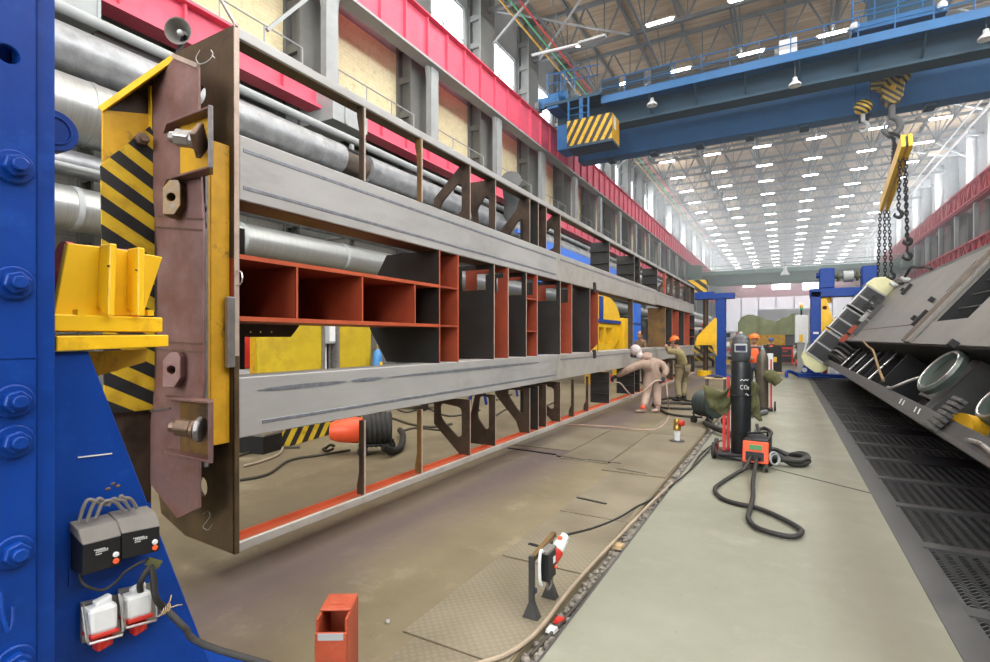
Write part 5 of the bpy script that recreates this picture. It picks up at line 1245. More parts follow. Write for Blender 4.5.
for i, y in enumerate((8.9,11.4,14.9)):
    solo(MB().hexa([(1.5,y,.006),(3.3,y-.15,.006),(3.32,y+.5,.006),(1.52,y+.7,.006),(1.5,y,.012),(3.3,y-.15,.012),(3.32,y+.5,.012),(1.52,y+.7,.012)]), 'dark_sheet', mat('dark_rubber_sheet',(.03,.03,.035),.4) if i == 0 else MAT['dark_rubber_sheet'], 'dark sheet lying on the grating, %s from the near end' % ORD[i], 'sheet', 'dark sheets on the grating')
# ================================================================== BLUE OVERHEAD CRANE
YC = 31.3
CRN = thing('overhead_crane', 'blue double girder overhead crane spanning the hall', 'crane', (0,YC,14.5))
xa, xb = XL+.75, XR-.75
def cbox(x0, x1, y0, y1, z0, z1, nm, mt, par=CRN, bev=.02): return build(MB().box(x0,x1,y0,y1,z0,z1), nm, mt, par, bev=bev)
g1 = cbox(xa,xb,YC,YC+1.1,14.75,16.5,'near_girder',BLUE3)  # darker blue stands in for the shade under the walkway
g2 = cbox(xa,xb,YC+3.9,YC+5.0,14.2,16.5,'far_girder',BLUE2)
for k in range(9): x = xa+2+k*2.9; cbox(x,x+.5,YC+4.0,YC+4.9,14.0,14.2,'bottom_lug',BLUE3,g2)
wk = cbox(xa+3.3,xb,YC-1.25,YC,15.85,15.95,'walkway',BLUE2)
for k in range(10): x = xa+3.5+k*2.5; build(MB().beam((x,YC-1.2,15.85),(x,YC-.02,14.95),.09,.12), 'walkway_bracket', BLUE3, wk)
cbox(xa+3.3,xb,YC-1.27,YC-1.2,15.6,16.05,'walkway_edge',BLUE2,wk)
for zz in (16.5, 17.0): build(MB().tube([(xa+3.3,YC-1.2,zz),(xb,YC-1.2,zz)], .035, 6), 'handrail', BLUE2, wk)
for k in range(18): x = xa+3.3+k*1.4; build(MB().tube([(x,YC-1.2,15.95),(x,YC-1.2,17.0)], .03, 6), 'rail_post', BLUE2, wk)
for y in (YC+.5, YC+4.5): build(MB().box(xa,xb,y-.05,y+.05,16.5,16.62), 'trolley_rail', GREYD, CRN)
for s, x in ((1,xa),(-1,xb)):
    e = cbox(min(x-.0,x+s*.7),max(x-.0,x+s*.7),YC-1.6,YC+6.6,15.85,16.75,'end_carriage',BLUE2)
    for y in (YC-1.2,YC+6.2):
        build(MB().cyl((XL-.16 if s > 0 else XR-.04,y,16.27),(XL+.12+.0 if s > 0 else XR+.24,y,16.27),.35,n=20), 'wheel', GREYD, e); build(MB().box(min(x,x-s*.75),max(x,x-s*.75),y-.15,y+.15,16.1,16.75), 'wheel_box', BLUE2, e)
# drive and railed platform at the left end
for k, (dx, dz) in enumerate(((.0,0),(.9,0),(1.8,0),(2.7,.0))):
    build(MB().tube([(xa+.0+dx,YC-1.6,16.75),(xa+.0+dx,YC-1.6,18.0)], .035, 6), 'rail_post', BLUE2, CRN)
for zz in (17.4,18.0): build(MB().tube([(xa,YC-1.6,zz),(xa+3.3,YC-1.6,zz-.2)], .035, 6), 'handrail', BLUE2, CRN)
for k in range(3): build(MB().tube([(xa-.5+.5*k,YC+.2,16.7),(xa-.5+.5*k,YC-.4+.2*k,18.7)], .035, 6), 'rail_post', BLUE2, CRN)
build(MB().tube([(xa-.5,YC-.4,18.7),(xa+.5,YC,18.7),(xa+1.4,YC,17.0)], .04, 6), 'handrail', BLUE2, CRN)
cbox(xa-.2,xa+3.4,YC-1.65,YC,16.0,16.2,'end_platform',BLUE3); build(MB().cyl((xa+.2,YC-1.1,16.7),(xa+1.1,YC-1.1,16.7),.3,n=18), 'travel_motor', BLUE2, CRN, smooth=True)
for k in range(3): p = cbox(xa+3.0+1.5*k,xa+4.1+1.5*k,YC-.3,YC-.02,16.5,17.5,'switch_cabinet',BLUE3); 
for k in range(3):
    for j in range(3): cbox(xa+3.05+1.5*k,xa+4.05+1.5*k,YC-.32,YC-.30,16.55+.3*j,16.75+.3*j,'vent_grille',BLACK,bpy.data.objects['switch_cabinet' if k == 0 else 'switch_cabinet.%03d' % k],bev=0)
# bell lamps under the walkway
for i, (u, v) in enumerate(((652,103),(795,83),(986,36))):
    p = PY(u,v,YC-.7); t = thing('bell_lamp', 'white bell lamp hanging under the blue crane walkway, %s from the left' % ORD[i], 'lamp', p, 'bell lamps under the crane')
    M = Matrix.Translation(Vector((p.x,p.y,p.z)))
    build(MB().lathe([(.10,.28),(.12,.1),(.28,-.05),(.30,-.15),(.27,-.14),(.1,.05),(0,.05)], M, 18), 'shade', WHITEP, t, smooth=True); build(MB().cyl((p.x,p.y,p.z+.25),(p.x,p.y,15.84), .03, n=8), 'stem', GREYD, t)
    build(MB().ell((p.x,p.y,p.z-.08), .11,.11,.11), 'bulb', WHITEP, t, smooth=True)
# cab with hazard stripes
ca, cb = PY(567,140,29.5).x, PY(612,140,29.5).x
CAB = thing('crane_cab', 'crane cab box with yellow and black stripes under the left end of the blue crane', 'cab', ((ca+cb)/2,30.3,12.9))
zt_, zb_ = 14.75, 13.25
build(MB().box(ca,cb,29.5,29.54,zb_,zt_), 'striped_front', HZC, CAB); build(MB().box(cb-.04,cb,29.54,31.0,zb_,zt_), 'yellow_side', YELD, CAB)
build(MB().box(ca,ca+.04,29.54,31,zb_,zt_), 'side_panel', BLUE2, CAB); build(MB().box(ca+.04,cb-.04,30.96,31.0,zb_,zt_), 'rear_panel', BLUE3, CAB)
build(MB().box(ca-.0,cb,29.5,31.0,zb_-.15,zb_), 'floor_plate', BLUE3, CAB); build(MB().box(cb,cb+.01,29.9,30.3,zb_+.7,zt_-.1), 'notice', WHITEP, CAB)
cbox(ca-.7,ca-.0,29.6,31.0,zb_-.1,zt_-.1,'side_step',BLUE2,CAB)
for x in (ca+.05,(ca+cb)/2-.6,ca+.9,ca+1.3): build(MB().box(x-.05,x+.05,29.6,29.7,zt_,16.0), 'hanger_post', BLUE2, CAB)
for z in (zt_+.35,zt_+.75): build(MB().tube([(ca,29.6,z),(ca+1.3,29.6,z)], .03, 6), 'rail', BLUE2, CAB)
# trolley
TR = thing('crane_trolley', 'dark blue hoist trolley on top of the blue crane', 'trolley', (4.5,YC+2.4,16.62))
cbox(2.9,6.6,YC-.1,YC+5.2,16.85,17.25,'frame',BLUE2,TR); cbox(3.6,6.2,YC+.5,YC+3,17.25,18.7,'hoist_house',BLUE3,TR); build(MB().cyl((3.5,YC+3.8,18.0),(6.2,YC+3.8,18.0),.55,n=24), 'rope_drum', BLUE3, TR, smooth=True)
for x in (3.2,6.3):
    for y in (YC+.5,YC+4.5): build(MB().cyl((x,y-.08,16.86),(x,y+.08,16.86),.24,n=18), 'wheel', GREYD, TR)
for zz in (17.8,18.3): build(MB().tube([(2.9,YC-.1,zz),(6.6,YC-.1,zz)], .03, 6), 'handrail', BLUE2, TR)
for k in range(5): build(MB().tube([(2.9+.92*k,YC-.1,17.25),(2.9+.92*k,YC-.1,18.3)], .03, 6), 'rail_post', BLUE2, TR)
build(MB().tube([(2.95,YC-.2,16.9),(2.9,YC-.2,20)], .05, 6), 'cable_mast', BLUE2, TR)
for x in (6.35,3.0): build(MB().ell((x,YC-.2,17.1), .2,.2,.2), 'work_light', WHITEP, TR, smooth=True)
# machinery on the walkway
WM = thing('walkway_drive', 'blue travel drive with cream motor on the crane walkway', 'motor', PY(785,55,YC-.7)); p = PY(768,57,YC-.7); q = PY(797,52,YC-.7)
cbox(p.x,q.x,YC-1.0,YC-.4,15.96,16.15,'bed',BLUE2,WM); build(MB().cyl((p.x+.3,YC-.7,16.45),(q.x-.6,YC-.7,16.45),.2,n=16), 'motor', GREYP, WM, smooth=True); cbox(q.x-.8,q.x,YC-1.0,YC-.4,16.1,16.9,'gear_case',WHITEP,WM)
# main hook block, small hook, chains, spreader
YH = 33.6
c = PY(892,86,YH); t = thing('hook_block', 'large striped hook block hanging from the blue crane', 'hook block', c+Vector((0,0,-1)), 'hook blocks')
build(MB().cyl(c+Vector((-.55,-.1,.5)), c+Vector((-.25,.1,.42)), .62, n=28), 'sheave', HZH, t, smooth=True); build(MB().cyl(c+Vector((.15,-.1,.55)), c+Vector((.5,.1,.5)), .62, n=28), 'sheave', HZH, t, smooth=True)
m = MB(); m.plate([(-.55,.5),(.55,.5),(.42,-.75),(.2,-1.0),(-.2,-1.0),(-.42,-.75)], lambda a,b,d: c+Vector((a,d,b)), -.3, .3); build(m, 'cheek', HZH, t, bev=.03)
build(MB().cyl(c+Vector((0,-.34,-.2)), c+Vector((0,.34,-.2)), .14, n=16), 'axle_pin', YELD, t)
build(MB().cyl(c+Vector((0,0,-1.0)), c+Vector((0,0,-1.7)), .15, n=14), 'shank', GREYD, t); hk = c+Vector((0,0,-2.0))
build(MB().tube([c+Vector((0,0,-1.6)),hk+Vector((.25,0,.15)),hk+Vector((.33,0,-.25)),hk+Vector((0,0,-.55)),hk+Vector((-.33,0,-.3)),hk+Vector((-.3,0,0))], [.13,.15,.17,.18,.13,.06], 10, smooth=4), 'hook', GREYD, t, smooth=True)
for dx in (-.5,-.3,.3,.5): build(MB().tube([c+Vector((dx,0,.6)),(c.x+dx,YH,16.84)], .02, 5), 'rope', BLACK, t)
c2 = PY(863,107,YH); t = thing('hook_block', 'small round striped hook block hanging left of the large one', 'hook block', c2+Vector((0,0,-1)), 'hook blocks')
build(MB().ell(c2, .42,.32,.40), 'casing', stripes('hazard_small_hook',(.7,0,1.0),4.2,c1=(.62,.42,.02)), t, smooth=True); build(MB().cyl(c2+Vector((0,0,-.38)),c2+Vector((0,0,-.8)),.1,n=10), 'shank', GREYP, t)
h = c2+Vector((0,0,-.95)); build(MB().tube([h+Vector((0,0,.2)),h+Vector((.18,0,.05)),h+Vector((.2,0,-.2)),h+Vector((0,0,-.36)),h+Vector((-.2,0,-.18))], [.07,.09,.1,.09,.04], 8, smooth=4), 'hook', GREYP, t, smooth=True)
for dx in (-.32,.32): build(MB().tube([c2+Vector((dx,0,.2)),(c2.x+dx,YH,16.84)], .018, 5), 'rope', BLACK, t)
N1, N2 = PT(907,140,21.5), PT(884,206,26.3)
SP = thing('spreader_beam', 'yellow spreader beam hanging in chains from the large hook', 'beam', (N1+N2)/2)
dv = (N2-N1).normalized(); sv = dv.cross(Vector((0,0,1))).normalized(); uv = sv.cross(dv)
build(MB().obox((N1+N2)/2+sv*.12, dv, sv, uv, (N2-N1).length/2, .07, .28), 'channel', YEL, SP); build(MB().obox((N1+N2)/2-sv*.12, dv, sv, uv, (N2-N1).length/2, .07, .28), 'channel', YEL, SP)
build(MB().obox(N1+dv*.1, dv, sv, uv, .05, .04, .22), 'end_gap', BLACK, SP)
def chain(p, q, label, r=.042, link=.22, name='lifting_chain'):
    t = thing(name, label, 'chain', q, 'lifting chains of the spreader beam'); p = Vector(p); q = Vector(q); L = (q-p).length; n = max(2, int(L/(link*.72))); d = (q-p)/n; ax = d.normalized()
    a = Vector((1,0,0)) if abs(ax.x) < .8 else Vector((0,1,0)); e1 = ax.cross(a).normalized(); e2 = ax.cross(e1)
    mb = MB()
    for i in range(n):
        c = p+d*(i+.5); e = e1 if i % 2 else e2; pts = [c+ax*(link*.5*math.cos(2*PI*k/8))+e*(link*.27*math.sin(2*PI*k/8)) for k in range(9)]
        mb.tube(pts, r*.62, 5, cap=False)
    build(mb, 'links', DECKD, t); return t
hb = hk+Vector((0,0,-.4))
for i, f in enumerate((.06,.30,.42,.62)):
    q = N1.lerp(N2, f)+uv*.28
    chain(hb+Vector((-.1+.07*i,0,0)), q, 'dark chain from the large hook to the yellow spreader beam, %s from its near end' % ORD[i])
    build(MB().ring(q, sv, .14, .04, 14, 6), 'shackle', YEL, SP)
for i, (P, dx, v1, t_) in enumerate(((N2,-.25,275,26.3),(N2,.05,288,26.3),(N2,.3,270,26.3),(N1.lerp(N2,.15),-.15,205,22),(N1.lerp(N2,.15),.15,248,22),(N1.lerp(N2,.3),.3,235,23))):
    q = Vector((P.x+dx,P.y,CAMZ+(338-v1)/520*t_)); tk = chain(P+Vector((dx*.6,0,-.25)), q, 'dark chain hanging from the %s end of the yellow spreader beam, %s from the left' % ('far' if i < 3 else 'near', ORD[i % 3]))
    build(MB().tube([q,q+Vector((0,0,-.12)),q+Vector((.12,0,-.28)),q+Vector((.05,0,-.46)),q+Vector((-.13,0,-.38)),q+Vector((-.12,0,-.25))], [.05,.06,.08,.08,.06,.03], 8, smooth=3), 'hook_body', DECKD, tk, smooth=True)

# ================================================================== GREEN CRANE far down the hall
YG = 85.0
t = thing('overhead_crane', 'green overhead crane far down the hall', 'crane', (0,YG,9.8))
xa2, xb2 = XL+.6, XR-.6
for y in (YG,YG+3): build(MB().plate([(xa2,10.5),(xa2+4,9.75),(xb2-4,9.75),(xb2,10.5),(xb2,11.7),(xa2,11.7)], XZ(y), -.5, .5), 'girder', GREENC, t)
build(MB().box(xa2,xb2,YG-1.6,YG-.52,11.0,11.15), 'walkway', GREENC, t)
for zz in (11.8,12.3): build(MB().tube([(xa2,YG-1.55,zz),(xb2,YG-1.55,zz)], .05, 5), 'handrail', GREENC, t)
for x in (xa2,xb2-1): build(MB().box(x,x+1,YG-2.5,YG+5.5,10.75,11.6), 'end_carriage', GREENC, t)
build(MB().box(xa2+.1,xa2+2.2,YG-2.4,YG-1.7,10.0,12.6), 'cabinet', GREENC, t); build(MB().box(xa2+.4,xa2+1.8,YG-2.6,YG-1.6,8.0,10.0), 'operator_cab', GREENC, t)
p = PY(785,273,YG-2); tt = thing('bell_lamp', 'white bell lamp under the far green crane', 'lamp', p); M = Matrix.Translation(p); build(MB().lathe([(.2,.9),(.25,.3),(.55,-.1),(.6,-.3),(0,-.2)], M, 16), 'shade', WHITEP, tt, smooth=True); build(MB().cyl(p+Vector((0,0,.8)),p+Vector((0,0,1.6)),.05,n=6), 'stem', GREYD, tt)
# far flood lights and pink end girder
for i, (u, v) in enumerate(((749,283),(781,285),(812,285))):
    p = PY(u,v,114.4); tt = thing('flood_light', 'glowing far flood light below the green crane, %s from the left' % ORD[i], 'lamp', p, 'far flood lights')
    w = 1.5 if i else 1.0; build(MB().box(p.x-w,p.x+w,p.y,p.y+.3,p.z-.8,p.z+.8), 'lens', LAMPW, tt); build(MB().box(p.x-w-.1,p.x+w+.1,p.y+.3,p.y+.8,p.z-.9,p.z+.9), 'casing', GREYP, tt); build(MB().cyl((p.x,p.y+.5,p.z+.9),(p.x,p.y+.5,19.64),.06,n=6), 'stem', GREYD, tt)
t = thing('end_girder', 'pink girder crossing the hall before the far gable', 'girder', (0,Y1-3,11.5)); build(MB().box(XL+.2,XR-.2,Y1-3.4,Y1-2.6,12.3,15.2), 'web', RAILR, t)
build(MB().box(XL+.2,XR-.2,Y1-3.7,Y1-2.3,12.0,12.3), 'flange', RAILR, t)
t = thing('far_gate', 'pale grey gate in the far gable wall', 'gate', (1,Y1,0)); build(MB().box(-6,8,Y1-.4,Y1-.02,0,9), 'leaf', GREYP, t)
for x in (-6,1,8): build(MB().box(x-.2,x+.2,Y1-.6,Y1-.4,0,9), 'jamb', WHITEP, t)
# ================================================================== FLOOR PLATES, TRENCH
def floorplate(x0, x1, y0, y1, label, dz=.009):
    o = solo(MB().box(x0,x1,y0,y1,.0005,dz), 'tread_plate', TREAD, label, 'floor plate', 'tread plates along the trench', bev=.002); return o
for i, (y0, y1) in enumerate(((.6,2.35),(2.365,3.55),(3.57,4.75),(4.77,6.45))):
    floorplate(-1.93 if i else -1.83,-1.262,y0,y1, 'narrow worn tread plate beside the trench, %s from the camera' % ORD[i])
for i, (x0, x1, y0, y1) in enumerate(((-3.75,-2.80,7.35,9.4),(-2.78,-2.10,6.85,9.4),(-2.06,-1.262,6.5,9.4),(-2.2,-1.262,9.43,11.6),(-2.2,-1.262,11.63,13.8),(-2.2,-1.262,13.83,16.2))):
    floorplate(x0,x1,y0,y1, 'wide tread plate, %s in the farther plate field by the trench' % ORD[i], .014)
for i, (a, b) in enumerate((((508,448.5),(556,455)),((557,456.5),(585,461)),((587,460.5),(621,464.5)),((617,469.5),(647,475)),((529,545),(551,551)),((577,498.5),(606,505)))):
    p, q = PF(*a), PF(*b); solo(MB().beam(p+Vector((0,0,.0105)),q+Vector((0,0,.0105)),.035,.010), 'plate_joint', BLACK, 'black gap strip at the edge of the tread plates, %s of six' % ORD[i], 'strip', 'black strips at plate edges')
m = MB(); rr = random.Random(3)
for k in range(420):
    y = 1.6+14*rr.random()**1.6; x = -1.245+.10*rr.random(); s = .008+.018*rr.random()
    m.ell((x,y,-.045+.02*rr.random()), s, s*(.7+.6*rr.random()), s*.7, Matrix.Rotation(rr.random()*3,3,'Z'), 6, 4)
solo(m, 'trench_rubble', RUBBLE, 'grey rubble and dirt filling the narrow trench', 'rubble', kind='stuff')
for i, (u, v, c) in enumerate(((546,628,WHITEP),(551,618,REDP),(612,545,WOOD))):
    p = PF(u,v,-.02); p.x = -1.2; solo(MB().hexa([p+Vector(q)*(.03 if i < 2 else .045) for q in ((-1,-1,-.3),(.8,-1.1,-.2),(1,.9,-.3),(-1,1.2,-.3),(-.9,-.8,.3),(.8,-.9,.5),(.9,.8,.4),(-.8,1,.35))]), 'debris_scrap', c, ['white plastic scrap lying in the trench','small red scrap lying in the trench','tan wooden scrap lying in the trench'][i], 'scrap')
def cable(pts, r, label, mt=CABLE, sm=6, cat='cable', name='floor_cable'):
    return solo(MB().tube(pts, r, 8, smooth=sm), name, mt, label, cat)
cable([PF(u,v,.024) for u, v in ((478,664),(505,655),(528,640),(545,622),(560,602),(578,580),(600,556),(625,530),(650,504),(672,483))], .014, 'thick tan cable curving along the near trench', HOSE)
cable([PF(u,v,-.02) for u, v in ((531,655),(560,624),(590,590),(620,556),(650,520),(690,473))], .010, 'dark cable lying inside the trench')
PE = Vector((-1.315,PF(554,598).y-.06,.275))+Vector((.25,.6,.6)).normalized()*.185
cable([PE,PE.lerp(PF(632,509,.02),.35)-Vector((0,0,.03)),PE.lerp(PF(632,509,.02),.75)-Vector((0,0,.03)),PF(636,507,.02),PF(650,500,.02),PF(668,488,.02),PF(690,470,.02),PF(712,447,.02)], .009, 'thin dark cable from the plug post to the trench', RUBB)
# plug post
t = thing('plug_post', 'short steel stand with red and white socket and black switch beside the trench', 'stand', (-1.34,3.0,.009))
for (u, v, ut, vt, nm) in ((535,618,541,560,'leg'),(554,598,557,541,'leg')):
    p = PF(u,v,.009); p.x = -1.34; H = .36
    build(MB().box(-1.355,-1.325,p.y-.015,p.y+.015,.012,H+.02), nm, DECKM, t); build(MB().hexa([Vector((-1.39,p.y-.03,.009)),Vector((-1.29,p.y-.03,.009)),Vector((-1.29,p.y+.03,.009)),Vector((-1.39,p.y+.03,.009)),Vector((-1.355,p.y-.02,.1)),Vector((-1.325,p.y-.02,.1)),Vector((-1.325,p.y+.02,.1)),Vector((-1.355,p.y+.02,.1))]), 'foot_plate', DECKM, t)
y0_, y1_ = PF(535,618).y, PF(554,598).y
build(MB().beam((-1.34,y0_,.36),(-1.34,y1_+.05,.40),.03,.03), 'crossbar', OCHRE, t)
c = Vector((-1.305,y0_+.13,.285)); build(MB().box(c.x-.03,c.x+.035,c.y-.06,c.y+.07,c.z-.09,c.z+.08), 'switch_case', BLACK, t, bev=.006); build(MB().box(c.x-.032,c.x+.036,c.y-.065,c.y+.075,c.z+.08,c.z+.10), 'switch_lid', DUSTG, t, bev=.004)
build(MB().cyl((c.x+.035,c.y+.05,c.z-.03),(c.x+.045,c.y+.05,c.z-.03),.010,n=12), 'red_button', ORP, t); build(MB().box(c.x+.035,c.x+.038,c.y+.02,c.y+.055,c.z+.0,c.z+.04), 'white_sticker', WHITEP, t)
d = Vector((.25,.6,.6)).normalized(); s = Vector((-1.315,y1_-.06,.275))
build(MB().cyl(s,s+d*.075,.048,n=20), 'red_socket', REDP, t, bev=.004); build(MB().cyl(s+d*.075,s+d*.16,.042,.034,n=20), 'white_plug', WHITEP, t, bev=.004); build(MB().cyl(s+d*.16,s+d*.185,.03,n=16), 'plug_end', WHITEP, t); build(MB().box(s.x+.02,s.x+.05,s.y+.06,s.y+.09,s.z+.02,s.z+.13), 'red_flap', ORP, t, bev=.004)
build(MB().tube([c+Vector((0,-.05,.09)),c+Vector((-.0,-.09,.11)),c+Vector((-.0,-.11,.05)),c+Vector((0,-.105,-.06)),c+Vector((0,-.08,-.10))], .010, 8, smooth=4), 'grey_lead', WHITEP, t); build(MB().tube([c+Vector((0,0,-.09)),c+Vector((0,.02,-.17)),c+Vector((0,.07,-.16)),c+Vector((0,.08,-.09))], .007, 8, smooth=4), 'loop_lead', DUSTG, t)
build(MB().box(-1.36,-1.32,y0_-.02,y0_+.02,.15,.175), 'blue_tape', NAVY, t)
# orange channel standing on the floor
t = thing('orange_channel', 'orange red primed square steel stub standing on the floor at the bottom edge', 'steel stub', (-1.74,1.68,0))
ax = Vector((.85,.5,0)).normalized(); ay = Vector((-.5,.85,0)).normalized(); O = Vector((-1.74,1.68,0)); hw, hd, hz = .068, .105, .50
def ob(a0, a1, b0, b1, z0, z1): 
    m = MB(); m.hexa([O+ax*a+ay*b+Vector((0,0,z)) for z in (z0,z1) for a, b in ((a0,b0),(a1,b0),(a1,b1),(a0,b1))]); return m
ch = mat('flaking_orange_paint', (.36,.058,.022), .5, var=.25, scale=6, col2=(.44,.10,.045), amt=.4, scale2=7)
fp = [(-hw,0),(hw,0),(hw,hz-.055),(hw-.01,hz-.035),(-hw+.01,hz-.035),(-hw,hz-.05)]
build(ob(-hw,hw,-hd,-hd+.014,0,hz-.055), 'front_wall', ch, t, bev=.004); build(ob(-hw,hw,hd-.012,hd,0,hz), 'back_wall', ch, t, bev=.004)
build(ob(-hw,-hw+.012,-hd+.014,hd-.012,0,hz), 'side_wall', ch, t, bev=.004); build(ob(hw-.012,hw,-hd+.014,hd-.012,0,hz), 'side_wall', ch, t, bev=.004)
tp_ = build(ob(-hw,hw,-hd+.07,hd,hz,hz+.012), 'top_plate', ch, t, bev=.004); build(ob(-.035,.035,-.0,.06,hz+.012,hz+.015), 'top_patch', ch, tp_, bev=.001)
build(ob(-hw+.014,hw-.014,-hd-.002,-hd+.001,hz-.085,hz-.057), 'bare_patch', GREYP, t)
solo(MB().cyl(PF(388,621,.0),PF(388,621,.015),.012,n=8), 'loose_nut', GREYP, 'small pale nut lying on the brown concrete', 'nut')

# ================================================================== WELDING GEAR
B1 = PF(741,459)
bt = bottle((B1.x,B1.y,.099), .128, 1.40, CYLK, 'tall black gas bottle with white chalk marks under a welding mask')
def onb(a, h): w = a/.128; return Vector((B1.x,B1.y,1.02+h)) + Vector((.873,.487,0))*(.130*math.sin(w)) + Vector((.487,-.873,0))*(.130*math.cos(w))
def ctube(L, r=.0038): build(MB().tube(L, r, 5), 'chalk_mark', CHALK, bt)
ctube([onb(-.045+.02*math.cos(x),.028*math.sin(x)) for x in [(.8+k*.52) for k in range(10)]])
ctube([onb(.005+.02*math.cos(x),.028*math.sin(x)) for x in [k*.52 for k in range(13)]])
ctube([onb(.035,-.005),onb(.05,.005),onb(.05,-.012),onb(.034,-.03),onb(.055,-.03)])
ctube([onb(-.065+.022*k, .09+.018*(k % 2)) for k in range(6)], .0045)
ctube([onb(.0+.012*k, -.10+.014*math.sin(k*1.4)) for k in range(5)], .0045)
# mask
def mask(c, fwd):
    t = thing('welding_mask', 'dark welding mask with glass window hung over the tall black gas bottle', 'mask', c+Vector((0,0,-.2))); f = Vector(fwd).normalized(); r = Vector((0,0,1)).cross(f).normalized(); u = Vector((0,0,1))
    def S(a, b):
        w = (a-.5)*2.5; prof = [(.0,.02),(.12,.10),(.3,.128),(.55,.135),(.8,.13),(1,.10)]
        for k in range(len(prof)-1):
            if prof[k][0] <= b <= prof[k+1][0]: q = (b-prof[k][0])/(prof[k+1][0]-prof[k][0]); R = prof[k][1]*(1-q)+prof[k+1][1]*q; break
        return c + r*(R*math.sin(w)) + f*(R*1.15*math.cos(w)) + u*(.17-.36*b)
    m = MB(); m.grid(S, 18, 14); o = build(m, 'shell', mat('mask_grey', (.055,.06,.065), .35, var=.2), t, smooth=True); q = o.modifiers.new('solid','SOLIDIFY'); q.thickness = .006
    build(MB().ell(c+u*.10, .115,.12,.10), 'crown', MAT['mask_grey'], t, smooth=True); build(MB().ell(c+u*.20+f*.01, .03,.03,.03), 'knob', GREYP, t, smooth=True)
    w = c+f*.150+u*.0; build(MB().obox(w, r, u, f, .082,.060,.012), 'window_frame', GREYP, t, bev=.01); build(MB().obox(w+f*.011, r, u, f, .062,.036,.005), 'dark_glass', mat('dark_visor',(.03,.03,.07),.12), t)
    return t
mask(Vector((B1.x,B1.y,1.56)), (.05,-1,0))
t = thing('bottle_trolley', 'low black bottle trolley with red hubbed wheels under the tall black bottle', 'trolley', (B1.x-.05,B1.y,0))
build(MB().box(B1.x-.32,B1.x+.2,B1.y-.2,B1.y+.24,.06,.098), 'deck', BLACK, t, bev=.01)
for dx in (-.34,.20):
    for dy in (-.12,.2):
        c = Vector((B1.x+dx,B1.y+dy,.115 if dx < 0 else .09)); R = .115 if dx < 0 else .09
        w = build(MB().cyl(c-Vector((.025,0,0)), c+Vector((.025,0,0)), R, n=24), 'wheel', RUBB, t, bev=.008); build(MB().cyl(c+Vector((-.03,0,0)), c+Vector((.03,0,0)), R*.5, n=16), 'hub', REDM, w)
build(MB().box(B1.x-.19,B1.x-.15,B1.y+.06,B1.y+.10,.098,1.15), 'upright', REDM, t); build(MB().box(B1.x-.24,B1.x-.20,B1.y+.0,B1.y+.04,.098,.62), 'upright', REDM, t)
m = MB(); m.ring((B1.x,B1.y,.9), (0,0,1), .138, .008, 24, 6); build(m, 'clamp_hoop', BLACK, t)
def cloth(c, w, h, d, label, seed):
    r_ = random.Random(seed); t_ = MB(); ph = [r_.random()*6 for _ in range(6)]
    def S(a, b):
        x = (a-.5)*w*(1+.25*math.sin(3*b+ph[0])); z = -b*h; y = d*(math.cos((a-.5)*3)*.9 + .25*math.sin(7*a+ph[1]+3*b)+.18*math.sin(11*b+ph[2]+4*a)) - d*.5
        return Vector(c)+Vector((.873*x+.487*y, .487*x-.873*y, z+.04*math.sin(6*a+ph[3])))
    t_.grid(S, 18, 14); o = solo(t_, 'work_jacket', OLIVE, label, 'jacket', smooth=True); q = o.modifiers.new('solid','SOLIDIFY'); q.thickness = .02; return o
cloth((B1.x-.27,B1.y-.02,.98), .34, .34, .10, 'crumpled olive jacket hung on the left of the tall black bottle', 1)
cloth((B1.x+.16,B1.y+.12,1.05), .22, .48, .08, 'olive jacket hanging on the right of the tall black bottle', 5)
# red wire feeder
F = PF(755,471); t = thing('wire_feeder', 'small red wire feeder with cables in front of the tall black bottle', 'machine', F)
fx, fy = F.x, F.y; ax = Vector((.93,-.1,0)).normalized(); R3 = Matrix.Rotation(-.1,3,'Z')
def fb(x0,x1,y0,y1,z0,z1): m = MB(); m.hexa([F+R3@Vector((x,y,z)) for z in (z0,z1) for x,y in ((x0,y0),(x1,y0),(x1,y1),(x0,y1))]); return m
build(fb(-.14,.14,.05,.46,.09,.40), 'case', BLACK, t, bev=.02, seg=2)
m = MB(); m.hexa([F+R3@Vector(p) for p in ((-.15,.0,.10),(.15,.0,.10),(.15,.06,.10),(-.15,.06,.10),(-.15,.03,.37),(.15,.03,.37),(.15,.09,.37),(-.15,.09,.37))]); build(m, 'front_bezel', ORP, t, bev=.012, seg=2)
m = MB(); m.hexa([F+R3@Vector(p) for p in ((-.11,-.008,.13),(.10,-.008,.13),(.10,.03,.13),(-.11,.03,.13),(-.11,.006,.24),(.10,.006,.24),(.10,.04,.24),(-.11,.04,.24))]); build(m, 'front_panel', BLACK, t)
build(fb(-.07,.08,.005,.03,.27,.33), 'green_display', mat('green_panel',(.10,.30,.12),.4), t); build(MB().cyl(F+R3@Vector((-.05,-.01,.19)),F+R3@Vector((-.05,-.06,.18)),.028,n=14), 'socket', RUBB, t)
build(MB().cyl(F+R3@Vector((.05,-.01,.17)),F+R3@Vector((.05,-.05,.16)),.022,n=14), 'knob', BLACK, t)
build(MB().tube([F+R3@Vector(p) for p in ((-.1,.1,.40),(-.1,.12,.46),(.1,.32,.46),(.1,.36,.40))], .014, 8), 'carry_handle', BLACK, t)
for dx in (-.13,.13):
    for y in (.02,.40): c = F+R3@Vector((dx,y,.05)); build(MB().cyl(c-Vector((.02,0,0)), c+Vector((.02,0,0)), .05, n=16), 'wheel', RUBB, t)
m = MB(); m.ring(F+R3@Vector((.20,.15,.16)), (.8,-.6,.2), .08, .012, 18, 6); m.ring(F+R3@Vector((.21,.17,.14)), (.7,-.7,.1), .07, .010, 18, 6); build(m, 'pale_cable_coil', GREYP, t)
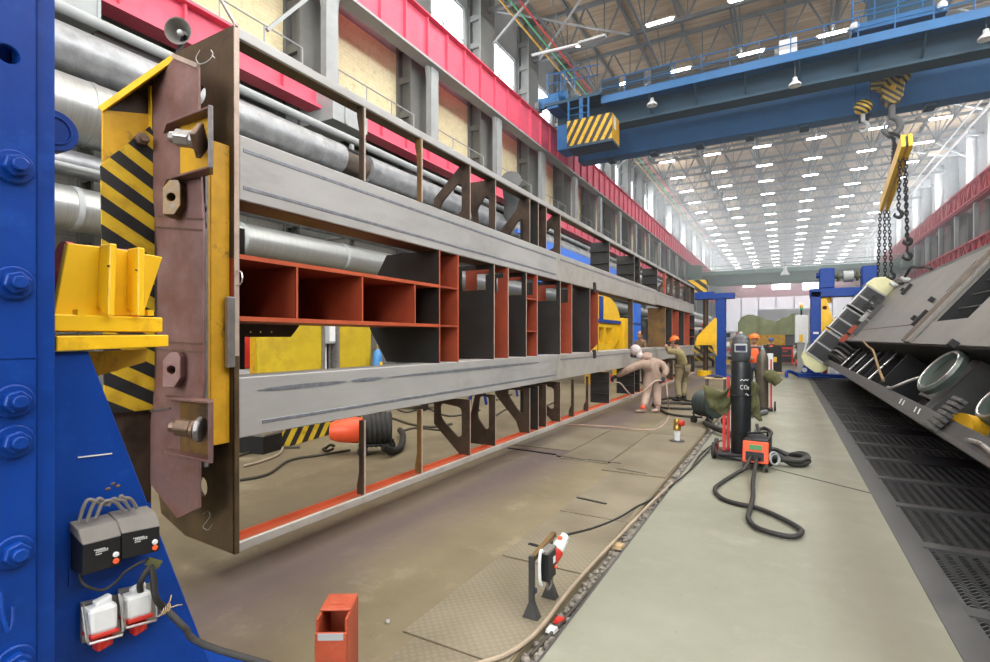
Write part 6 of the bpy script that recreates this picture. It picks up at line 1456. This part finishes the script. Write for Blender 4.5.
cable([F+Vector((-.05,-.06,.18)), PF(744,469,.08), PF(735,474,.03), PF(716,487,.025), PF(719,496,.025), PF(731,502,.025), PF(757,508,.03), PF(779,517,.03), PF(799,528,.03), PF(801,533,.03), PF(793,536.5,.03), PF(776,534,.03), PF(757,527.5,.03), PF(748.5,519,.03), PF(749.5,511,.055), PF(753,497,.03), PF(753,482,.05), F+Vector((.02,-.05,.16))], .023, 'thick dark welding hose looping on the floor before the red feeder', RUBB, 8)
c0 = PF(781,463); m = MB()
pts = []
for k in range(60):
    w = k*.42; R = .22+.045*math.sin(k*.9); pts.append(c0+Vector((1.25*R*math.cos(w), 1.15*R*math.sin(w)+.05, .035+.016*(k % 6)+.02*math.sin(k*1.7))))
m.tube(pts, .030, 8, smooth=3); solo(m, 'hose_coil', RUBB, 'heaped coil of thick dark hose right of the red feeder', 'hose')
# second bottle
B2 = PF(762.5,410); b2 = bottle((B2.x,B2.y,.05), .125, 1.36, mat('gas_bottle_grey',(.10,.085,.065),.4,metal=.3,var=.3), 'brown grey gas bottle standing behind the tall black bottle', GREYP)
t = thing('bottle_trolley', 'small wheeled trolley under the brown grey gas bottle', 'trolley', (B2.x,B2.y,0)); build(MB().box(B2.x-.2,B2.x+.22,B2.y-.2,B2.y+.2,.02,.048), 'deck', BLACK, t)
for dx in (-.24,.26): build(MB().cyl((B2.x+dx-.02,B2.y,.11),(B2.x+dx+.02,B2.y,.11),.11,n=18), 'wheel', RUBB, t)
build(MB().box(B2.x+.16,B2.x+.20,B2.y+.02,B2.y+.06,.048,1.2), 'upright', REDM, t)
o = solo(MB().tube([Vector((B2.x+.05,B2.y-.13,.86)),Vector((B2.x+.2,B2.y-.14,.80)),Vector((B2.x+.34,B2.y-.16,.66))], [.10,.15,.12], 12, smooth=4), 'rolled_jacket', OLIVE, 'rolled olive cloth hung on the brown grey gas bottle', 'cloth', smooth=True)
p = PF(756,411); solo(MB().cyl(PF(750,415,.06), PF(766,412,.06), .058, n=14), 'short_pipe', GREYD, 'short dark pipe piece lying between the two gas bottles', 'pipe'); solo(MB().box(p.x-.1,p.x+.25,p.y+.25,p.y+.32,0,.03), 'yellow_strip', YEL, 'small yellow strip lying behind the short dark pipe', 'strip')
cable([PF(u,v,.03) for u, v in ((757,425),(760,433),(768,437),(771,432),(764,428),(757,431),(752,437),(756,441))], .03, 'dark hose heap behind the red feeder', RUBB)
# drum fan by the trench, trestle table, brass valve
c = PF(709,424); c.z = .40; fan_unit(c, (-.75,.65,0), 'dark green drum fan on wheels beside the trench', mat('fan_green_grey',(.025,.038,.036),.5,var=.2), .265, None)
solo(MB().tube([PF(705,423,.08),PF(715,428,.09),PF(726,432,.09),PF(733,436,.08)], .05, 10, smooth=4), 'hose_bundle', RUBB, 'bundle of dark hoses on the floor behind the drum fan', 'hose')
a = PF(706,401); t = thing('small_table', 'small low steel table behind the drum fan', 'table', a); 
for dx in (0,.45):
    for dy in (0,.4): build(MB().box(a.x+dx-.015,a.x+dx+.015,a.y+dy-.015,a.y+dy+.015,0,.60), 'leg', DECKM, t)
build(MB().box(a.x-.04,a.x+.49,a.y-.04,a.y+.44,.60,.62), 'top', WOOD, t)
solo(MB().ell((a.x+.25,a.y+.2,.66),.12,.1,.045).ell((a.x+.36,a.y+.2,.65),.06,.08,.035), 'work_glove', NAVY, 'dark work glove lying on the small low table', 'glove', smooth=True)
v = PF(677,441,.014); t = thing('hose_valve', 'brass hose valve on a white pipe rising from the floor plate', 'valve', v); M = Matrix.Translation(v)
build(MB().lathe([(.045,0),(.045,.10),(.05,.10),(.05,.17),(0,.17)], M, 18), 'white_pipe', WHITEP, t, smooth=True); build(MB().lathe([(.12,0),(.12,.012),(.045,.014)], M, 18), 'floor_ring', DECKM, t, smooth=True); build(MB().lathe([(.03,.17),(.06,.18),(.065,.24),(.05,.27),(.06,.30),(.05,.36),(0,.37)], M, 16), 'brass_body', BRASS, t, smooth=True)
build(MB().cyl(v+Vector((.05,-.02,.30)), v+Vector((.11,-.04,.30)), .045, n=14), 'red_handwheel', REDP, t)
# lines on the floor round the painter
cable([PF(560,424.5,.012), PF(590,425.5,.012), PF(615,427,.012), PF(640,429.5,.012), PF(656,429,.012), PF(664,424,.012), PF(668,418,.012), PF(669,409,.02), PF(667.5,396,.45), PT(666.5,384,12.2), PT(664,379.5,12.25)], .014, 'tan paint hose trailing along the floor to the painter', mat('dirty_pink_hose',(.40,.27,.20),.6,var=.2), 8)
cable([PF(u,v,.03) for u, v in ((659,400),(672,398),(690,401),(706,404),(722,404))], .025, 'dark hose lying behind the two workers', RUBB)
cable([PF(u,v,.03) for u, v in ((657,406),(666,413),(680,416),(693,417),(702,417))], .03, 'thick dark hose running to the drum fan', RUBB)
pts = [PF(681,406.5,.03)+Vector((.62*math.cos(w)*(1+.1*math.sin(w*.7)), .55*math.sin(w), .025*(k % 7)/3)) for k, w in enumerate([.5*j for j in range(32)])]
cable(pts, .022, 'coil of black hose on the floor behind the painter', RUBB, 3)
cable([PF(u,v,.015) for u, v in ((690,470),(700,455),(712,445),(722,440))], .012, 'thin cable lying over the trench edge')

# ================================================================== PEOPLE
def skin(name, pts, edges, radii, mt, parent, sub=2, root=0):
    me = bpy.data.meshes.new(name); inv = W[parent.name].inverted()
    me.from_pydata([tuple(inv @ Vector(p)) for p in pts], edges, []); me.materials.append(mt); me.update()
    o = _link(bpy.data.objects.new(name, me)); o.parent = parent; W[o.name] = W[parent.name]
    md = o.modifiers.new('skin', 'SKIN'); md.use_smooth_shade = True; md.branch_smoothing = .6
    sv = me.skin_vertices[0].data
    for i, r in enumerate(radii): sv[i].radius = (r, r) if not isinstance(r, tuple) else r; sv[i].use_root = (i == root)
    s = o.modifiers.new('sub', 'SUBSURF'); s.levels = sub; s.render_levels = sub; return o
def limb_chain(name, segs, mt, parent, **kw):
    """segs: list of polylines [(point, radius), ...]; the first point of later lines is welded to the nearest existing point"""
    pts, rad, ed = [], [], []
    for L in segs:
        prev = None
        for i, (p, r) in enumerate(L):
            p = Vector(p); hit = None
            for k, q in enumerate(pts):
                if (q-p).length < 1e-4: hit = k
            if hit is None: pts.append(p); rad.append(r); hit = len(pts)-1
            if prev is not None and prev != hit: ed.append((prev, hit))
            prev = hit
    return skin(name, pts, ed, rad, mt, parent, **kw)
def hand(wrist, dirv, palm, mt, parent, name='glove', k=1.0):
    d = Vector(dirv).normalized(); n = Vector(palm).normalized(); n = (n-d*n.dot(d)).normalized(); s = d.cross(n); w = Vector(wrist)
    m = MB(); m.tube([w, w+d*.03*k, w+d*.07*k, w+d*.095*k], [.028*k,.036*k,.042*k,.036*k], 10)
    for i, (o, L) in enumerate(((-.030,.065),(-.010,.078),(.011,.072),(.030,.055))):
        b = w+d*.085*k+s*o*k; m.tube([b, b+d*L*.5*k+n*.012*k, b+d*L*.75*k+n*.042*k, b+d*L*.55*k+n*.066*k], [.0105*k,.010*k,.0095*k,.008*k], 8, smooth=2)
    b = w+d*.03*k-s*.036*k; m.tube([b, b+d*.03*k-s*.018*k+n*.02*k, b+d*.055*k-s*.012*k+n*.045*k], [.013*k,.012*k,.009*k], 8, smooth=2)
    return build(m, name, mt, parent, smooth=True)
def head(c, fwd, up, parent, k=1.0, hair=None):
    f = Vector(fwd).normalized(); u = Vector(up).normalized(); r = f.cross(u).normalized(); u = r.cross(f); Rm = Matrix((r,f,u)).transposed()
    m = MB(); c = Vector(c)
    m.ell(c+u*.02*k, .076*k,.092*k,.105*k, Rm, 18, 12); m.ell(c+f*.025*k-u*.055*k, .058*k,.068*k,.062*k, Rm, 14, 9)
    m.ell(c+f*.098*k-u*.012*k, .014*k,.022*k,.024*k, Rm, 8, 6)
    for s in (-1,1): m.ell(c+r*s*.078*k-f*.005*k-u*.005*k, .012*k,.022*k,.032*k, Rm, 8, 6)
    o = build(m, 'head', SKIN, parent, smooth=True)
    for s in (-1,1): build(MB().ell(c+f*.084*k+r*s*.030*k+u*.018*k, .011*k,.008*k,.008*k, Rm, 8, 6), 'eye', BLACK, o)
    build(MB().ell(c+f*.088*k-u*.056*k, .024*k,.008*k,.006*k, Rm, 10, 6), 'mouth', REDM if False else SKIN, o)
    return o, f, u, r, Rm
def helmet(c, f, u, r, Rm, mt, parent, k=1.0):
    M = Matrix.Translation(c+u*.04*k) @ Rm.to_4x4()
    o = build(MB().lathe([(.135*k,-.005),(.118*k,.005),(.116*k,.03),(.105*k,.075),(.07*k,.108),(.0,.118)], M, 22), 'helmet', mt, parent, smooth=True)
    build(MB().ell(c+u*.045*k+f*.12*k, .08*k,.06*k,.012*k, Rm, 14, 6), 'helmet_peak', mt, o, smooth=True); build(MB().beam(c+u*.160*k-f*.07*k, c+u*.160*k+f*.05*k, .03*k,.012*k), 'helmet_ridge', mt, o); return o
# ---- painter
t0 = 12.3
def J(u, v, dt=0.0): return PT(u, v, t0+dt)
PN = thing('person', 'painter in dusty beige overalls and white hood holding a spray gun', 'person', PF(648,411))
fl, fr_ = PF(657.5,409.5,.06), PF(643.5,410,.06)
kl, kr = J(657,394,-.02), J(646,395,-.12); hl, hr = J(656.5,379,.04), J(648.5,379,-.04); pel = J(652.5,376.5); ab = J(652,371,-.02); ch_ = J(650,362.5,-.06); nk = J(643.5,355.8,-.12); hd_ = J(635.3,352.0,-.16)
sl, sr = J(660.5,363.5,.10), J(641,363.5,-.22); el, er = J(666.5,369.5,.0), J(627.5,370,-.20); wl, wr = J(664,377.2,-.10), J(616.5,376.3,.05)
limb_chain('body', [[(pel,.13),(ab,.13),(ch_,.14),(nk,.055),(hd_,.075)], [(ch_,.14),(sl,.07),(el,.05),(wl,.034)], [(ch_,.14),(sr,.07),(er,.05),(wr,.034)], [(pel,.13),(hl,.09),(kl,.062),(fl+Vector((0,0,.03)),.045)], [(pel,.13),(hr,.09),(kr,.062),(fr_+Vector((0,0,.03)),.045)]], SKIN, PN, sub=1)
limb_chain('overall', [[(pel,.19),(ab,.19),(ch_,.19),(ch_.lerp(nk,.55)+Vector((.05,0,0)),.125),(nk.lerp(hd_,.12),.095)], [(ch_,.19),(sl,.112),(el,.092),(wl.lerp(el,.08),.064)], [(ch_,.19),(sr,.112),(er,.092),(wr.lerp(er,.08),.064)], [(pel,.19),(hl,.145),(kl,.102),(fl+Vector((0,0,.07)),.085)], [(pel,.19),(hr,.145),(kr,.102),(fr_+Vector((0,0,.07)),.085)]], OVER, PN)
H_, f, u_, r_, Rm = head(hd_, (-.90,-.30,-.38), (-.25,-.05,1), PN, 1.15)
build(MB().ell(hd_+u_*.04-f*.022, .113,.125,.132, Rm, 18, 12).ell(hd_-u_*.10-f*.05, .10,.09,.09, Rm), 'hood', mat('white_hood',(.55,.50,.48),.8,var=.12,scale=8,bump=.4), PN, smooth=True)
build(MB().ell(hd_-f*.085-u_*.05, .06,.06,.075, Rm), 'hood_knot', MAT['white_hood'], PN, smooth=True)
build(MB().ell(hd_+f*.085-u_*.055, .055,.06,.05, Rm).ell(hd_+f*.10-u_*.07+r_*.06,.03,.03,.03,Rm).ell(hd_+f*.10-u_*.07-r_*.06,.03,.03,.03,Rm), 'respirator', BLACK, PN, smooth=True)
build(MB().tube([hd_+f*.06-u_*.08+r_*.085, nk+f*.06+Vector((0,0,.0)), hd_+f*.06-u_*.08-r_*.085], .03, 8, smooth=4), 'collar', NAVY, PN, smooth=True)
hand(wr, (-.75,-.45,-.25), (0,0,-1), NAVY, PN, 'glove', 1.15); hand(wl, (-.25,-.3,-.9), (-.9,-.1,.2), NAVY, PN, 'glove', 1.15)
for F_, d in ((fl,Vector((-.5,-.85,0))),(fr_,Vector((-.75,-.65,0)))):
    d.normalize(); build(MB().ell(F_+d*.06-Vector((0,0,.018)), .055,.14,.042, Matrix.Rotation(math.atan2(-d.x,d.y),3,'Z'), 12, 7).tube([F_+Vector((0,0,-.03)),F_+Vector((0,0,.06))],.058,10), 'boot', OVER, PN, smooth=True)
build(MB().ell(fr_+Vector((.0,-.06,.07)), .06,.05,.05), 'paint_stain', ORP, PN, smooth=True)
G = wr+Vector((-.10,-.06,-.03)); t = thing('spray_gun', 'orange red spray gun in the right hand of the painter', 'spray gun', G)
build(MB().cyl(G+Vector((.02,0,.03)), G+Vector((-.22,-.08,.10)), .026, n=12), 'barrel', ORP, t); build(MB().cyl(G+Vector((-.05,-.02,-.02)), G+Vector((-.09,-.04,-.16)), .05,.055, n=14), 'paint_cup', ORP, t); build(MB().beam(G+Vector((.02,0,.02)), G+Vector((.03,.0,-.10)), .035,.03), 'grip', BLACK, t); build(MB().cyl(G+Vector((-.22,-.08,.10)), G+Vector((-.26,-.095,.11)), .035, n=12), 'nozzle', REDP, t)
cable([G+Vector((.03,0,-.12)), J(620,383,0), J(627,391,.0), J(634,397,.1), J(640,394,-.25), J(648,387,-.35), J(655,381,-.3), wl+Vector((-.03,-.02,-.07))], .014, 'pale paint hose hanging from spray gun to left hand', mat('pale_paint_hose',(.52,.42,.34),.5,var=.15), 8)
# ---- man leaning on the frame
t0 = 15.0
LM = thing('person', 'man in khaki workwear and orange helmet leaning on the steel frame', 'person', PF(681,398.5))
fl, fr_ = PF(684,397.5,.06), PF(679,399,.06); kl, kr = J(684.5,382.5,.1), J(677.5,383.5,-.2); hl, hr = J(684.5,369.5,.1), J(680,369.5,-.1); pel = J(682.5,367.5); ab = J(682.5,361); ch_ = J(679.5,353,-.0); nk = J(676.5,347); hd_ = J(675,341.5,-.0)
sl, sr = J(681,350.5,.19), J(676,351,-.2); el, er = J(671,351.8,.25), J(668,352.2,-.15); wl, wr = J(666.5,346.6,-.1), J(672.5,345.8,.12)
el = J(669,351.5,.2)
limb_chain('body', [[(pel,.13),(ab,.12),(ch_,.14),(nk,.055),(hd_,.075)], [(ch_,.14),(sl,.07),(el,.05),(wl,.034)], [(ch_,.14),(sr,.07),(er,.05),(wr,.034)], [(pel,.13),(hl,.09),(kl,.062),(fl+Vector((0,0,.03)),.045)], [(pel,.13),(hr,.09),(kr,.062),(fr_+Vector((0,0,.03)),.045)]], SKIN, LM, sub=1)
limb_chain('jacket', [[(pel,.185),(ab,.18),(ch_,.18),(nk.lerp(ch_,.3),.10)], [(ch_,.18),(sl,.10),(el,.08),(wl.lerp(el,.1),.055)], [(ch_,.18),(sr,.10),(er,.08),(wr.lerp(er,.1),.055)]], KHAKI, LM)
limb_chain('trousers', [[(pel,.165),(hl,.125),(kl,.095),(fl+Vector((0,0,.06)),.085)], [(pel,.165),(hr,.125),(kr,.095),(fr_+Vector((0,0,.06)),.085)]], KHAKI2, LM)
H_, f, u_, r_, Rm = head(hd_, (-.92,.25,-.25), (-.2,0,1), LM, 1.1); helmet(hd_, f, u_, r_, Rm, HELM, LM, 1.12)
build(MB().ell(hd_-f*.02-u_*.01, .08,.095,.10, Rm), 'hair', HAIR, LM, smooth=True)
hand(wl, (-.2,.5,.2), (0,0,-1), SKIN, LM, 'hand', 1.05); hand(wr, (-.4,.6,.1), (0,0,-1), SKIN, LM, 'hand', 1.05)
for F_, d in ((fl,Vector((-.9,.3,0))),(fr_,Vector((-.95,.1,0)))):
    d.normalize(); build(MB().ell(F_+d*.06-Vector((0,0,.018)), .055,.14,.042, Matrix.Rotation(math.atan2(-d.x,d.y),3,'Z'), 12, 7).tube([F_+Vector((0,0,-.03)),F_+Vector((0,0,.06))],.058,10), 'boot', BLACK, LM, smooth=True)
# ---- standing people in the background
def stander(x, y, z, face, label, top, legs, vest=None, helm=None, hair=True, h=1.75, arm=0.0):
    t = thing('person', label, 'person', (x,y,z)); f = Vector((math.sin(face),math.cos(face),0)); r = Vector((f.y,-f.x,0)); k = h/1.75
    def Q(a, b, c): return Vector((x,y,z))+r*a*k+f*b*k+Vector((0,0,c*k))
    pel, ab, ch_, nk, hd_ = Q(0,0,.95), Q(0,0,1.1), Q(0,.0,1.35), Q(0,.02,1.5), Q(0,.04,1.63)
    A = []
    for s in (-1,1): A.append((Q(s*.19,0,1.42), Q(s*.25,.05+arm*.1,1.15), Q(s*.2,.12+arm*.3,.92+arm*.25)))
    Lg = [(Q(s*.1,0,.9), Q(s*.11,.03,.5), Q(s*.12,0,.09)) for s in (-1,1)]
    limb_chain('body', [[(pel,.12),(ab,.11),(ch_,.13),(nk,.055),(hd_,.075)]]+[[(ch_,.13),(a,.06),(b,.045),(c,.034)] for a, b, c in A]+[[(pel,.12),(a,.08),(b,.06),(c,.045)] for a, b, c in Lg], SKIN, t, sub=1)
    limb_chain('jacket', [[(pel,.155),(ab,.15),(ch_,.16),(nk.lerp(ch_,.3),.09)]]+[[(ch_,.16),(a,.085),(b,.068),(c.lerp(b,.1),.05)] for a, b, c in A], top, t, sub=1)
    limb_chain('trousers', [[(pel,.145),(a,.105),(b,.085),(c,.07)] for a, b, c in Lg], legs, t, sub=1)
    if vest: limb_chain('vest', [[(Q(0,0,.93),.168),(ab,.165),(ch_,.178),(nk.lerp(ch_,.4),.10)]], vest, t, sub=1)
    H_, ff, u_, r_, Rm = head(hd_, f, (0,0,1), t, 1.05*k)
    if hair: build(MB().ell(hd_-ff*.015+u_*.03, .085*k,.10*k,.10*k, Rm), 'hair', HAIR, t, smooth=True)
    if helm: helmet(hd_, ff, u_, r_, Rm, helm, t, 1.1*k)
    for i, (a, b, c) in enumerate(A): hand(c, (c-b), f*.3-r*(-1 if i == 0 else 1), SKIN, t, 'hand')
    for s in (-1,1): build(MB().ell(Q(s*.12,.06,.045), .05,.13,.045, Matrix.Rotation(-face,3,'Z'), 10, 6), 'boot', BLACK, t, smooth=True)
    return t
p = PT(754,338,14.6); stander(p.x,p.y,0,2.9,'worker in orange vest and orange helmet behind the gas bottles',NAVY,NAVY,VEST,HELM,h=1.78,arm=.9)
p = PT(770.5,338,28); stander(p.x,p.y,0,2.4,'far worker in orange vest and blue helmet by the red welder',NAVY,NAVY,VEST,mat('blue_helmet',(.03,.12,.45),.4),h=1.66,arm=.5)
p = PT(641,338,19.5); stander(p.x,p.y,0,-2.6,'dark haired worker standing behind the frame',mat('tan_jacket',(.17,.12,.075),.8,var=.2),NAVY,h=1.95)
p = PT(703.5,338,30); pl = thing('work_platform', 'low grey work platform behind the far blue post', 'platform', (p.x,p.y,0)); build(MB().box(p.x-1.2,p.x+1.0,p.y-.6,p.y+1.2,.7,.78), 'deck', GREYD, pl)
for dx in (-1.1,.9):
    for dy in (-.5,1.1): build(MB().box(p.x+dx-.04,p.x+dx+.04,p.y+dy-.04,p.y+dy+.04,0,.7), 'leg', GREYD, pl)
stander(p.x,p.y,.78,2.8,'worker in red helmet on the platform behind the far blue post',NAVY,NAVY,VEST,mat('red_helmet',(.75,.05,.03),.4),h=1.72)

# ================================================================== BACKGROUND MACHINES
YM = 44.0
a, b = PY(739,330,YM), PY(796,330,YM); zt_, zb_ = PY(760,314.5,YM).z, PY(760,335,YM).z
t = thing('covered_machine', 'large machine under an olive tarpaulin on a yellow base', 'machine', ((a.x+b.x)/2,YM,0))
prof = [(0,.62),(.06,.86),(.2,1.0),(.36,.92),(.5,.72),(.66,.66),(.82,.82),(.94,.98),(1,1.0)]
def tz(q):
    for k in range(len(prof)-1):
        if prof[k][0] <= q <= prof[k+1][0]: w = (q-prof[k][0])/(prof[k+1][0]-prof[k][0]); w = w*w*(3-2*w); return prof[k][1]*(1-w)+prof[k+1][1]*w
    return prof[-1][1]
m = MB(); Lx = b.x-a.x
def TS(i, j):
    w = j*PI; yy = math.cos(w); zz = min(1, math.sin(w)*1.6); fold = .05*math.sin(i*38+j*5)+.04*math.sin(i*17)
    return Vector((a.x+Lx*i, YM+1.3-(-yy)*1.3*(1+fold*.5)-1.3+0.0, zb_+(zt_-zb_)*tz(i)*zz*(1+fold*.25)))
m.grid(TS, 50, 22); build(m, 'tarpaulin', TARP, t, smooth=True)
build(MB().box(a.x+.05,b.x-.05,YM-1.1,YM+1.1,zb_-.2,zb_+.4), 'inner_body', GREYD, t)
build(MB().box(a.x,b.x-.7,YM-1.4,YM+1.2,zb_-.75,zb_-.0), 'yellow_base', YELD, t); build(MB().box(b.x-.7,b.x+.3,YM-1.3,YM+1.2,zb_-.75,zb_-.1), 'dark_end_base', GREYD, t); build(MB().box(a.x+.2,b.x-.2,YM-1.2,YM+1.0,0,zb_-.75), 'undercarriage', BLACK, t)
YK = 30.0
a, b = PY(795,330,YK), PY(808.5,330,YK); zt_, zb_ = PY(800,315,YK).z, PY(800,343,YK).z
t = thing('control_cabinet', 'white control cabinet with signal lamp beside the blue portal', 'cabinet', ((a.x+b.x)/2,YK,0)); build(MB().box(a.x,b.x,YK,YK+.5,zb_,zt_), 'body', WHITEP, t, bev=.02); build(MB().box(a.x+.1,b.x-.1,YK+.05,YK+.45,0,zb_), 'stand', GREYP, t)
build(MB().box(a.x+.18,a.x+.34,YK-.02,YK,zb_+.05,zb_+.42), 'yellow_sticker', YEL, t); build(MB().cyl((b.x-.3,YK+.2,zt_),(b.x-.3,YK+.2,zt_+.25),.04,n=8), 'lamp_stem', BLACK, t)
for k, mt in enumerate((MAT['green_bar'],YEL,LAMPR)): build(MB().cyl((b.x-.3,YK+.2,zt_+.25+.13*k),(b.x-.3,YK+.2,zt_+.37+.13*k),.075,n=12), 'signal_light', mt, t)
solo(MB().tube([(b.x-.1,YK-.05,zb_),(b.x-.15,YK-.15,zb_-.5),(b.x+.1,YK-.2,.5),(b.x+.25,YK-.2,.1)], .05, 8, smooth=4), 'cabinet_cable', WHITEP, 'pale cable bundle under the white control cabinet', 'cable')
w = PF(785,365); t = thing('welding_set', 'red and black welding machine on wheels by the far worker', 'machine', w); s = 1.0
build(MB().box(w.x-.45,w.x+.45,w.y,w.y+.8,.15,1.12), 'body', REDM, t, bev=.03); build(MB().box(w.x-.34,w.x+.36,w.y-.02,w.y,.62,1.0), 'upper_grille', BLACK, t); build(MB().box(w.x-.34,w.x+.36,w.y-.02,w.y,.2,.56), 'lower_grille', BLACK, t); build(MB().box(w.x-.12,w.x+.14,w.y-.03,w.y-.02,.84,.90), 'red_badge', REDP, t)
for dx in (-.38,.38): build(MB().cyl((w.x+dx-.05,w.y+.1,.13),(w.x+dx+.05,w.y+.1,.13),.13,n=14), 'wheel', REDM, t)
solo(MB().tube([Vector((w.x+.5,w.y+.3,.2)),Vector((w.x+.75,w.y+.2,.9)),Vector((w.x+.6,w.y+.2,1.2)),Vector((w.x+.95,w.y+.1,.8)),Vector((w.x+1.0,w.y,.15))], .10, 8, smooth=5), 'hose_bundle', OLIVE, 'olive hose bundle hung beside the red and black welding machine', 'hose')
w2 = PF(797,366); solo(MB().cyl(w2+Vector((-.1,0,.2)), w2+Vector((.1,0,.2)), .2, n=18), 'red_reel', REDM, 'red wheel on the floor right of the welding machine', 'wheel')
w = PF(766.5,376); t = thing('grey_cabinet', 'plain pale grey cabinet right of the brown grey gas bottle', 'cabinet', w); build(MB().box(w.x-.22,w.x+.26,w.y,w.y+.5,.03,1.0), 'body', WHITEP, t, bev=.01); build(MB().box(w.x-.2,w.x+.24,w.y+.02,w.y+.48,0,.03), 'plinth', GREYD, t)
w = PF(775,372); t = thing('dark_cabinet', 'dark cabinet with yellow label below the far worker', 'cabinet', w); build(MB().box(w.x-.3,w.x+.3,w.y,w.y+.5,0,1.25), 'body', DECKD, t); build(MB().box(w.x-.1,w.x+.08,w.y-.01,w.y,.5,.75), 'yellow_label', YEL, t)
solo(MB().box(PF(771,374).x,PF(792,374).x,PF(771,374).y,PF(771,374).y+.3,0,.09), 'timber_plank', WOOD, 'long timber plank lying across the floor before the red welder', 'plank')
# racks and barriers behind the far blue post
t = thing('hazard_barrier', 'yellow and black striped barrier behind the far blue post', 'barrier', PF(700,372)); q = PF(698,366); build(MB().box(q.x-.9,q.x+.9,q.y,q.y+.08,.3,1.3), 'board', HZS, t); build(MB().box(q.x-.9,q.x-.8,q.y-.2,q.y+.3,0,.3), 'foot', BLACK, t); build(MB().box(q.x+.8,q.x+.9,q.y-.2,q.y+.3,0,.3), 'foot', BLACK, t)
for i, (u, v) in enumerate(((731,368),(733,363.5))):
    q = PF(u,v); t = thing('parts_rack', 'steel rack of small parts, the %s of two behind the far blue post' % ('nearer','farther')[i], 'rack', q, 'parts racks')
    for dx in (-.7,.7): build(MB().box(q.x+dx-.04,q.x+dx+.04,q.y-.3,q.y+.3,0,1.9), 'upright', BLUE, t)
    for j in range(4):
        sh = build(MB().box(q.x-.7,q.x+.7,q.y-.3,q.y+.3,.2+.5*j,.24+.5*j), 'shelf', GREYP, t)
        for k in range(4): build(MB().box(q.x-.6+.32*k,q.x-.36+.32*k,q.y-.25,q.y+.1,.24+.5*j,.24+.5*j+.14+.09*((k*7+j*3) % 3)), 'parts_bin', [WHITEP,YELD,BLACK,GREYN,REDM][(k+2*j+i) % 5], sh)
# bright silver ducts stored along the left beyond the frame
for i in range(3):
    solo(MB().cyl((-6.5-.9*i,38,2.2+.9*i),(-6.5-.9*i,70,2.2+.9*i),.45,n=20), 'spiral_duct', ALU2, 'far silver duct beyond the frame end, %s from the right' % ORD[i], 'pipe', 'far silver ducts', smooth=True)
for y in (42,52,62): 
    t = thing('duct_trestle', 'grey trestle under the far silver ducts, %s along' % ORD[int((y-42)/10)], 'trestle', (-7.4,y,0)); build(MB().hexa([(-8.9,y-.1,0),(-6.0,y-.1,0),(-6.0,y+.1,0),(-8.9,y+.1,0),(-8.9,y-.1,3.94),(-6.0,y-.1,1.04),(-6.0,y+.1,1.04),(-8.9,y+.1,3.94)]), 'frame', GREYP, t)

t = thing('lamp_arm', 'unlit long lamp on a pale arm reaching from the left wall under the roof', 'lamp', PY(575,44,27.5))
a, b, c = PY(541,53,27.5), PY(579,44,27.5), PY(606,36,27.5)
build(MB().beam(a+(a-b)*.25, b, .12,.10), 'arm', WHITEP, t); build(MB().beam(b, c, .35,.12), 'housing', GREYP, t)
# ================================================================== HAZE in the air of the hall
wnt = wd.node_tree; vs_ = wnt.nodes.new('ShaderNodeVolumeScatter'); vs_.inputs['Color'].default_value = (.90,.95,1,1);  vs_.inputs['Anisotropy'].default_value = .2
wnt.links.new(vs_.outputs[0], wnt.nodes['World Output'].inputs['Volume'])
gm = wnt.nodes.new('ShaderNodeNewGeometry'); sx = wnt.nodes.new('ShaderNodeSeparateXYZ'); wnt.links.new(gm.outputs['Position'], sx.inputs[0])
mr = wnt.nodes.new('ShaderNodeMapRange'); mr.inputs[1].default_value = 16; mr.inputs[2].default_value = 75; mr.inputs[3].default_value = 0; mr.inputs[4].default_value = .014
wnt.links.new(sx.outputs['Y'], mr.inputs[0]); wnt.links.new(mr.outputs[0], vs_.inputs['Density'])
try: wd.cycles.volume_step_size = 30.0
except Exception: pass
sc.cycles.volume_max_steps = 16
